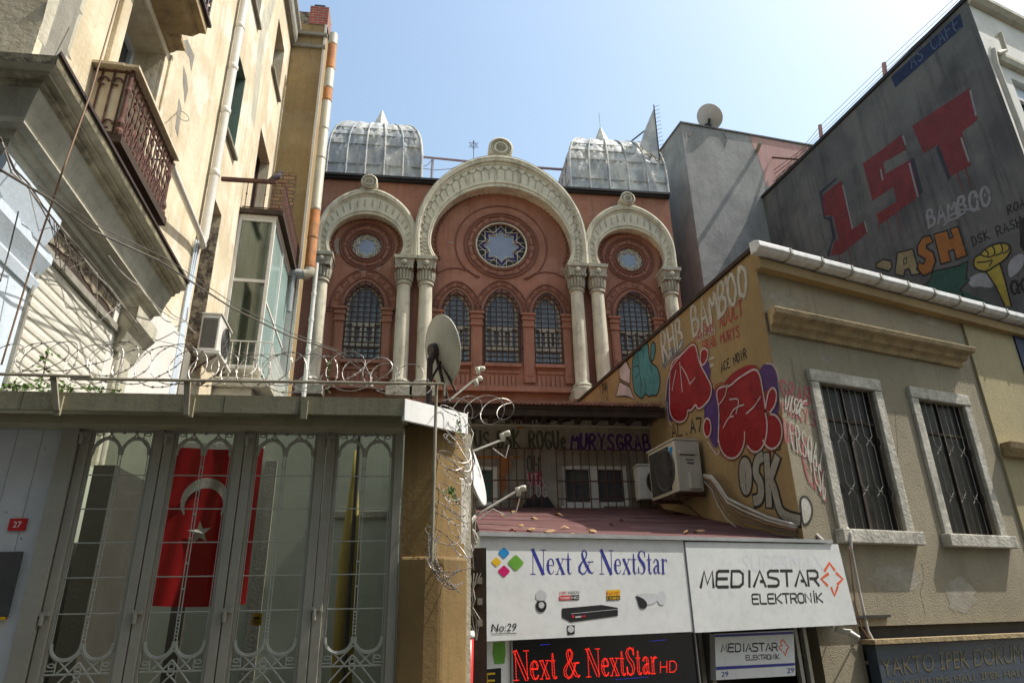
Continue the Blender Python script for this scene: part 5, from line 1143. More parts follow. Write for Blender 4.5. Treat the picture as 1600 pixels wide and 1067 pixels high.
# ================================================================== UNSEEN HOUSES ACROSS THE STREET (added behind the viewer to occlude the sky)
OP = Frame((20, -5.5), 180)
for k, (x0, x1, h_, m_, lb_) in enumerate(((3,13.8,15,'plaster_grey','unseen grey rendered house added across the street to occlude the sky, with six rows of windows'),(14,24,13,'yellowwall','unseen yellow house added across the street to occlude the sky, left of the grey one'),(24.2,34,16,'plaster_tan','unseen tan house added across the street to occlude the sky, at the far left end'))):
    t = thing('unseen_street_house', lb_, 'house', tuple(OP.w((x0+x1)/2, 0)))
    hs = [[(u,z),(u+1.1,z),(u+1.1,z+1.7),(u,z+1.7)] for u in [x0+1+i*2.4 for i in range(4)] for z in (1,4.2,7.4,10.4)]
    b = MB(); b.prism(OP, [(x0,0),(x1,0),(x1,h_),(x0,h_)], -.3, 0, hs); b.build('wall', m_, t)
    b = MB(); b.box(OP, x0, x1, 0, h_-.3, -8, -.5); b.build('body', m_, t)
    for q in hs:
        b = MB(); b.prism(OP, q, -.2, -.12, [[(q[0][0]+.08,q[0][1]+.08),(q[1][0]-.08,q[0][1]+.08),(q[1][0]-.08,q[2][1]-.08),(q[0][0]+.08,q[2][1]-.08)]]); w_ = b.build('window', 'oldwhite', t)
        b = MB(); b.box(OP, q[0][0], q[1][0], q[0][1], q[2][1], -.25, -.201); b.build('pane', 'darkpane', w_)
# ================================================================== LEFT APARTMENT BUILDING
lbg = thing('apartment_building', 'weathered yellow plastered apartment building with stone shop cornice along the left', 'building', tuple(L.w(-5, 0)))
def rect(q, F=L):      # near-top, far-top, far-bottom, near-bottom
    l = F.uzs(q); return ((l[0][0]+l[3][0])/2, (l[1][0]+l[2][0])/2, (l[2][1]+l[3][1])/2, (l[0][1]+l[1][1])/2)
UN = -9.3
rG = rect([(372,80),(384,121),(366,240),(350,205)]); rB = rect([(436,31),(444,76),(435,155),(424,105)])
uC0 = L.uz(408,200)[0]; uC1 = L.uz(422,250)[0]; zC = L.uz(408,200)[1]; rC = (uC0, uC1, 9.0, zC)
uA1, zA0 = L.uz(403,40); rA = (uA1-.85, uA1, zA0, zA0+1.6)
rD = (L.uz(202,0)[0], L.uz(253,85)[0], 5.55, L.uz(253,85)[1])
rR = (L.uz(330,298)[0], L.uz(347,333)[0], 5.2, 7.95)
ZT = L.uz(455,73)[1]
b = MB(); h = [[(a[0],a[2]),(a[1],a[2]),(a[1],a[3]),(a[0],a[3])] for a in (rG,rB,rC,rA,rD,rR)]
b.prism(L, [(UN,0),(0,0),(0,ZT+1.0),(UN,ZT+1.0)], -.35, 0, h); lw = b.build('wall', 'plaster', lbg)
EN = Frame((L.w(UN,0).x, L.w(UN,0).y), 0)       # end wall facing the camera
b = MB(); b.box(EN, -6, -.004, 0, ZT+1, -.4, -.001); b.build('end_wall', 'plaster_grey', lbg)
EF = Frame((L.w(0,0).x, L.w(0,0).y), 0)         # far return facing the camera
xr_ = at(509,43,EF.o.y).x-EF.o.x
zt_a = at(480,38,EF.o.y).z
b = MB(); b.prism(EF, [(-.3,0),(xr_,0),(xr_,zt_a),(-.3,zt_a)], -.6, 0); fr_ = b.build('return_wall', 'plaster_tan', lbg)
zc1 = at(480,76,EF.o.y).z
b = MB(); b.box(EF, -.2, xr_+.05, zc1, zc1+.10, .001, .07); b.box(EF, -.2, xr_+.07, zc1+.4, zc1+.48, .001, .09); b.build('return_cornice', 'plaster_grey', lbg)
b = MB(); b.box(EF, xr_-.02, xr_+.035, 5, zt_a, .003, .03); b.build('corner_strip', 'whitepipe', lbg)
xb0 = at(484,25,EF.o.y).x-EF.o.x
b = MB(); b.box(EF, xb0, xr_+.04, zt_a+.003, at(500,12,EF.o.y).z, -.5, .03); ch = b.build('chimney', 'brick', lbg)
b = MB(); b.box(EF, xb0+.08, xr_-.08, at(500,12,EF.o.y).z+.003, at(500,8,EF.o.y).z+.05, -.42, -.05); b.build('chimney_cap', 'black', ch)
b = MB(); b.box(EF, -.1, xb0-.01, zt_a+.003, zt_a+.42, -.35, .0); b.build('broken_parapet', 'rubble', lbg)
b = MB(); mould(b, L, UN, -.02, [(.001,ZT),(.10,ZT+.04),(.14,ZT+.14),(.14,ZT+.4),(.2,ZT+.5),(.2,ZT+.62),(.001,ZT+.65)]); b.build('roof_cornice', 'plaster_grey', lbg)
def window(r, pane, depth=.24, sill=True, frame='darkwood', bars=1):
    u0, u1, z0, z1 = r; f = MB(); F = L
    f.prism(F, [(u0-.01,z0-.01),(u1+.01,z0-.01),(u1+.01,z1+.01),(u0-.01,z1+.01)], -depth-.05, -depth, [[(u0+.06,z0+.06),(u1-.06,z0+.06),(u1-.06,z1-.06),(u0+.06,z1-.06)]])
    f.box(F, (u0+u1)/2-.03, (u0+u1)/2+.03, z0+.06, z1-.06, -depth-.045, -depth+.01)
    w_ = f.build('window', frame, lbg)
    f = MB(); f.box(F, u0, u1, z0, z1, -depth-.1, -depth-.055); f.build('pane', pane, w_)
    if sill:
        f = MB(); f.box(F, u0-.06, u1+.06, z0-.06, z0-.002, -depth, .07); f.build('sill', 'plaster_grey', w_)
    return w_
window(rG, 'greenpane', .3); window(rB, 'darkpane'); window(rA, 'darkpane'); window(rD, 'darkpane', .3, False, 'bluewhite')
window(rC, 'darkwood', .2, False)
# embrasure lining of the big balcony window and its hood
u0, u1, z0, z1 = rD
b = MB(); b.box(L, u0-.18, u0-.002, z0, z1+.18, .001, .05); b.box(L, u1+.002, u1+.18, z0, z1+.18, .001, .05); b.box(L, u0-.002+.002, u1, z1+.002, z1+.18, .001, .05); b.box(L, u1+.10, u1+.18, z0, z1+.1, .051, .08)
b.build('window_surround', 'plaster', lbg, bevel=.008)
q = L.uz(276,88,.12); b = MB(); mould(b, L, u0-.3, q[0]-.08, [(.001,q[1]-.02),(.08,q[1]),(.12,q[1]+.06),(.2,q[1]+.1),(.2,q[1]+.16),(.001,q[1]+.18)]); b.build('window_hood', 'ledge', lbg)
# bare masonry recess
u0, u1, z0, z1 = rR
b = MB(); b.box(L, u0-.02, u1+.02, z0, z1+.02, -.42, -.30); b.box(L, u1-.02, u1+.01, z0, z1-.25, -.3, -.004); b.build('recess_masonry', 'rubble', lbg)
u0, u1, z0, z1 = rG; b = MB(); b.box(L, u1-.012, u1+.01, z0, z1, -.24, -.004); b.box(L, u0, u1-.013, z1-.012, z1+.01, -.24, -.004); b.build('window_reveal', 'greenpaint', lbg)
# notches, putlog holes and anchors; flat grey shapes paint the zigzag quoin shadows
b = MB(); rr = random.Random(11)
for p_ in ([(279,67),(293,62),(304,88),(303,93),(299,112),(296,90)],[(287,103),(292,120),(294,140),(289,163),(286,125)],[(280,153),(284,170),(278,215),(274,200)],[(118,2),(130,24),(124,22),(112,44),(104,72),(112,95),(97,78),(104,40)]): b.pxs(L, p_, .003)
b.build('chipped_plaster_shadow', 'plaster_grey', lw, solid=False)
b = MB(); b.pxs(L, [(75,0),(136,0),(110,80),(96,110),(60,60)], .002); b.pxs(L, [(410,20),(424,0),(432,0),(415,60),(405,140),(398,200),(392,180)], .002); b.build('faded_patch', 'stone_pale', lw, solid=False)
# white painted lower wall
b = MB(); b.box(L, -6.9, -4.45, 0, 5.32, .001, .035); b.build('lower_wall', 'oldwhite', lbg)
b = MB(); b.box(L, -4.44, -4.1, 0, 5.25, .001, .05); b.build('pier', 'plaster_grey', lbg)
# shop entablature with return at the near corner
prof = [(.001,5.42),(.45,5.42),(.45,5.34),(.42,5.325),(.385,5.32),(.385,5.295),(.36,5.285),(.335,5.28),(.335,5.25),(.30,5.24),(.285,5.20),(.25,5.12),(.225,5.03),(.225,5.02),(.225,4.985),(.15,4.975),(.13,4.93),(.09,4.925),(.09,4.86),(.05,4.85),(.04,4.80),(.001,4.79)]
u1e = -6.12; m = len(prof)
en = None
def strip(i0, i1, name, mat, par):
    pr = prof[i0:i1]; m = len(pr); b = MB(); vs = [L.w(UN-d, z, d) for d, z in pr]+[L.w(u1e, z, d) for d, z in pr]
    b.add(vs, [(i, i+1, m+i+1, m+i) for i in range(m-1)])
    left = [Vector((v.x-5, v.y, v.z)) for v in vs[:m]]; b.add(left+vs[:m], [(i, i+1, m+i+1, m+i) for i in range(m-1)])
    return b.build(name, mat, par, solid=False)
en = strip(0, 3, 'shop_cornice', 'moss', lbg)
strip(2, 6, 'fillet', 'stone_pale', en); strip(5, 10, 'moulding', 'stone', en); strip(9, 13, 'cove', 'cove', en); strip(12, 15, 'lower_fillet', 'stone_pale', en); strip(14, 21, 'lower_band', 'cove', en)
b = MB(); b.add([L.w(u1e, z, d) for d, z in prof], [tuple(range(len(prof)))]); b.build('end_face', 'stone', en, solid=False)
b = MB(); vs = [L.w(UN-.47, 5.422, .47), L.w(u1e, 5.422, .47), L.w(u1e, 5.422, 0), L.w(UN, 5.422, 0)]; b.add([v+Vector((0,0,dz)) for dz in (0,.03) for v in vs], [(0,1,2,3),(4,5,6,7),(0,1,5,4),(1,2,6,5),(2,3,7,6),(3,0,4,7)]); b.build('lead_flashing', 'iron', en)
b = MB(); rr = random.Random(2)
pts = [(UN+.2,4.79),(u1e,4.79),(u1e,4.62)]; n = 26
for k in range(n): pts.append((lerp(u1e, UN+.2, (k+.5)/n), 4.66+rr.uniform(-.05,.05)))
b.prism(L, pts, .002, .03); b.build('broken_render', 'rubble', lbg); b = MB(); b.box(L, UN+.9, u1e-.2, 4.545, 4.70, .0022, .022); b.build('lintel_beam_shade', 'darkwood', lbg)  # dark box paints the shade of the recess round the rusted beam
# pilaster at the corner
b = MB(); p0, p1 = UN-.0, L.uz(61,397,.06)[0]
b.box(L, p0-.06, p1, 0, 4.1, .001, .06); b.box(EN, -.6, .055, 0, 4.1, .002, .065)
mould(b, L, p0-.06, p1, [(.001,4.1),(.08,4.1),(.10,4.18),(.07,4.22),(.10,4.28),(.14,4.36),(.14,4.44),(.001,4.46)]); mould(b, L, p0-.06, p1, [(.001,4.5),(.07,4.5),(.10,4.6),(.13,4.7),(.13,4.78),(.001,4.785)])
b.build('pilaster', 'bluewhite', lbg)
# second pilaster bracket at the far end of the shop
b = MB(); b.box(L, -6.7, -6.35, 0, 4.35, .036, .08); mould(b, L, -6.75, -6.3, [(.036,4.3),(.08,4.3),(.14,4.45),(.16,4.5),(.24,4.62),(.24,4.78),(.036,4.785)]); b.build('console', 'stone_pale', lbg)
# roller shutter
us0, us1 = p1+.01, L.uz(182,531)[0]; zs = L.uz(61,397)[1]
b = MB(); n = 46
pts = []
zz = .2
sec = []
for k in range(n):
    z = lerp(zs, 0.2, k/n); z2 = lerp(zs, .2, (k+1)/n); h_ = z-z2; sec += [(.018,z),(.030,z-h_*.10),(.033,z-h_*.5),(.030,z-h_*.86),(.018,z-h_*.93)]
vs = [L.w(us0, z, d) for d, z in sec]+[L.w(us1, z, d) for d, z in sec]; m = len(sec)
b.add(vs, [(i, i+1, m+i+1, m+i) for i in range(m-1)]); b.build('roller_shutter', 'shutterwhite', lbg, solid=False)
b = MB(); b.box(L, us0-.01, us1+.03, zs+.002, zs+.07, .002, .07); b.box(L, us0-.03, us0, 0.2, zs, .037, .09); b.box(L, us1, us1+.06, .2, zs, .036, .09); b.build('shutter_frame', 'galv', lbg)
# main balcony: cast iron rail, panel, handrail boards
bal = MB(); D = .34; bu0, bu1 = L.uz(208,112,D)[0], L.uz(270,245,D)[0]; bz0, bz1 = 5.78, L.uz(208,112,D)[1]
sl_ = MB(); sl_.box(L, bu0-.03, bu1+.05, bz0-.09, bz0, .002, D+.05); sl_.box(L, bu0, bu1, bz0-.14, bz0-.092, .002, D-.03)
bslab = sl_.build('balcony', 'darkwood', lbg)
b = MB()
for (u, d) in ((bu0, D), (bu1, D)):
    b.lathe(L.w(u, 0, d), [(.035,bz0),(.04,bz0+.05),(.025,bz0+.08),(.04,bz0+.13),(.022,bz0+.2),(.02,bz0+.45),(.03,bz0+.52),(.02,bz0+.56),(.02,bz1)], 10)
n = 15
for k in range(n):
    u = lerp(bu0, bu1, (k+.5)/n); b.lathe(L.w(u, 0, D), [(.010,bz0),(.018,bz0+.06),(.010,bz0+.12),(.010,bz0+.3),(.020,bz0+.36),(.010,bz0+.42),(.010,bz1)], 6)
    for z, r in ((bz0+.12,.038),(bz0+.26,.03),(bz0+.50,.036),(bz0+.64,.03)):
        b.tube([L.w(u+r*math.cos(a)*.8+(.04 if k % 2 else -.0), z+r*math.sin(a), D) for a in [i*math.pi/5 for i in range(8)]], .009, 4)
    for s_ in (-1, 1): b.tube([L.w(u+s_*.02, bz0+.1, D), L.w(u+s_*.045, bz0+.2, D), L.w(u, bz0+.33, D)], .008, 4)
for z in (bz0+.03, bz0+.09, bz1-.16, bz1-.02): b.bar(L.w(bu0, z, D), L.w(bu1, z, D), .012, 5)
for k in range(3):
    d = lerp(.03, D, (k+.5)/3); b.bar(L.w(bu0, bz0, d), L.w(bu0, bz1, d), .009, 5); b.bar(L.w(bu1, bz0, d), L.w(bu1, bz1, d), .009, 5)
for u in (bu0, bu1):
    for z in (bz0+.03, bz1-.02): b.bar(L.w(u, z, 0), L.w(u, z, D), .012, 5)
for z in (bz0+.12, bz1-.15):
    for d in (.11, .23): b.tube([L.w(bu0-.008, z+.045*math.sin(a), d+.045*math.cos(a)) for a in [i*math.pi/5 for i in range(9)]], .011, 5)
b.build('railing', 'rustiron', bslab)
b = MB(); b.hexa([L.w(bu0+.01,bz0+.02,.02),L.w(bu0+.01,bz0+.02,D-.03),L.w(bu0+.03,bz0+.02,D-.03),L.w(bu0+.03,bz0+.02,.02),L.w(bu0+.01,bz1-.03,.02),L.w(bu0+.01,bz1-.03,D-.03),L.w(bu0+.03,bz1-.03,D-.03),L.w(bu0+.03,bz1-.03,.02)])
b.build('side_panel', 'plaster', bslab)
b = MB(); b.box(L, bu0-.06, bu1+.03, bz1, bz1+.03, D-.06, D+.07); b.box(L, bu0-.07, bu0+.05, bz1, bz1+.03, .005, D-.061); b.build('handrail', 'plaster', bslab)
# small planter with washing line bracket under the balcony end
b = MB(); b.tube([L.w(L.uz(270,180)[0]+.2*math.cos(a)*.3, L.uz(270,180)[1]+.06*math.sin(a), .12+.06*math.cos(a)) for a in [i*math.pi/6 for i in range(13)]], .006, 4); b.bar(L.p(275,178,0), L.p(275,178,.12), .006, 4); b.build('wire_bracket', 'galv', lbg)
# upper balcony corbels at the top edge
q = L.uz(296,64,.32); zz = q[1]
b = MB(); b.box(L, q[0]-1.9, q[0]+.03, zz+.16, zz+.28, .002, .48); mould(b, L, q[0]-1.9, q[0]-.15, [(.002,zz-.05),(.10,zz-.03),(.22,zz+.03),(.34,zz+.07),(.40,zz+.155),(.002,zz+.158)]); ub = b.build('upper_balcony', 'ledge', lbg)
b = MB(); b.box(L, q[0]-1.9, q[0]+.05, zz+.283, zz+.33, .002, .52)
for k in range(16):
    u = q[0]-.02-k*.11; b.bar(L.w(u, zz+.33, .49), L.w(u, zz+1.1, .49), .010, 5)
    for z in (.45,.6,.9): b.tube([L.w(u-.055+.04*math.cos(a), zz+z+.045*math.sin(a), .49) for a in [i*math.pi/4 for i in range(9)]], .010, 4)
b.build('railing', 'iron', ub)
# downpipes
b = MB(); up = L.uz(350,190,.1)[0]
b.tube([L.w(up, 17, .10), L.w(up, 6.93, .10), L.w(up, 6.75, .06)], .065, 12); 
for z in (11.0, 9.2, 8.0, 12.6, 10.1): b.lathe(L.w(up, 0, .10), [(.07,z),(.078,z+.02),(.078,z+.08),(.07,z+.1)], 12)
dp = b.build('downpipe', 'whitepipe', lbg, smooth=True)
b = MB(); b.tube([L.p(268,258,.33), L.p(271,268,.30), L.p(312,366,.13), L.w(up+.02, 6.78, .11)], .042, 10); b.build('side_pipe', 'whitepipe', dp, smooth=True)
b = MB()
for k in range(5): b.tube([L.w(up-.12+k*.045, 6.8, .03+.02*(k % 2)), L.w(up-.10+k*.04, 6.0, .03), L.w(up-.12+k*.045, 5.0, .04), L.w(up-.1+k*.04, 4.2, .03)], .016, 6)
b.build('conduit', 'bluewhite', lbg)
# glazed bay with its balcony on top and the lower balcony
bu = L.uz(374,336)[0]; bd = .66; btop = 8.62; bbot = 5.72
bay = MB(); J = .045
def post(u0, u1, d0, d1, z0=bbot, z1=btop): bay.box(L, u0, u1, z0, z1, d0, d1)
post(bu, bu+.05, .002, .06); post(bu, bu+.06, bd-.06, bd)
post(-.10, -.02, bd-.06, bd); post(bu+1.15, bu+1.21, bd-.05, bd-.005)
bay.box(L, bu, -.02, btop, btop+.07, .002, bd+.02); bay.box(L, bu, -.02, bbot-.07, bbot, .002, bd+.02)
bay.box(L, bu+.01, bu+.05, 7.3, 7.36, .06, bd-.06); bay.box(L, bu+.06, -.1, 6.95, 7.0, bd-.05, bd-.01)
bay.box(L, bu+.01, bu+.05, btop-.06, btop, .06, bd-.06); bay.box(L, bu+.06, -.1, btop-.06, btop, bd-.05, bd-.01)
bay_o = bay.build('bay_window', 'oldwhite', lbg, bevel=.005)
b = MB(); b.box(L, bu+.025, bu+.035, bbot, btop, .06, bd-.06); b.build('pane', 'bayglass', bay_o); b = MB(); b.box(L, bu+.06, -.1, bbot, btop, bd-.035, bd-.025); b.build('pane', 'tealglass', bay_o)
b = MB(); rows = []
for k in range(20):
    d = lerp(.07, bd-.08, k/19); b.box(L, bu+.14+.015*math.sin(k*1.7), bu+.16+.015*math.sin(k*1.7), bbot, btop-.05, d, d+.03)
for k in range(50):
    u = lerp(bu+.18, -.12, k/49); b.box(L, u, u+.05, bbot, btop-.05, bd-.16+.015*math.sin(k*1.3), bd-.14+.015*math.sin(k*1.3))
b.build('curtain', mk('baycurtain', (.30,.36,.32), (.22,.28,.25), scale=3, bump=.05), bay_o)
# balcony on top of the bay
b = MB(); b.box(L, bu-.06, -.02, btop+.072, btop+.17, .002, bd+.12); tb = b.build('balcony', 'darkwood', lbg)
b = MB(); Z0, Z1 = btop+.17, L.uz(437,264,.66)[1]; Z1 = Z0+.62
D2 = bd+.08
for k in range(5): d = lerp(.08, D2, k/4); b.lathe(L.w(bu-.03,0,d), [(.009,Z0),(.009,Z0+.3),(.018,Z0+.33),(.009,Z0+.36),(.009,Z1)], 5)
for k in range(24):
    u = lerp(bu-.03, -.05, k/23); b.lathe(L.w(u,0,D2), [(.011,Z0),(.011,Z0+.3),(.02,Z0+.33),(.011,Z0+.36),(.011,Z1)], 5)
    if k % 1 == 0: b.tube([L.w(u+.03+.03*math.cos(a), Z0+.12+.04*math.sin(a), D2) for a in [i*math.pi/4 for i in range(9)]], .008, 4); b.tube([L.w(u+.03+.03*math.cos(a), Z0+.46+.04*math.sin(a), D2) for a in [i*math.pi/4 for i in range(9)]], .008, 4)
for z in (Z0+.04, Z1): b.bar(L.w(bu-.03,z,.03), L.w(bu-.03,z,D2), .012, 5); b.bar(L.w(bu-.03,z,D2), L.w(-.05,z,D2), .014, 5)
b.build('railing', 'rustiron', tb)
b = MB(); q = at(427,270,EF.o.y); q2 = at(445,325,EF.o.y); b.box(EF, q.x-EF.o.x, xr_-.3, btop+.2, q.z, .002, .03); b.build('exposed_brick', 'brickold', lbg)
b = MB(); b.hexa([L.p(345,281,.1)+Vector((0,0,0))]+[L.p(345,281,.1)+v for v in (Vector((.85,0,.0)),Vector((.85,.05,0)),Vector((0,.05,0)),Vector((0,0,.06)),Vector((.85,0,.06)),Vector((.85,.05,.06)),Vector((0,.05,.06)))]); b.build('steel_beam', 'rustiron', lbg)
# lower balcony in front of the bay foot
zl0 = L.uz(411,572,.85)[1]; D3 = .86; zl0 = 5.42; zl1 = 6.12
b = MB(); b.box(L, bu-.12, -.6, zl0-.12, zl0, .002, D3+.06); lbal = b.build('balcony', 'stone_pale', lbg)
b = MB()
for k in range(7): d = lerp(.1, D3, k/6); b.lathe(L.w(bu-.08,0,d), [(.008,zl0),(.008,zl0+.2),(.014,zl0+.23),(.008,zl0+.26),(.008,zl0+.45),(.014,zl0+.48),(.008,zl0+.5),(.008,zl1)], 5)
for k in range(16): u = lerp(bu-.08, -.65, k/15); b.lathe(L.w(u,0,D3), [(.008,zl0),(.008,zl0+.2),(.014,zl0+.23),(.008,zl0+.26),(.008,zl0+.45),(.014,zl0+.48),(.008,zl0+.5),(.008,zl1)], 5)
for z in (zl0+.03, zl1): b.bar(L.w(bu-.08,z,.03), L.w(bu-.08,z,D3), .011, 5); b.bar(L.w(bu-.08,z,D3), L.w(-.65,z,D3), .011, 5)
b.build('railing', 'whitepipe', lbal)
b = MB(); b.box(L, bu, -.02, 0, zl0-.13, .002, .62); b.box(L, bu+.3, -.02, zl0+.0, bbot-.072, .002, .6); b.build('ground_bay', 'oldwhite', lbg)
b = MB(); x0 = at(452,500,EF.o.y).x-EF.o.x; b.box(EF, x0-.35, xr_-.04, 3, at(478,452,EF.o.y).z, .002, .04); b.build('white_lower_panel', 'oldwhite', lbg)
b = MB(); x1 = at(487,520,EF.o.y).x; b.tube([(x1-.02, EF.o.y-.09, 9.0), (x1-.02, EF.o.y-.09, 4)], .045, 10)
for z in (8.2, 7.6, 6.9): b.lathe((x1-.02, EF.o.y-.09, 0), [(.05,z),(.056,z+.05),(.05,z+.1)], 10)
b.build('thin_downpipe', 'oldwhite', lbg, smooth=True)
# rusty flue
fl = thing('flue_pipe', 'tall rusty metal flue pipe running up beside the synagogue to the roof', 'pipe', (-2.8, 13.7, 9))
FY = 13.68; p0 = at(521,55,FY); p1 = at(484,420,FY)
FXY = ((p0.x+p1.x)/2, FY)
def fz(y): return at(lerp(521,484,(y-55)/365), y, FY).z
segs = [(55,72,'pipecream'),(72,110,'rust'),(110,140,'pipecream'),(140,160,'rust'),(160,250,'pipecream'),(250,330,'pipecream'),(330,420,'rust')]
for y0, y1, m_ in segs:
    b = MB(); z0_, z1_ = fz(y1), fz(y0)
    n_ = max(1, int((y1-y0)/45))
    for k in range(n_):
        a_, c_ = lerp(z0_, z1_, k/n_), lerp(z0_, z1_, (k+1)/n_); b.lathe((*FXY,0), [(.108,a_),(.118,a_+.015),(.118,a_+.05),(.112,a_+.07),(.112,c_-.01),(.108,c_)], 18)
    b.build('pipe_section', m_, fl, smooth=True)
b = MB(); z = fz(420); b.tube([(*FXY, z), (FXY[0], FY, z-.08), (FXY[0]-.05, FY-.02, z-.15), (FXY[0]-.12, FY-.04, z-.17)], .12, 14); b.build('elbow', 'pipecream', fl, smooth=True)
b = MB(); b.tube([(FXY[0]-.10, FY-.04, z-.17), (FXY[0]-.38, FY-.10, z-.17)], .105, 14); b.lathe((FXY[0]-.38, FY-.10, z-.17), [(.12,0),(.125,.02),(.125,.06),(.12,.08)], 14, (-1,-.2,0)); b.tube([(FXY[0]-.30, FY-.10, z-.2), (FXY[0]-.31, FY-.12, z-1.1)], .05, 8); b.build('duct', 'greypipe', fl, smooth=True)
# pigeon on the rail of the upper bay balcony
pc = L.w(bu+.02, Z1+.06, D2-.12)
pc = Vector((L.w(bu-.03,0,.55).x, L.w(bu-.03,0,.55).y, Z1))
b = MB()
X_ = Vector((1,0,0))
b.tube([pc+Vector((-.15,0,.03)), pc+Vector((-.10,0,.06)), pc+Vector((-.03,0,.10)), pc+Vector((.04,0,.14)), pc+Vector((.08,0,.19)), pc+Vector((.09,0,.23)), pc+Vector((.11,0,.25)), pc+Vector((.145,0,.24))], [.012,.025,.055,.058,.035,.026,.026,.005], 10)
for s_ in (-.02,.02): b.bar(pc+Vector((.01,s_,0)), pc+Vector((.0,s_,.08)), .005, 4)
pg = b.build('pigeon', 'pigeon', None, smooth='all'); tag(pg, 'grey pigeon perched on the balcony rail above the glazed bay', 'bird')
# ================================================================== AIR CONDITIONERS
def acunit(name, label, o, u, n, w_, h_, dp_, mat, group=None):
    """o = back lower corner, u = along the fan face, n = facing direction of the fan"""
    u = Vector(u).normalized(); n = Vector(n).normalized(); zv = Vector((0,0,1)); o = Vector(o)
    t = thing(name, label, 'air conditioner', tuple(o), group)
    P_ = lambda a, z, d: o+u*a+n*d+zv*z
    def bxp(mb, a0, a1, z0, z1, d0, d1): mb.hexa([P_(a0,z0,d0),P_(a1,z0,d0),P_(a1,z0,d1),P_(a0,z0,d1),P_(a0,z1,d0),P_(a1,z1,d0),P_(a1,z1,d1),P_(a0,z1,d1)])
    b = MB(); bxp(b, 0, w_, 0, h_, 0, dp_); c = b.build('casing', mat, t, bevel=.012)
    b = MB(); bxp(b, -.012, w_+.012, h_+.002, h_+.03, -.01, dp_+.02); b.build('lid', mat, t, bevel=.006)
    b = MB(); ca, cz, r = w_*.60, h_*.5, h_*.40
    b.tube([P_(ca+r*math.cos(a), cz+r*math.sin(a), dp_+.012) for a in [2*math.pi*i/28 for i in range(28)]], .012, 6, True)
    for k in range(1, 6): b.tube([P_(ca+r*k/6*math.cos(a), cz+r*k/6*math.sin(a), dp_+.012) for a in [2*math.pi*i/20 for i in range(20)]], .003, 4, True)
    for k in range(8): a = k*math.pi/4; b.bar(P_(ca, cz, dp_+.012), P_(ca+r*math.cos(a), cz+r*math.sin(a), dp_+.012), .004, 4)
    b.build('fan_guard', 'acgrille', t)
    b = MB(); b.add([P_(ca+r*math.cos(a), cz+r*math.sin(a), dp_+.0025) for a in [2*math.pi*i/28 for i in range(28)]], [tuple(range(28))]); b.build('fan', 'black', t, solid=False)
    return t, P_, bxp, c
# left wall unit (fan faces the alley, slotted end faces the camera)
ua = L.uz(313,525,.12)[0]; za0 = L.uz(313,553,.12)[1]; hA = .58
t, P_, bxp, c = acunit('air_conditioner', 'white rust streaked air conditioner with slotted end on a rusty shelf on the left wall', L.w(ua, za0, .10), L.u, L.n, .72, hA, .27, 'acwhite')
b = MB()
for k in range(15): z = .05+k*(hA-.1)/15; bxp(b, -.006, -.0005, z, z+.02, .03, .24)
b.build('vent_slot', 'black', t)
b = MB()
bxp(b, -.08, .8, -.06, -.02, -.02, .33); 
b.build('shelf', 'acwhite', t)
b = MB(); b.bar(P_(.0,-.06,.28), P_(.0,-.35,-.05), .014, 5); b.bar(P_(.6,-.06,.28), P_(.6,-.35,-.05), .014, 5); b.build('bracket', 'rustiron', t)
# big beige unit on the graffiti wall
u_, z0_ = G.uz(1103,768,.06); z1_ = G.uz(1103,684,.06)[1]; hB = z1_-z0_
t, P_, bxp, c = acunit('air_conditioner', 'large beige air conditioner with blue emblem hanging on the graffiti wall', G.w(u_+.95, z0_, .08), -G.u, G.n, .95, hB, .42, 'acbeige')
b = MB()
for k in range(26): a = .03+k*.63/26; bxp(b, .04+a, .046+a, .05, hB-.05, .4275, .432)
for k in range(12): z = .05+k*(hB-.1)/12; bxp(b, .05, .72, z, z+.006, .4275, .434)
b.build('grille', 'acgrille', t)
b = MB(); bxp(b, .04, .73, .05, hB-.05, .4205, .4265); b.build('grille_backing', 'black', t)
b = MB(); s_ = .77; b.add([P_(s_,hB*.62,.4225), P_(s_+.12,hB*.88,.4225), P_(s_,hB*.9,.4225)], [(0,1,2)]); b.build('emblem', 'sblue', c, solid=False)
b = MB(); b.add([P_(s_+.02,hB*.52,.4225), P_(s_+.09,hB*.52,.4225), P_(s_+.09,hB*.55,.4225), P_(s_+.02,hB*.55,.4225)], [(0,1,2,3)])
for k, (d0, d1, z0__, z1__) in enumerate(((.10,.34,.70,.76),(.12,.26,.60,.63),(.12,.24,.53,.57))):
    b.add([P_(.9502, hB*z0__, d0), P_(.9502, hB*z0__, d1), P_(.9502, hB*z1__, d1), P_(.9502, hB*z1__, d0)], [(0,1,2,3)])
b.build('printed_label', 'acgrille', c, solid=False)
b = MB(); bxp(b, .951, .99, .04, hB*.36, .06, .24); bxp(b, .951, .975, hB*.72, hB*.80, .08, .36); b.build('valve_cover', 'acbeige', t, bevel=.006)
b = MB(); bxp(b, .08, .12, -.05, -.005, -.07, .46); bxp(b, .80, .84, -.05, -.005, -.07, .46); b.bar(P_(.82,-.05,.40), P_(.82,-.45,-.06), .014, 5); b.bar(P_(.1,-.05,.40), P_(.1,-.45,-.06), .014, 5); b.build('bracket', 'rustiron', t)
q = BK.uz(1003,779,.35); q2 = BK.uz(1027,727,.35)
acunit('air_conditioner', 'small white air conditioner low on the graffitied back wall, behind the large beige one', BK.w(q[0]-.02, q[1], .05), (1,0,0), (0,-1,0), .62, q2[1]-q[1], .27, 'acwhite')
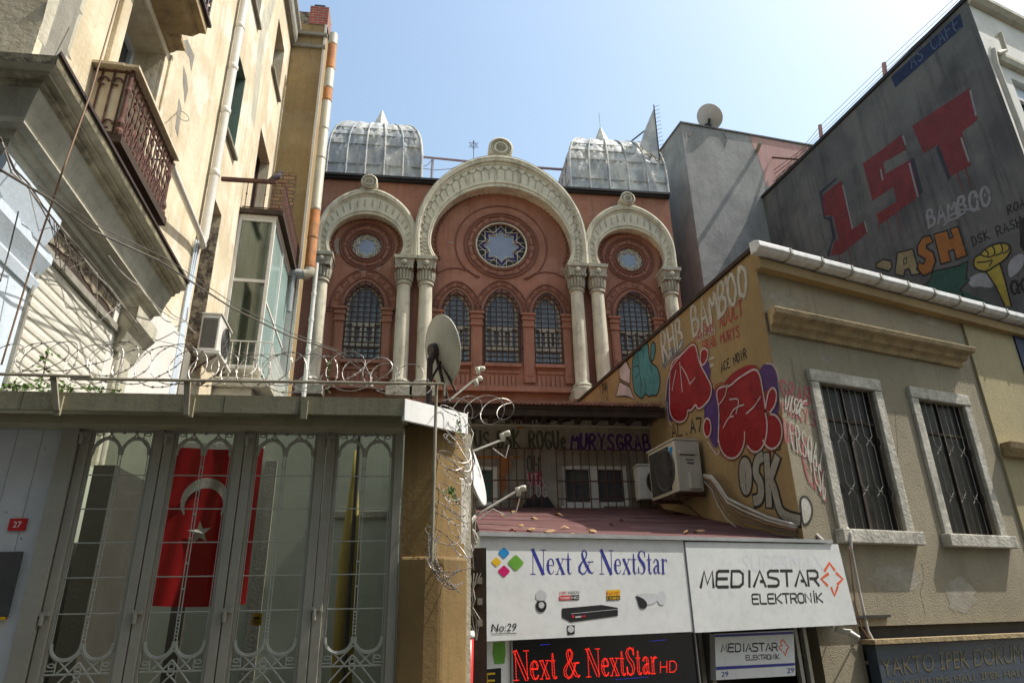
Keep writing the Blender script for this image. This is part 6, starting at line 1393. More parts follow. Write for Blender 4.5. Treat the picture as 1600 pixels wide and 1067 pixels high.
# insulated pipe bundle
pb_ = thing('pipe_bundle', 'pale insulated pipe bundle drooping from the beige air conditioner to the shop sign', 'pipes', tuple(G.p(1130,770,.1)))
for k, (mat_, r, off) in enumerate((('cablewhite',.019,0),('cablewhite',.016,6),('cablebrown',.018,12),('cable',.008,19),('cable',.007,28),('cablewhite',.007,34))):
    P0 = [G.p(1100,742+off*.3,.16), G.p(1112,744+off*.6,.2), G.p(1122,756+off,.2), G.p(1136,778+off,.16), G.p(1160,790+off*1.2,.12), G.p(1200,808+off*.9,.12), G.p(1235,818+off*.7,.14), SG.p(1266,826+off*.4,-.5), SG.p(1290,848,-.2)]
    o = []
    for a, c in zip(P0, P0[1:]): o += [a, a.lerp(c, .5)]
    b = MB(); b.tube(o+[P0[-1]], r, 7); b.build('pipe', mat_, pb_, smooth='all')
# ================================================================== GATE
# seams at the picture's door joints
sx = [GT.uz(134,657)[0], GT.uz(263,660)[0], GT.uz(388,661)[0], GT.uz(513,665)[0], GT.uz(632,667)[0]]
gz = 2.93; gtop = GT.uz(388,661)[1]
gb = .05
gh = thing('gate_building', 'low entrance structure with olive metal roof fascia and white wall closing the alley', 'entrance', (-1.5, 4.9, 0))
XW = L.w(-9.1,0).x
XW = -3.2
FFY = 4.62; FF = Frame((0, FFY), 0)
fx1 = FF.uz(632,640)[0]; ft = FF.uz(400,618)[1]; fb = FF.uz(400,645)[1]
b = MB(); b.box(FF, XW-.6, fx1, fb, ft, -.03, 0); b.bx(XW-.6, fx1, FFY+.03, 5.08, ft-.03, ft-.005); fa = b.build('fascia', 'fascia', gh)
b = MB()
for px in (33, 350, 468): u = FF.uz(px,630)[0]; b.box(FF, u-.002, u+.002, fb, ft, .0003, .001)
b.build('seam', 'black', fa)
z2t, z2b = FF.uz(400,650,-.08)[1], FF.uz(400,664,-.08)[1]
b = MB(); b.box(FF, XW-.6, fx1-.01, z2b, z2t, -.14, -.10); b.box(FF, XW-.6, fx1-.01, z2b-.0, z2b+.02, -.28, -.141); b.build('lower_trim', 'fascia', gh)
# frame above the doors and side stile
zh = gtop+.06
b = MB(); b.box(GT, sx[0]-.11, sx[4], gtop+.004, z2b+.05, -.05, .03); b.box(GT, sx[0]-.11, sx[0]-.004, gb, gtop, -.05, .05); b.build('door_frame', 'gatepaint', gh)
b = MB(); b.box(GT, XW, sx[0]-.112, 0, z2b+.05, -.08, 0); pw = b.build('white_panel_wall', 'panelwhite', gh)
b = MB(); b.box(GT, GT.uz(-60,860)[0], GT.uz(38,860)[0], GT.uz(20,962)[1], GT.uz(20,862)[1], .002, .02); b.build('notice_case', 'darkpane', pw)
b = MB(); b.box(GT, GT.uz(-60,860)[0], GT.uz(36,860)[0], GT.uz(20,968)[1], GT.uz(20,963)[1], .002, .025); b.build('notice_trim', 'syellow', pw)
nq = GT.uzs([(13,829.5),(40,829.5),(44,809),(17,809.5)], .02); nu0, nu1 = GT.uz(15,820)[0], GT.uz(42,820)[0]; nz0, nz1 = GT.uz(28,829)[1], GT.uz(28,810)[1]
for px_ in (22, 62, 92):
    b = MB(); u_ = GT.uz(px_, 700)[0]; b.box(GT, u_-.0015, u_+.0015, .1, z2b, .0005, .002); b.build('panel_seam', 'greypipe', pw)
for px_, py_ in ((118,770),(33,841),(10,800),(70,700),(58,960)):
    b = MB(); u_, z_ = GT.uz(px_, py_); b.lathe(GT.w(u_, z_, 0), [(.006,0),(.006,.003),(.003,.005)], 8, GT.n); b.build('screw', 'greypipe', pw)
hn = thing('house_number', 'small red house number plate reading 27 on the white wall', 'number plate', tuple(GT.w(nu0,nz0)))
b = MB(); b.box(GT, nu0, nu1, nz0, nz1, .001, .012); pl_ = b.build('plate', 'signred', hn)
b = MB(); v, f_ = txtmesh('27'); b.add([GT.w(lerp(nu0+.028,nu1-.028,x), lerp(nz0+.02,nz1-.02,y), .014) for x, y in v], f_); b.build('lettering', 'white', pl_, solid=False)
def gateleaf(x0, x1, label):
    t = thing('gate_leaf', label, 'gate leaf', (x0, 4.9, 0), 'folding gate leaves of the entrance')
    x0 += .004; x1 -= .004; zt_ = gtop
    f = MB(); S1 = .058; S2 = .022
    f.prism(GT, [(x0,gb),(x1,gb),(x1,zt_),(x0,zt_)], -.02, .025, [[(x0+S1,gb+S1),(x1-S1,gb+S1),(x1-S1,zt_-S1),(x0+S1,zt_-S1)]])
    a0, a1, b0, b1 = x0+S1, x1-S1, gb+S1, zt_-S1
    f.prism(GT, [(a0,b0),(a1,b0),(a1,b1),(a0,b1)], -.015, .008, [[(a0+S2,b0+S2),(a1-S2,b0+S2),(a1-S2,b1-S2),(a0+S2,b1-S2)]])
    f.build('frame', 'gatepaint', t, bevel=.004)
    a0 += S2; a1 -= S2; b0 += S2; b1 -= S2
    gl_ = MB(); gl_.add([GT.w(a0,b0,-.004),GT.w(a1,b0,-.004),GT.w(a1,b1,-.004),GT.w(a0,b1,-.004)], [(0,1,2,3)]); gl_.build('pane', 'glass', t, solid=False)
    tr = MB(); xm = (a0+a1)/2; W_ = a1-a0; D = .006
    zs_ = GT.uz(325,712)[1]; za = GT.uz(325,686)[1]       # springing and apex of the pointed arches
    def seg(p, q, r=.0055): tr.bar(GT.w(*p, D), GT.w(*q, D), r, 5)
    def curve(l, r): tr.tube([GT.w(*p, D) for p in l], r, 5)
    def gothic(xa, xb, z0, h, sgn=1, fat=True):
        w_ = (xb-xa); l = []
        for k in range(9):
            a = k/8; l.append((xa+w_/2*(1-math.cos(a*math.pi/2*1.0)), z0+sgn*h*math.sin(a*math.pi/2)**.85))
        r_ = [(xa+xb-x, z) for x, z in l]
        r2 = l+r_[::-1][1:]
        curve(r2, .009 if fat else .006)
        i2 = [(lerp((xa+xb)/2, x, .90), z0+(z-z0)*.90) for x, z in r2]; curve(i2, .005)
        vs_ = [GT.w(*p, D+.001) for p in r2]+[GT.w(*p, D+.001) for p in i2]; n_ = len(r2); tr.add(vs_, [(i, i+1, n_+i+1, n_+i) for i in range(n_-1)])
    for s_, zz_s, hh in ((1, zs_, za-zs_), (-1, GT.uz(325,1000)[1], GT.uz(325,1000)[1]-GT.uz(325,1026)[1])):
        gothic(a0+.004, xm-.004, zz_s, hh, s_); gothic(xm+.004, a1-.004, zz_s, hh, s_)
        za_ = zz_s+s_*hh; ze_ = za_+s_*.075
        # crossing diagonals
        seg((a0, zz_s+s_*.03), (xm-W_*.10, ze_)); seg((a1, zz_s+s_*.03), (xm+W_*.10, ze_))
        seg((xm, zz_s+s_*.05), (xm-W_*.33, ze_)); seg((xm, zz_s+s_*.05), (xm+W_*.33, ze_))
        tr.tube([GT.w(x, z, D) for x, z in circ(xm, ze_-s_*.025, .018, n=14)], .005, 5, True)
        for cx_ in (a0, a1):
            k_ = 1 if cx_ == a0 else -1
            seg((cx_, ze_-s_*.02), (cx_+k_*.05, ze_-s_*.02), .004); tr.tube([GT.w(x, z, D) for x, z in circ(cx_+k_*.03, ze_-s_*.05, .02, .010, n=12)], .004, 5, True); seg((cx_+k_*.055, ze_), (cx_+k_*.055, ze_-s_*.09), .004)
        seg((a0, ze_), (a1, ze_), .006)
    zb2 = GT.uz(325,1026)[1]
    for k in range(5):       # lattice below
        z_ = zb2-.10-k*.22
        seg((xm, z_+.09), (a0, z_-.12), .006); seg((xm, z_+.09), (a1, z_-.12), .006); seg((xm, z_-.33+.09), (a0, z_-.12), .005); seg((xm, z_-.33+.09), (a1, z_-.12), .005)
        tr.tube([GT.w(x, z, D) for x, z in circ(xm, z_+.02, .018, n=14)], .006, 5, True)
        seg((xm-.10, z_-.1), (xm, z_), .005); seg((xm+.10, z_-.1), (xm, z_), .005)
    for y_ in (743, 795, 847, 900, 955): z_ = GT.uz(325, y_)[1]; seg((a0, z_), (a1, z_), .004)
    zc0, zc1 = GT.uz(325,1000)[1], zs_
    for s_ in (-.009, .009): seg((xm+s_, zc0), (xm+s_, zc1), .0035)
    for k in range(7): z_ = lerp(zc0+.15, zc1-.08, k/6); tr.box(GT, xm-.012, xm+.012, z_-.006, z_+.006, D-.004, D+.005)
    for k in range(6): z_ = zc0+.02+k*.022; seg((xm-.01, z_), (xm+.01, z_), .004)
    for s_ in (a0+.008, a1-.008): seg((s_, zc0), (s_, zc1), .0028)
    tr.build('tracery', 'gatetracery', t)
    for z_ in (GT.uz(388,690)[1], GT.uz(350,962)[1]):
        hg = MB(); hg.bar(GT.w(x0+.012, z_-.035, .04), GT.w(x0+.012, z_+.03, .04), .013, 8); hg.box(GT, x0-.01, x0+.05, z_+.02, z_+.045, .0255, .045); hg.build('hinge', 'gatepaint', t)
    return t
gateleaf(sx[0], sx[1], 'leftmost grey gate leaf with arched tracery, next to the white wall')
gateleaf(sx[1], sx[2], 'second grey gate leaf from the left, in front of the red flag')
gateleaf(sx[2], sx[3], 'third grey gate leaf from the left, with the yellow notice behind its glass')
gateleaf(sx[3], sx[4], 'rightmost grey gate leaf with tracery, next to the tan pillar')
# passage behind the gate
PX0, PX1 = XW, sx[4]+.02
b = MB(); b.bx(PX0, PX1, 7.4, 7.5, 0, 3.6); b.bx(PX1, PX1+.1, 4.99, 7.5, 0, 3.05); b.bx(PX0-.0, PX0+.08, 5.0, 7.39, 0, 3.05); pv = b.build('passage_wall', 'lobby', gh)
b = MB(); b.bx(PX0+.45, PX0+.62, 6.2, 7.39, 0, 2.9); b.bx(PX0+.085, PX0+.44, 7.3, 7.38, 0, 2.5); b.bx(PX0+1.02, PX0+1.14, 6.95, 7.0, .9, 2.0); b.build('passage_door', 'lobbydark', gh)
b = MB(); b.bx(PX0+1.6, PX0+1.72, 7.37, 7.398, .0, 3.2); b.bx(PX0+2.2, PX0+3.0, 7.37, 7.398, 2.62, 2.68); b.build('wall_trim', 'plaster_grey', gh)
b = MB(); x = at(552,780,6.0).x
b.tube([(x,6.0,.8),(x,6.0,2.1),(x,6.0,2.75),(x,6.0,3.0)], [.08,.085,.03,.02], 8); yc = b.build('folded_flag', 'curtain', None, smooth='all'); tag(yc, 'furled yellow flag hanging on its pole behind the rightmost gate leaf', 'flag')
b = MB(); b.bar((x+.03,5.86,.2),(x+.03,5.86,3.2), .018, 6); b.build('pole', 'lobbydark', yc)
nt_ = thing('door_notice', 'small yellow door notice on the glass of the third gate leaf', 'notice', tuple(GT.p(402,975,-.03)))
b = MB(); q0 = GT.uz(393,977,-.03); q1 = GT.uz(411,957,-.03); b.box(GT, q0[0], q1[0], q0[1], q1[1], -.012, -.0085); np_ = b.build('card', 'syellow', nt_)
b = MB(); v, f_ = txtmesh('Pull'); b.add([GT.w(lerp(q0[0]+.018,q1[0]-.018,x_), lerp(q0[1]+.012,q0[1]+.035,y_), -.0078) for x_, y_ in v], f_); b.box(GT, q0[0]+.012, q1[0]-.012, q1[1]-.035, q1[1]-.025, -.0082, -.0078); b.build('lettering', 'ink', np_, solid=False)
# flag
fY = 5.16; FG = Frame((0, fY), 0)
fu0, fu1 = FG.uz(277,697)[0], FG.uz(412,704)[0]; fz1 = FG.uz(325,699)[1]; fz0 = FG.uz(300,945)[1]
def wave(u, z): 
    t = (u-fu0)/(fu1-fu0); s_ = (fz1-z)/(fz1-fz0); return .007*math.sin(t*8+s_*2.0)*(.35+s_)+.0035*math.sin(t*23+s_*5)*(.4+s_*.6)
b = MB(); nu, nz = 40, 30; vs = []
for j in range(nz+1):
    for i in range(nu+1):
        u = lerp(fu0, fu1, i/nu); z = lerp(fz1, fz0, j/nz)-.012*math.sin(i/nu*math.pi)*(1 if j > nz*.8 else 0)-(.012 if j == 0 else 0)*math.sin(i/nu*math.pi); vs.append(FG.w(u, z, wave(u, z)))
b.add(vs, [(j*(nu+1)+i, j*(nu+1)+i+1, (j+1)*(nu+1)+i+1, (j+1)*(nu+1)+i) for j in range(nz) for i in range(nu)])
flag = b.build('flag', 'red', None, smooth='all', solid=False); tag(flag, 'red flag with white crescent and star hanging behind the second gate leaf', 'flag')
def onflag(pts, tris=None):
    m_ = MB(); l = [[Vector((a, c_, 0)) for a, c_ in pts]]; 
    m_.add([FG.w(a, c_, wave(a, c_)+.006) for a, c_ in pts], [tuple(t) for t in tessellate_polygon(l)]); return m_
cu, cz = FG.uz(320,782); R1 = (FG.uz(357,782)[0]-FG.uz(283,782)[0])/2
o_ = circ(cu, cz, R1, n=40, a0=-40, a1=220); i_ = circ(cu+.0, cz-R1*.25, R1*.80, n=40, a0=202, a1=-22)
m_ = MB(); n_ = 40; i2 = circ(cu, cz-R1*.25, R1*.80, n=40, a0=-22, a1=202)
m_.add([FG.w(a, c_, wave(a, c_)+.006) for a, c_ in o_]+[FG.w(a, c_, wave(a, c_)+.006) for a, c_ in i2], [(k, k+1, n_+k+1, n_+k) for k in range(n_-1)]); m_.build('crescent', 'flagwhite', flag, solid=False)
su, sz = FG.uz(312,832); sr_ = R1*.5
st = [(su+(sr_ if k % 2 == 0 else sr_*.40)*math.cos(math.pi/2+.12+k*math.pi/5), sz+(sr_ if k % 2 == 0 else sr_*.40)*math.sin(math.pi/2+.12+k*math.pi/5)) for k in range(10)]
onflag(st).build('star', 'flagwhite', flag, solid=False)
m_ = MB(); m_.box(FG, fu0, fu1, fz1-.004, fz1+.03, -.01, .0); m_.build('header_band', 'flagwhite', flag)
# ================================================================== PILLAR AT THE GATE'S RIGHT
A_ = Vector((sx[4]+.006, 4.88, 0)); B_ = Vector((PL.o.x, PL.o.y-.02, 0)); ue = PL.uz(736,780)[0]; C_ = PL.w(ue, 0, .0); D_p = Vector((C_.x+.0, C_.y+.5, 0)); E_ = Vector((A_.x, 5.6, 0))
zp = ft-.12
b = MB(); base = [A_, B_, C_, D_p, E_]; b.add([v+Vector((0,0,z)) for z in (0, zp) for v in base], [(0,1,2,3,4),(5,6,7,8,9)]+[(i,(i+1)%5,5+(i+1)%5,5+i) for i in range(5)])
gp = thing('gate_pillar', 'ochre rendered gate pillar with a white metal cap, right of the gate', 'pillar', (A_.x, A_.y, 0))
b.build('shaft', 'ochre', gp)
b = MB(); zf = GT.uz(660,870)[1]
ue2 = PL.uz(722,930)[0]; b.add([v+Vector((0,0,z)) for z in (0, zf) for v in (A_+Vector((-.0,-.03,0)), B_+Vector((-.06,-.05,0)), B_+Vector((.05,-.035,0)), PL.w(ue2,0,.06), PL.w(ue2,0,-.1), E_+Vector((.05,-.3,0)))], [(0,1,2,3,4,5),(6,7,8,9,10,11)]+[(i,(i+1)%6,6+(i+1)%6,6+i) for i in range(6)])
b.build('footing', 'ochre', gp, bevel=.02)
b = MB(); b.add([PL.w(.01,0,.003), PL.w(ue-.005,0,.003), PL.w(ue-.005,zp-.01,.003), PL.w(.01,zp-.01,.003)], [(0,1,2,3)]); b.build('side_render', 'pillarside', gp, solid=False); b = MB(); b.pxs(PL, [(692,760),(700,748),(712,752),(728,746),(733,790),(727,850),(712,846),(700,852),(694,820)], .0045); b.build('lit_patch', 'whitestone', gp, solid=False)  # pale sheet paints the lit patch on the shaded side face
PF = Frame((fx1+.003, FFY-.01), 38.0)
t0_ = PF.uz(632,622); t1_ = PF.uz(731,647); b0_ = PF.uz(632,654); b1_ = PF.uz(731,680)
b = MB(); b.prism(PF, [(0,(b0_[1]+b1_[1])/2),(t1_[0],(b0_[1]+b1_[1])/2),(t1_[0],(t0_[1]+t1_[1])/2),(0,(t0_[1]+t1_[1])/2)], -.03, 0); b.build('cap_fascia', 'white', gp)
b = MB(); zc = (t0_[1]+t1_[1])/2; tri = [PF.w(0,zc-.02,-.03), PF.w(t1_[0],zc-.02,-.03), PF.w(t1_[0],zc-.02,-.03)+Vector((0,.5,0)), PF.w(0,zc-.02,-.03)+Vector((0,.9,0))]; b.add(tri+[v+Vector((0,0,.015)) for v in tri], [(0,1,2,3),(4,5,6,7),(0,1,5,4),(1,2,6,5),(2,3,7,6),(3,0,4,7)]); b.build('cap_top', 'fascia', gp)
# ================================================================== PIPE RAIL ON THE FASCIA
rl = thing('pipe_rail', 'thin rusty pipe rail carried on short posts above the gate fascia', 'rail', tuple(FF.p(300,600,.03)))
b = MB(); b.bar(FF.p(-40,583,.05), FF.p(143,588.5,.05), .011, 7); b.bar(FF.p(111,591.5,.05), FF.p(694,600,.05), .011, 7); b.build('tube', 'rail', rl)
for px0, py0, px1, py1 in ((84,590,89,641),(293,596,291,648)):
    b = MB(); p0, p1 = FF.p(px0,py0,.03), FF.p(px1,py1,.03); b.hexa([p1+Vector((-.014,-.01,0)),p1+Vector((.014,-.01,0)),p1+Vector((.014,.01,0)),p1+Vector((-.014,.01,0)),p0+Vector((-.02,-.01,0)),p0+Vector((.02,-.01,0)),p0+Vector((.02,.01,0)),p0+Vector((-.02,.01,0))]); b.build('post', 'rail', rl)
for px in (94, 300, 477):
    b = MB(); u = FF.uz(px,630)[0]; b.box(FF, u-.02, u+.02, fb-.04, fb+.09, .002, .02); b.build('bracket', 'fascia', rl)
b = MB(); b.bar(FF.p(680,652,.03)+Vector((0,0,-.95)), FF.p(682,600,.03), .011, 8); b.bar(FF.p(694,600,.05), FF.p(694,618,.05), .008, 6); b.build('upright', 'rail', rl)
# ================================================================== RAZOR WIRE
def coil(name, label, path, r0, turns, wire=.0035, seed=1, squash=1.0, barb=.013, flat=False):
    rr = random.Random(seed); b = MB(); N = int(turns*22); pts = []
    cum = [0]
    for p, q in zip(path, path[1:]): cum.append(cum[-1]+(q-p).length)
    ph = 0; rv = r0
    for i in range(N+1):
        s_ = cum[-1]*i/N; j = 0
        while j < len(cum)-2 and cum[j+1] < s_: j += 1
        c_ = path[j].lerp(path[j+1], (s_-cum[j])/(cum[j+1]-cum[j])); t = (path[j+1]-path[j]).normalized()
        a = t.cross(Vector((0,1,0.001))); a = a.normalized() if a.length > .1 else Vector((0,0,1)); c2 = t.cross(a).normalized()
        g_ = 2*math.pi*turns*i/N; 
        if i % 22 == 0: rv = r0*rr.uniform(.72,1.15); sh = Vector((rr.uniform(-.09,.09), rr.uniform(-.05,.05), rr.uniform(-.06,.05)))
        if flat: pts.append(c_+Vector((1,.1,0))*rv*math.cos(g_)*.95+Vector((.15,.35,1))*rv*math.sin(g_)+sh*.5)
        else: pts.append(c_+a*rv*math.cos(g_)*squash+c2*rv*math.sin(g_)+t*.10*math.sin(g_*1+.5)+sh*.6)
    # smooth
    for _ in range(3): pts = [pts[0]]+[(pts[i-1]+pts[i]*2+pts[i+1])/4 for i in range(1, len(pts)-1)]+[pts[-1]]
    b.tube(pts, wire, 5)
    L_ = 0; nxt = .04
    for p, q in zip(pts, pts[1:]):
        d_ = (q-p); ln = d_.length
        while L_+ln > nxt:
            c_ = p.lerp(q, (nxt-L_)/ln); t = d_.normalized(); s1 = t.orthogonal().normalized(); s2 = t.cross(s1)
            th = rr.uniform(0, 3.14); s3 = s1*math.cos(th)+s2*math.sin(th)
            b.add([c_-t*barb, c_+s3*barb*.55, c_+t*barb, c_-s3*barb*.55], [(0,1,2,3)]); nxt += .062
        L_ += ln
    o = b.build(name, 'razor', None, solid=False); tag(o, label, 'razor wire'); return o
zc = at(300,560,4.85).z
coil('razor_wire', 'long razor wire coil looping along the top of the gate roof', [Vector((at(10,560,4.85).x,4.85,zc-.02)), Vector((at(330,560,4.85).x,4.85,zc-.06)), Vector((at(650,560,4.85).x,4.9,zc-.08))], .17, 24, .0034, seed=4, flat=True, barb=.017)
coil('razor_wire', 'tangled razor wire hanging down the front of the ochre gate pillar', [at(712,640,4.75), at(712,720,4.72), at(706,800,4.7), at(700,850,4.68)], .11, 10, .003, seed=9, squash=1.0)
coil('razor_wire', 'second razor wire strand wound through the tangle on the pillar side', [at(722,660,4.85), at(716,745,4.8), at(722,820,4.8), at(708,870,4.75)], .085, 8, .003, seed=31)
b = MB(); rr = random.Random(8)
for k in range(7):
    P0 = [at(680+rr.uniform(-10,12),836+rr.uniform(-12,8),4.72), at(660+rr.uniform(-8,22),872+rr.uniform(-14,20),4.66), at(684+rr.uniform(-12,26),925+rr.uniform(-30,22),4.62), at(728+rr.uniform(-14,10),915+rr.uniform(-40,12),4.70)]
    o = []
    for i in range(25):
        t = i/24; a = P0[0].lerp(P0[1],t); c_ = P0[1].lerp(P0[2],t); e = P0[2].lerp(P0[3],t); o.append(a.lerp(c_,t).lerp(c_.lerp(e,t),t))
    b.tube(o, .003, 5)
    for i in range(1, 24): t = (o[i]-o[i-1]).normalized(); s_ = t.orthogonal().normalized(); b.add([o[i]-t*.012, o[i]+s_*.007, o[i]+t*.012, o[i]-s_*.007], [(0,1,2,3)])
tag(b.build('razor_wire', 'razor', None, solid=False), 'loose bundled razor wire loops drooping low beside the shop sign', 'razor wire')
coil('razor_wire', 'short razor wire coil running back from the pillar past the large dish', [at(700,640,4.8), at(745,640,5.4), at(800,645,6.2)], .13, 4, seed=12)
# ================================================================== SATELLITE DISHES
def dish(name, label, c, n, r, mat, feed=None, mount=None, lnb_mat='acbeige', group=None):
    t = thing(name, label, 'satellite dish', tuple(c), group); n = Vector(n).normalized()
    b = MB(); prof = [(r*k/8, -r*.22*(1-(k/8)**2)) for k in range(8, -1, -1)]
    prof[-1] = (.001, prof[-1][1]); back = [(max(x, .001), z-.012) for x, z in reversed(prof)]
    b.lathe(c, [(r, .004), (r+.012, 0), (r+.012, -.012)]+list(reversed(back)), 40, n); 
    vs_n = len(b.v); b2 = MB(); b2.lathe(c, [(r+.012, 0)]+prof, 40, n); b.add(b2.v, b2.f[:-2])
    b.build('reflector', mat, t, smooth='all')
    if feed:
        for (a, e) in feed['arms']: 
            m_ = MB(); m_.bar(a, e, feed.get('r', .012), 6); m_.build('arm', mat if not feed.get('am') else feed['am'], t)
        for e, ax in feed['lnbs']:
            m_ = MB(); ax = Vector(ax).normalized(); s_ = feed.get('s', 1.0); m_.lathe(e, [(.032*s_,0),(.036*s_,.02*s_),(.034*s_,.06*s_),(.022*s_,.08*s_),(.022*s_,.13*s_)], 12, ax); m_.lathe(Vector(e)+ax*.09*s_+Vector((0,0,-.03*s_)), [(.026*s_,-.05*s_),(.03*s_,0),(.028*s_,.05*s_)], 8, (0,0,1)); m_.build('feed_horn', lnb_mat, t, smooth='all')
    return t
# big grey-beige dish on a pole behind the gate roof, seen from the back
YB = 6.4; c = at(692,547,YB); nrm = Vector((.89,.40,.25))
b1 = at(703,622,YB-.1); l1 = at(752,583,YB+.1)
t = dish('satellite_dish', 'large beige satellite dish on a pole above the gate, seen from behind', c, nrm, .345, 'dish', dict(arms=[(at(699,628,YB), at(748,588,YB+.15))], lnbs=[(at(757,576,YB+.15), (-.8,-.2,-.1)), (at(752,590,YB+.12), (-.6,-.2,-.5))], r=.011, am='galv', s=.75))
b = MB(); cb = Vector(c)-nrm.normalized()*.09
b.bar(at(672,560,YB-.1), at(668,640,YB-.1)+Vector((0,0,-1.2)), .03, 10); b.bar(at(672,566,YB-.1), cb, .035, 8); b.bar(cb, at(700,628,YB), .018, 6); b.bar(at(670,600,YB-.1), at(700,545,YB-.02), .012, 6); b.bar(cb+Vector((0,0,.02)), at(712,612,YB-.05), .012, 6)
b.lathe(cb+nrm.normalized()*-.05, [(.07,0),(.08,.05),(.06,.09)], 10, nrm); b.build('mount', 'iron', t)
# white dish edge on
YW = 5.7; c = at(743,738,YW)
t = dish('satellite_dish', 'bright white satellite dish seen nearly edge on, beside the ochre pillar', c, Vector((.93,-.30,.25)), .27, 'dishwhite', dict(arms=[(at(742,806,YW), at(806,768,YW+.1)), (at(736,706,YW), at(782,688,YW+.15))], lnbs=[(at(822,762,YW+.1), (-.85,.1,-.1)), (at(797,676,YW+.15), (-.8,.1,-.2))], r=.010, am='galv', s=.72))
b = MB(); b.tube([at(733,665,YW), at(735,740,YW+.02), at(742,806,YW), at(738,860,YW+.05)], .014, 6); b.bar(at(742,806,YW), at(716,842,YW-.3), .02, 6); b.build('mount', 'galv', t)
b = MB(); b.tube([at(812,778,YW+.1), at(806,800,YW+.1), at(790,805,YW+.1), at(770,795,YW), at(748,812,YW)], .006, 5); b.tube([at(795,695,YW+.1), at(790,715,YW+.1), at(776,705,YW+.1), at(770,700,YW)], .006, 5); b.build('lead', 'cablewhite', t)
# roof dish on the grey tower
YR = 18.1; c = at(1109,183,YR)
t = dish('satellite_dish', 'grey satellite dish on the roof of the pale rendered tower', c, Vector((.62,.28,.74)), .46, 'dishwhite')
b = MB(); cc = at(1106,200,YR); b.bx(cc.x-.12, cc.x+.1, cc.y-.1, cc.y+.1, cc.z-.5, cc.z+.1); b.bar(cc, c, .05, 6); b.build('mount', 'black', t)
# ================================================================== SMALL THINGS
rb_ = thing('rolled_banner', 'rolled red banner with white end cap standing left of the shop front', 'banner', tuple(at(735,1060,5.6)))
p1, p0 = at(733,992,5.6), at(731,1075,5.6); b = MB(); b.lathe((p0.x,p0.y,p0.z-.5), [(.03,0),(.032,.3),(.045,p1.z-p0.z+.5-.02)], 12); b.build('cloth', 'redplastic', rb_, smooth='all')
b = MB(); b.lathe((p0.x,p0.y,p1.z-.02), [(.048,0),(.052,.02),(.045,.05)], 12); b.build('cap', 'white', rb_, smooth='all')
mb_ = thing('meter_board', 'brown board of old electric fittings between the pillar and the shop sign', 'meter board', tuple(at(736,985,5.9)))
p0 = at(724,1000,5.9); p1 = at(760,895,5.9); MF = Frame((p0.x, 5.9), 0); b = MB(); b.box(MF, 0, p1.x-p0.x, p0.z-.4, p1.z+.2, -.04, 0); b.build('board', 'darkwood', mb_)
b = MB()
for k in range(6): b.box(MF, .04+(k % 2)*.07, .08+(k % 2)*.07, p0.z+.02+k*.08, p0.z+.07+k*.08, .001, .025)
for k in range(4): b.tube([MF.w(.05+.03*k, p1.z, .02), MF.w(.09-.02*k, p1.z-.2, .03), MF.w(.04+.03*k, p1.z-.35, .02), MF.w(.1, p0.z, .02)], .005, 4)
b.build('fitting', 'galv', mb_)
cc = thing('security_camera', 'small white security cameras fixed under the right end of the shop sign', 'camera', tuple(T.p(1320,995,.2)))
b = MB(); p = T.p(1306,983,.22); b.tube([p, p+Vector((.09,-.03,-.03))], [.03,.028], 10); p = T.p(1328,988,.2); b.tube([p, p+Vector((.07,-.05,-.06))], [.03,.026], 10); b.build('housing', 'acwhite', cc, smooth=True)
b = MB(); b.tube([T.p(1300,978,.02), T.p(1310,982,.2), T.p(1330,984,.2), T.p(1340,992,.02)], .008, 5); b.build('arm', 'acwhite', cc)
# ledge bit under the sign on the pier
# ivy and weeds on the gate roof
def weed(name, label, pts, n, spread, seed):
    rr = random.Random(seed); t = thing(name, label, 'weed', tuple(pts[0])); b = MB(); b.tube(pts, .004, 4); b.build('stem', 'darkwood', t)
    b = MB()
    for k in range(n):
        j = rr.randrange(len(pts)-1); c = pts[j].lerp(pts[j+1], rr.random())+Vector([rr.gauss(0, spread) for _ in range(3)]); r = rr.uniform(.010,.022)
        a = Vector([rr.uniform(-1,1) for _ in range(3)]).normalized(); d_ = a.orthogonal().normalized(); b.add([c-a*r, c+d_*r*.6, c+a*r, c-d_*r*.6], [(0,1,2,3)])
    b.build('foliage', 'leaf', t, solid=False)
weed('climbing_weed', 'sparse ivy shoot climbing the razor wire in front of the roller shutter', [at(62,604,4.8), at(68,585,4.8), at(72,560,4.8), at(76,545,4.8)], 46, .022, 1)
weed('low_weed', 'low green weeds growing along the gate roof edge at far left', [at(5,606,4.72), at(30,603,4.75), at(50,606,4.75), at(110,605,4.72)], 130, .018, 2)
weed('low_weed', 'low green weeds along the gate roof between the first two rail posts', [at(100,608,4.72), at(140,606,4.75), at(190,610,4.72)], 60, .014, 5)
weed('dry_weed', 'thin dry weed standing on the gate roof in front of the left synagogue window', [at(512,612,4.85), at(514,585,4.85), at(518,555,4.85)], 22, .018, 3)
weed('climbing_weed', 'small green tuft caught in the razor wire on the gate pillar', [at(702,770,4.7), at(706,766,4.7), at(708,778,4.7)], 40, .018, 4)
weed('climbing_weed', 'single leafy sprig above the white dish beside the pillar cap', [at(714,655,4.75), at(718,668,4.75), at(722,680,4.75)], 18, .012, 6)
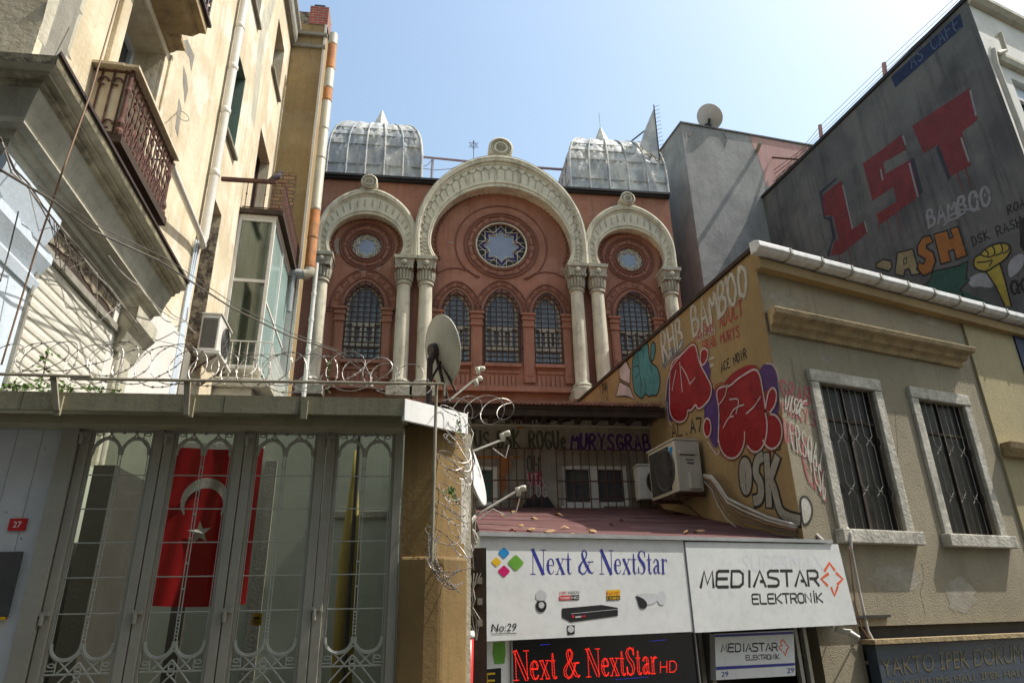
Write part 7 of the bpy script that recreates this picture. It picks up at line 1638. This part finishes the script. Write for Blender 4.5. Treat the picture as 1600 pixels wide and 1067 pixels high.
# ================================================================== CABLES
def sag(P, n=8, s_=.0):
    o = []
    for a, c in zip(P, P[1:]):
        for k in range(n): t = k/n; v = a.lerp(c, t); v.z -= s_*4*t*(1-t); o.append(v)
    return o+[P[-1]]
def cable(label, P, r, mat='cable', s_=0.0, name='cable'):
    b = MB(); b.tube(sag(P, 8, s_), r, 5); return tag(b.build(name, mat, None, smooth='all'), label, 'cable')
cable('thick dark overhead cable crossing from the stone cornice past the bay to the synagogue', [L.p(0,265,.5), L.p(86,316,.45), L.p(142,359,.5), L.p(248,407,.6), at(362,481,7.5), at(449,524,8.5), at(522,548,9.5), at(589,595,10.5)], .010)
cable('second thinner overhead cable running just above the thick one towards the synagogue', [L.p(60,290,.5), L.p(150,352,.5), L.p(260,404,.6), at(370,478,7.6), at(455,520,8.6), at(530,548,9.5), at(592,592,10.5)], .005)
cable('brown rope-like cable slanting down the left facade across the shop cornice', [L.p(190,-20,.35), L.p(142,145,.5), L.p(97,270,.55), L.p(55,395,.2), L.p(2,570,.12)], .007, 'cablebrown')
for k, (lb_, r_) in enumerate((('bundled cables sagging under the stone shop cornice, uppermost strand', .008), ('bundled cables sagging under the stone shop cornice, middle pale strand', .007), ('bundled cables sagging under the stone shop cornice, lowest loose strand', .005))):
    rr = random.Random(k+20)
    P = [L.p(0+k*3,215+k*8,.26)]+[L.p(lerp(20,215,t)+rr.uniform(-3,3), lerp(262,505,t)+k*5+rr.uniform(-6,6), .17+rr.uniform(0,.08)) for t in [i/9 for i in range(10)]]
    cable(lb_, P, r_, ['cable','cablewhite','cable'][k], .0)
for k in range(9):
    rr = random.Random(k+40); a = rr.uniform(.1,.75); e = a+rr.uniform(.12,.3); P = [L.p(lerp(20,215,a), lerp(262,505,a), .2), L.p(lerp(20,215,(a+e)/2)-rr.uniform(4,30), lerp(262,505,(a+e)/2)+rr.uniform(20,60), .12), L.p(lerp(20,215,e), lerp(262,505,e), .2)]
    P = [P[0], P[0].lerp(P[1],.7), P[1], P[1].lerp(P[2],.4), P[2]]
    o = cable('loose cable loops dangling below the shop cornice in front of the dark lintel', P, .0035, 'cable' if k % 3 else 'cablewhite'); o['group'] = 'loose cable loops under the shop cornice'
cable('thin cable from the shop cornice end sagging to the left air conditioner', [L.p(170,400,.4), L.p(215,445,.4), L.p(262,492,.3), L.p(290,500,.15), L.p(306,520,.1)], .006, 'cablewhite', .03)
cable('thin pale cable drooping across the white wall to the conduits', [L.p(250,462,.1), L.p(268,490,.1), L.p(292,500,.06), L.p(294,480,.05)], .005, 'cable', .02)
cable('grey cable running down the tan house front from the window sill to the awning', [T.p(1323,824,.03), T.p(1329,832,.14), T.p(1330,858,.14), T.p(1343,925,.04), T.p(1356,985,.04), T.p(1366,1004,.06)], .018, 'cablewhite')
cable('thin twisted cable beside the grey one below the window sill', [T.p(1322,826,.02), T.p(1327,858,.15), T.p(1336,940,.05), T.p(1346,980,.06), T.p(1362,1003,.05)], .009, 'cablebrown')
cable('two thin wires from the left wall to the cable knob near the window bars', [L.p(200,520,.1), at(300,545,7), at(400,552,8.5), at(500,560,9.5)], .003)
cable('thin wire hanging in front of the blue white pilaster', [L.p(29,330,.3), L.p(12,400,.2), L.p(0,440,.2)], .005)

for k, (lb_, c_) in enumerate((('white cable hanging beside the white dish along the ochre pillar edge','cablewhite'),('grey cable twisted round the white one beside the pillar','cable'),('pale looped cable bunched at the foot of the white dish','cablewhite'),('thin dark cable dropping from the pillar cap to the shop sign','cable'))):
    rr = random.Random(k+70); P = [at(722+k*4,648+k*3,5.3)]
    for y in range(680, 900, 36): P.append(at(733+rr.uniform(-7,7)+k*2, y+rr.uniform(-8,8), 5.45+rr.uniform(-.06,.06)))
    if k == 2: P = [at(742,806,5.6), at(728,822,5.5), at(722,845,5.45), at(735,858,5.5), at(746,840,5.5), at(738,826,5.5), at(744,850,5.5)]
    cable(lb_, P, [.009,.007,.011,.005][k], c_)
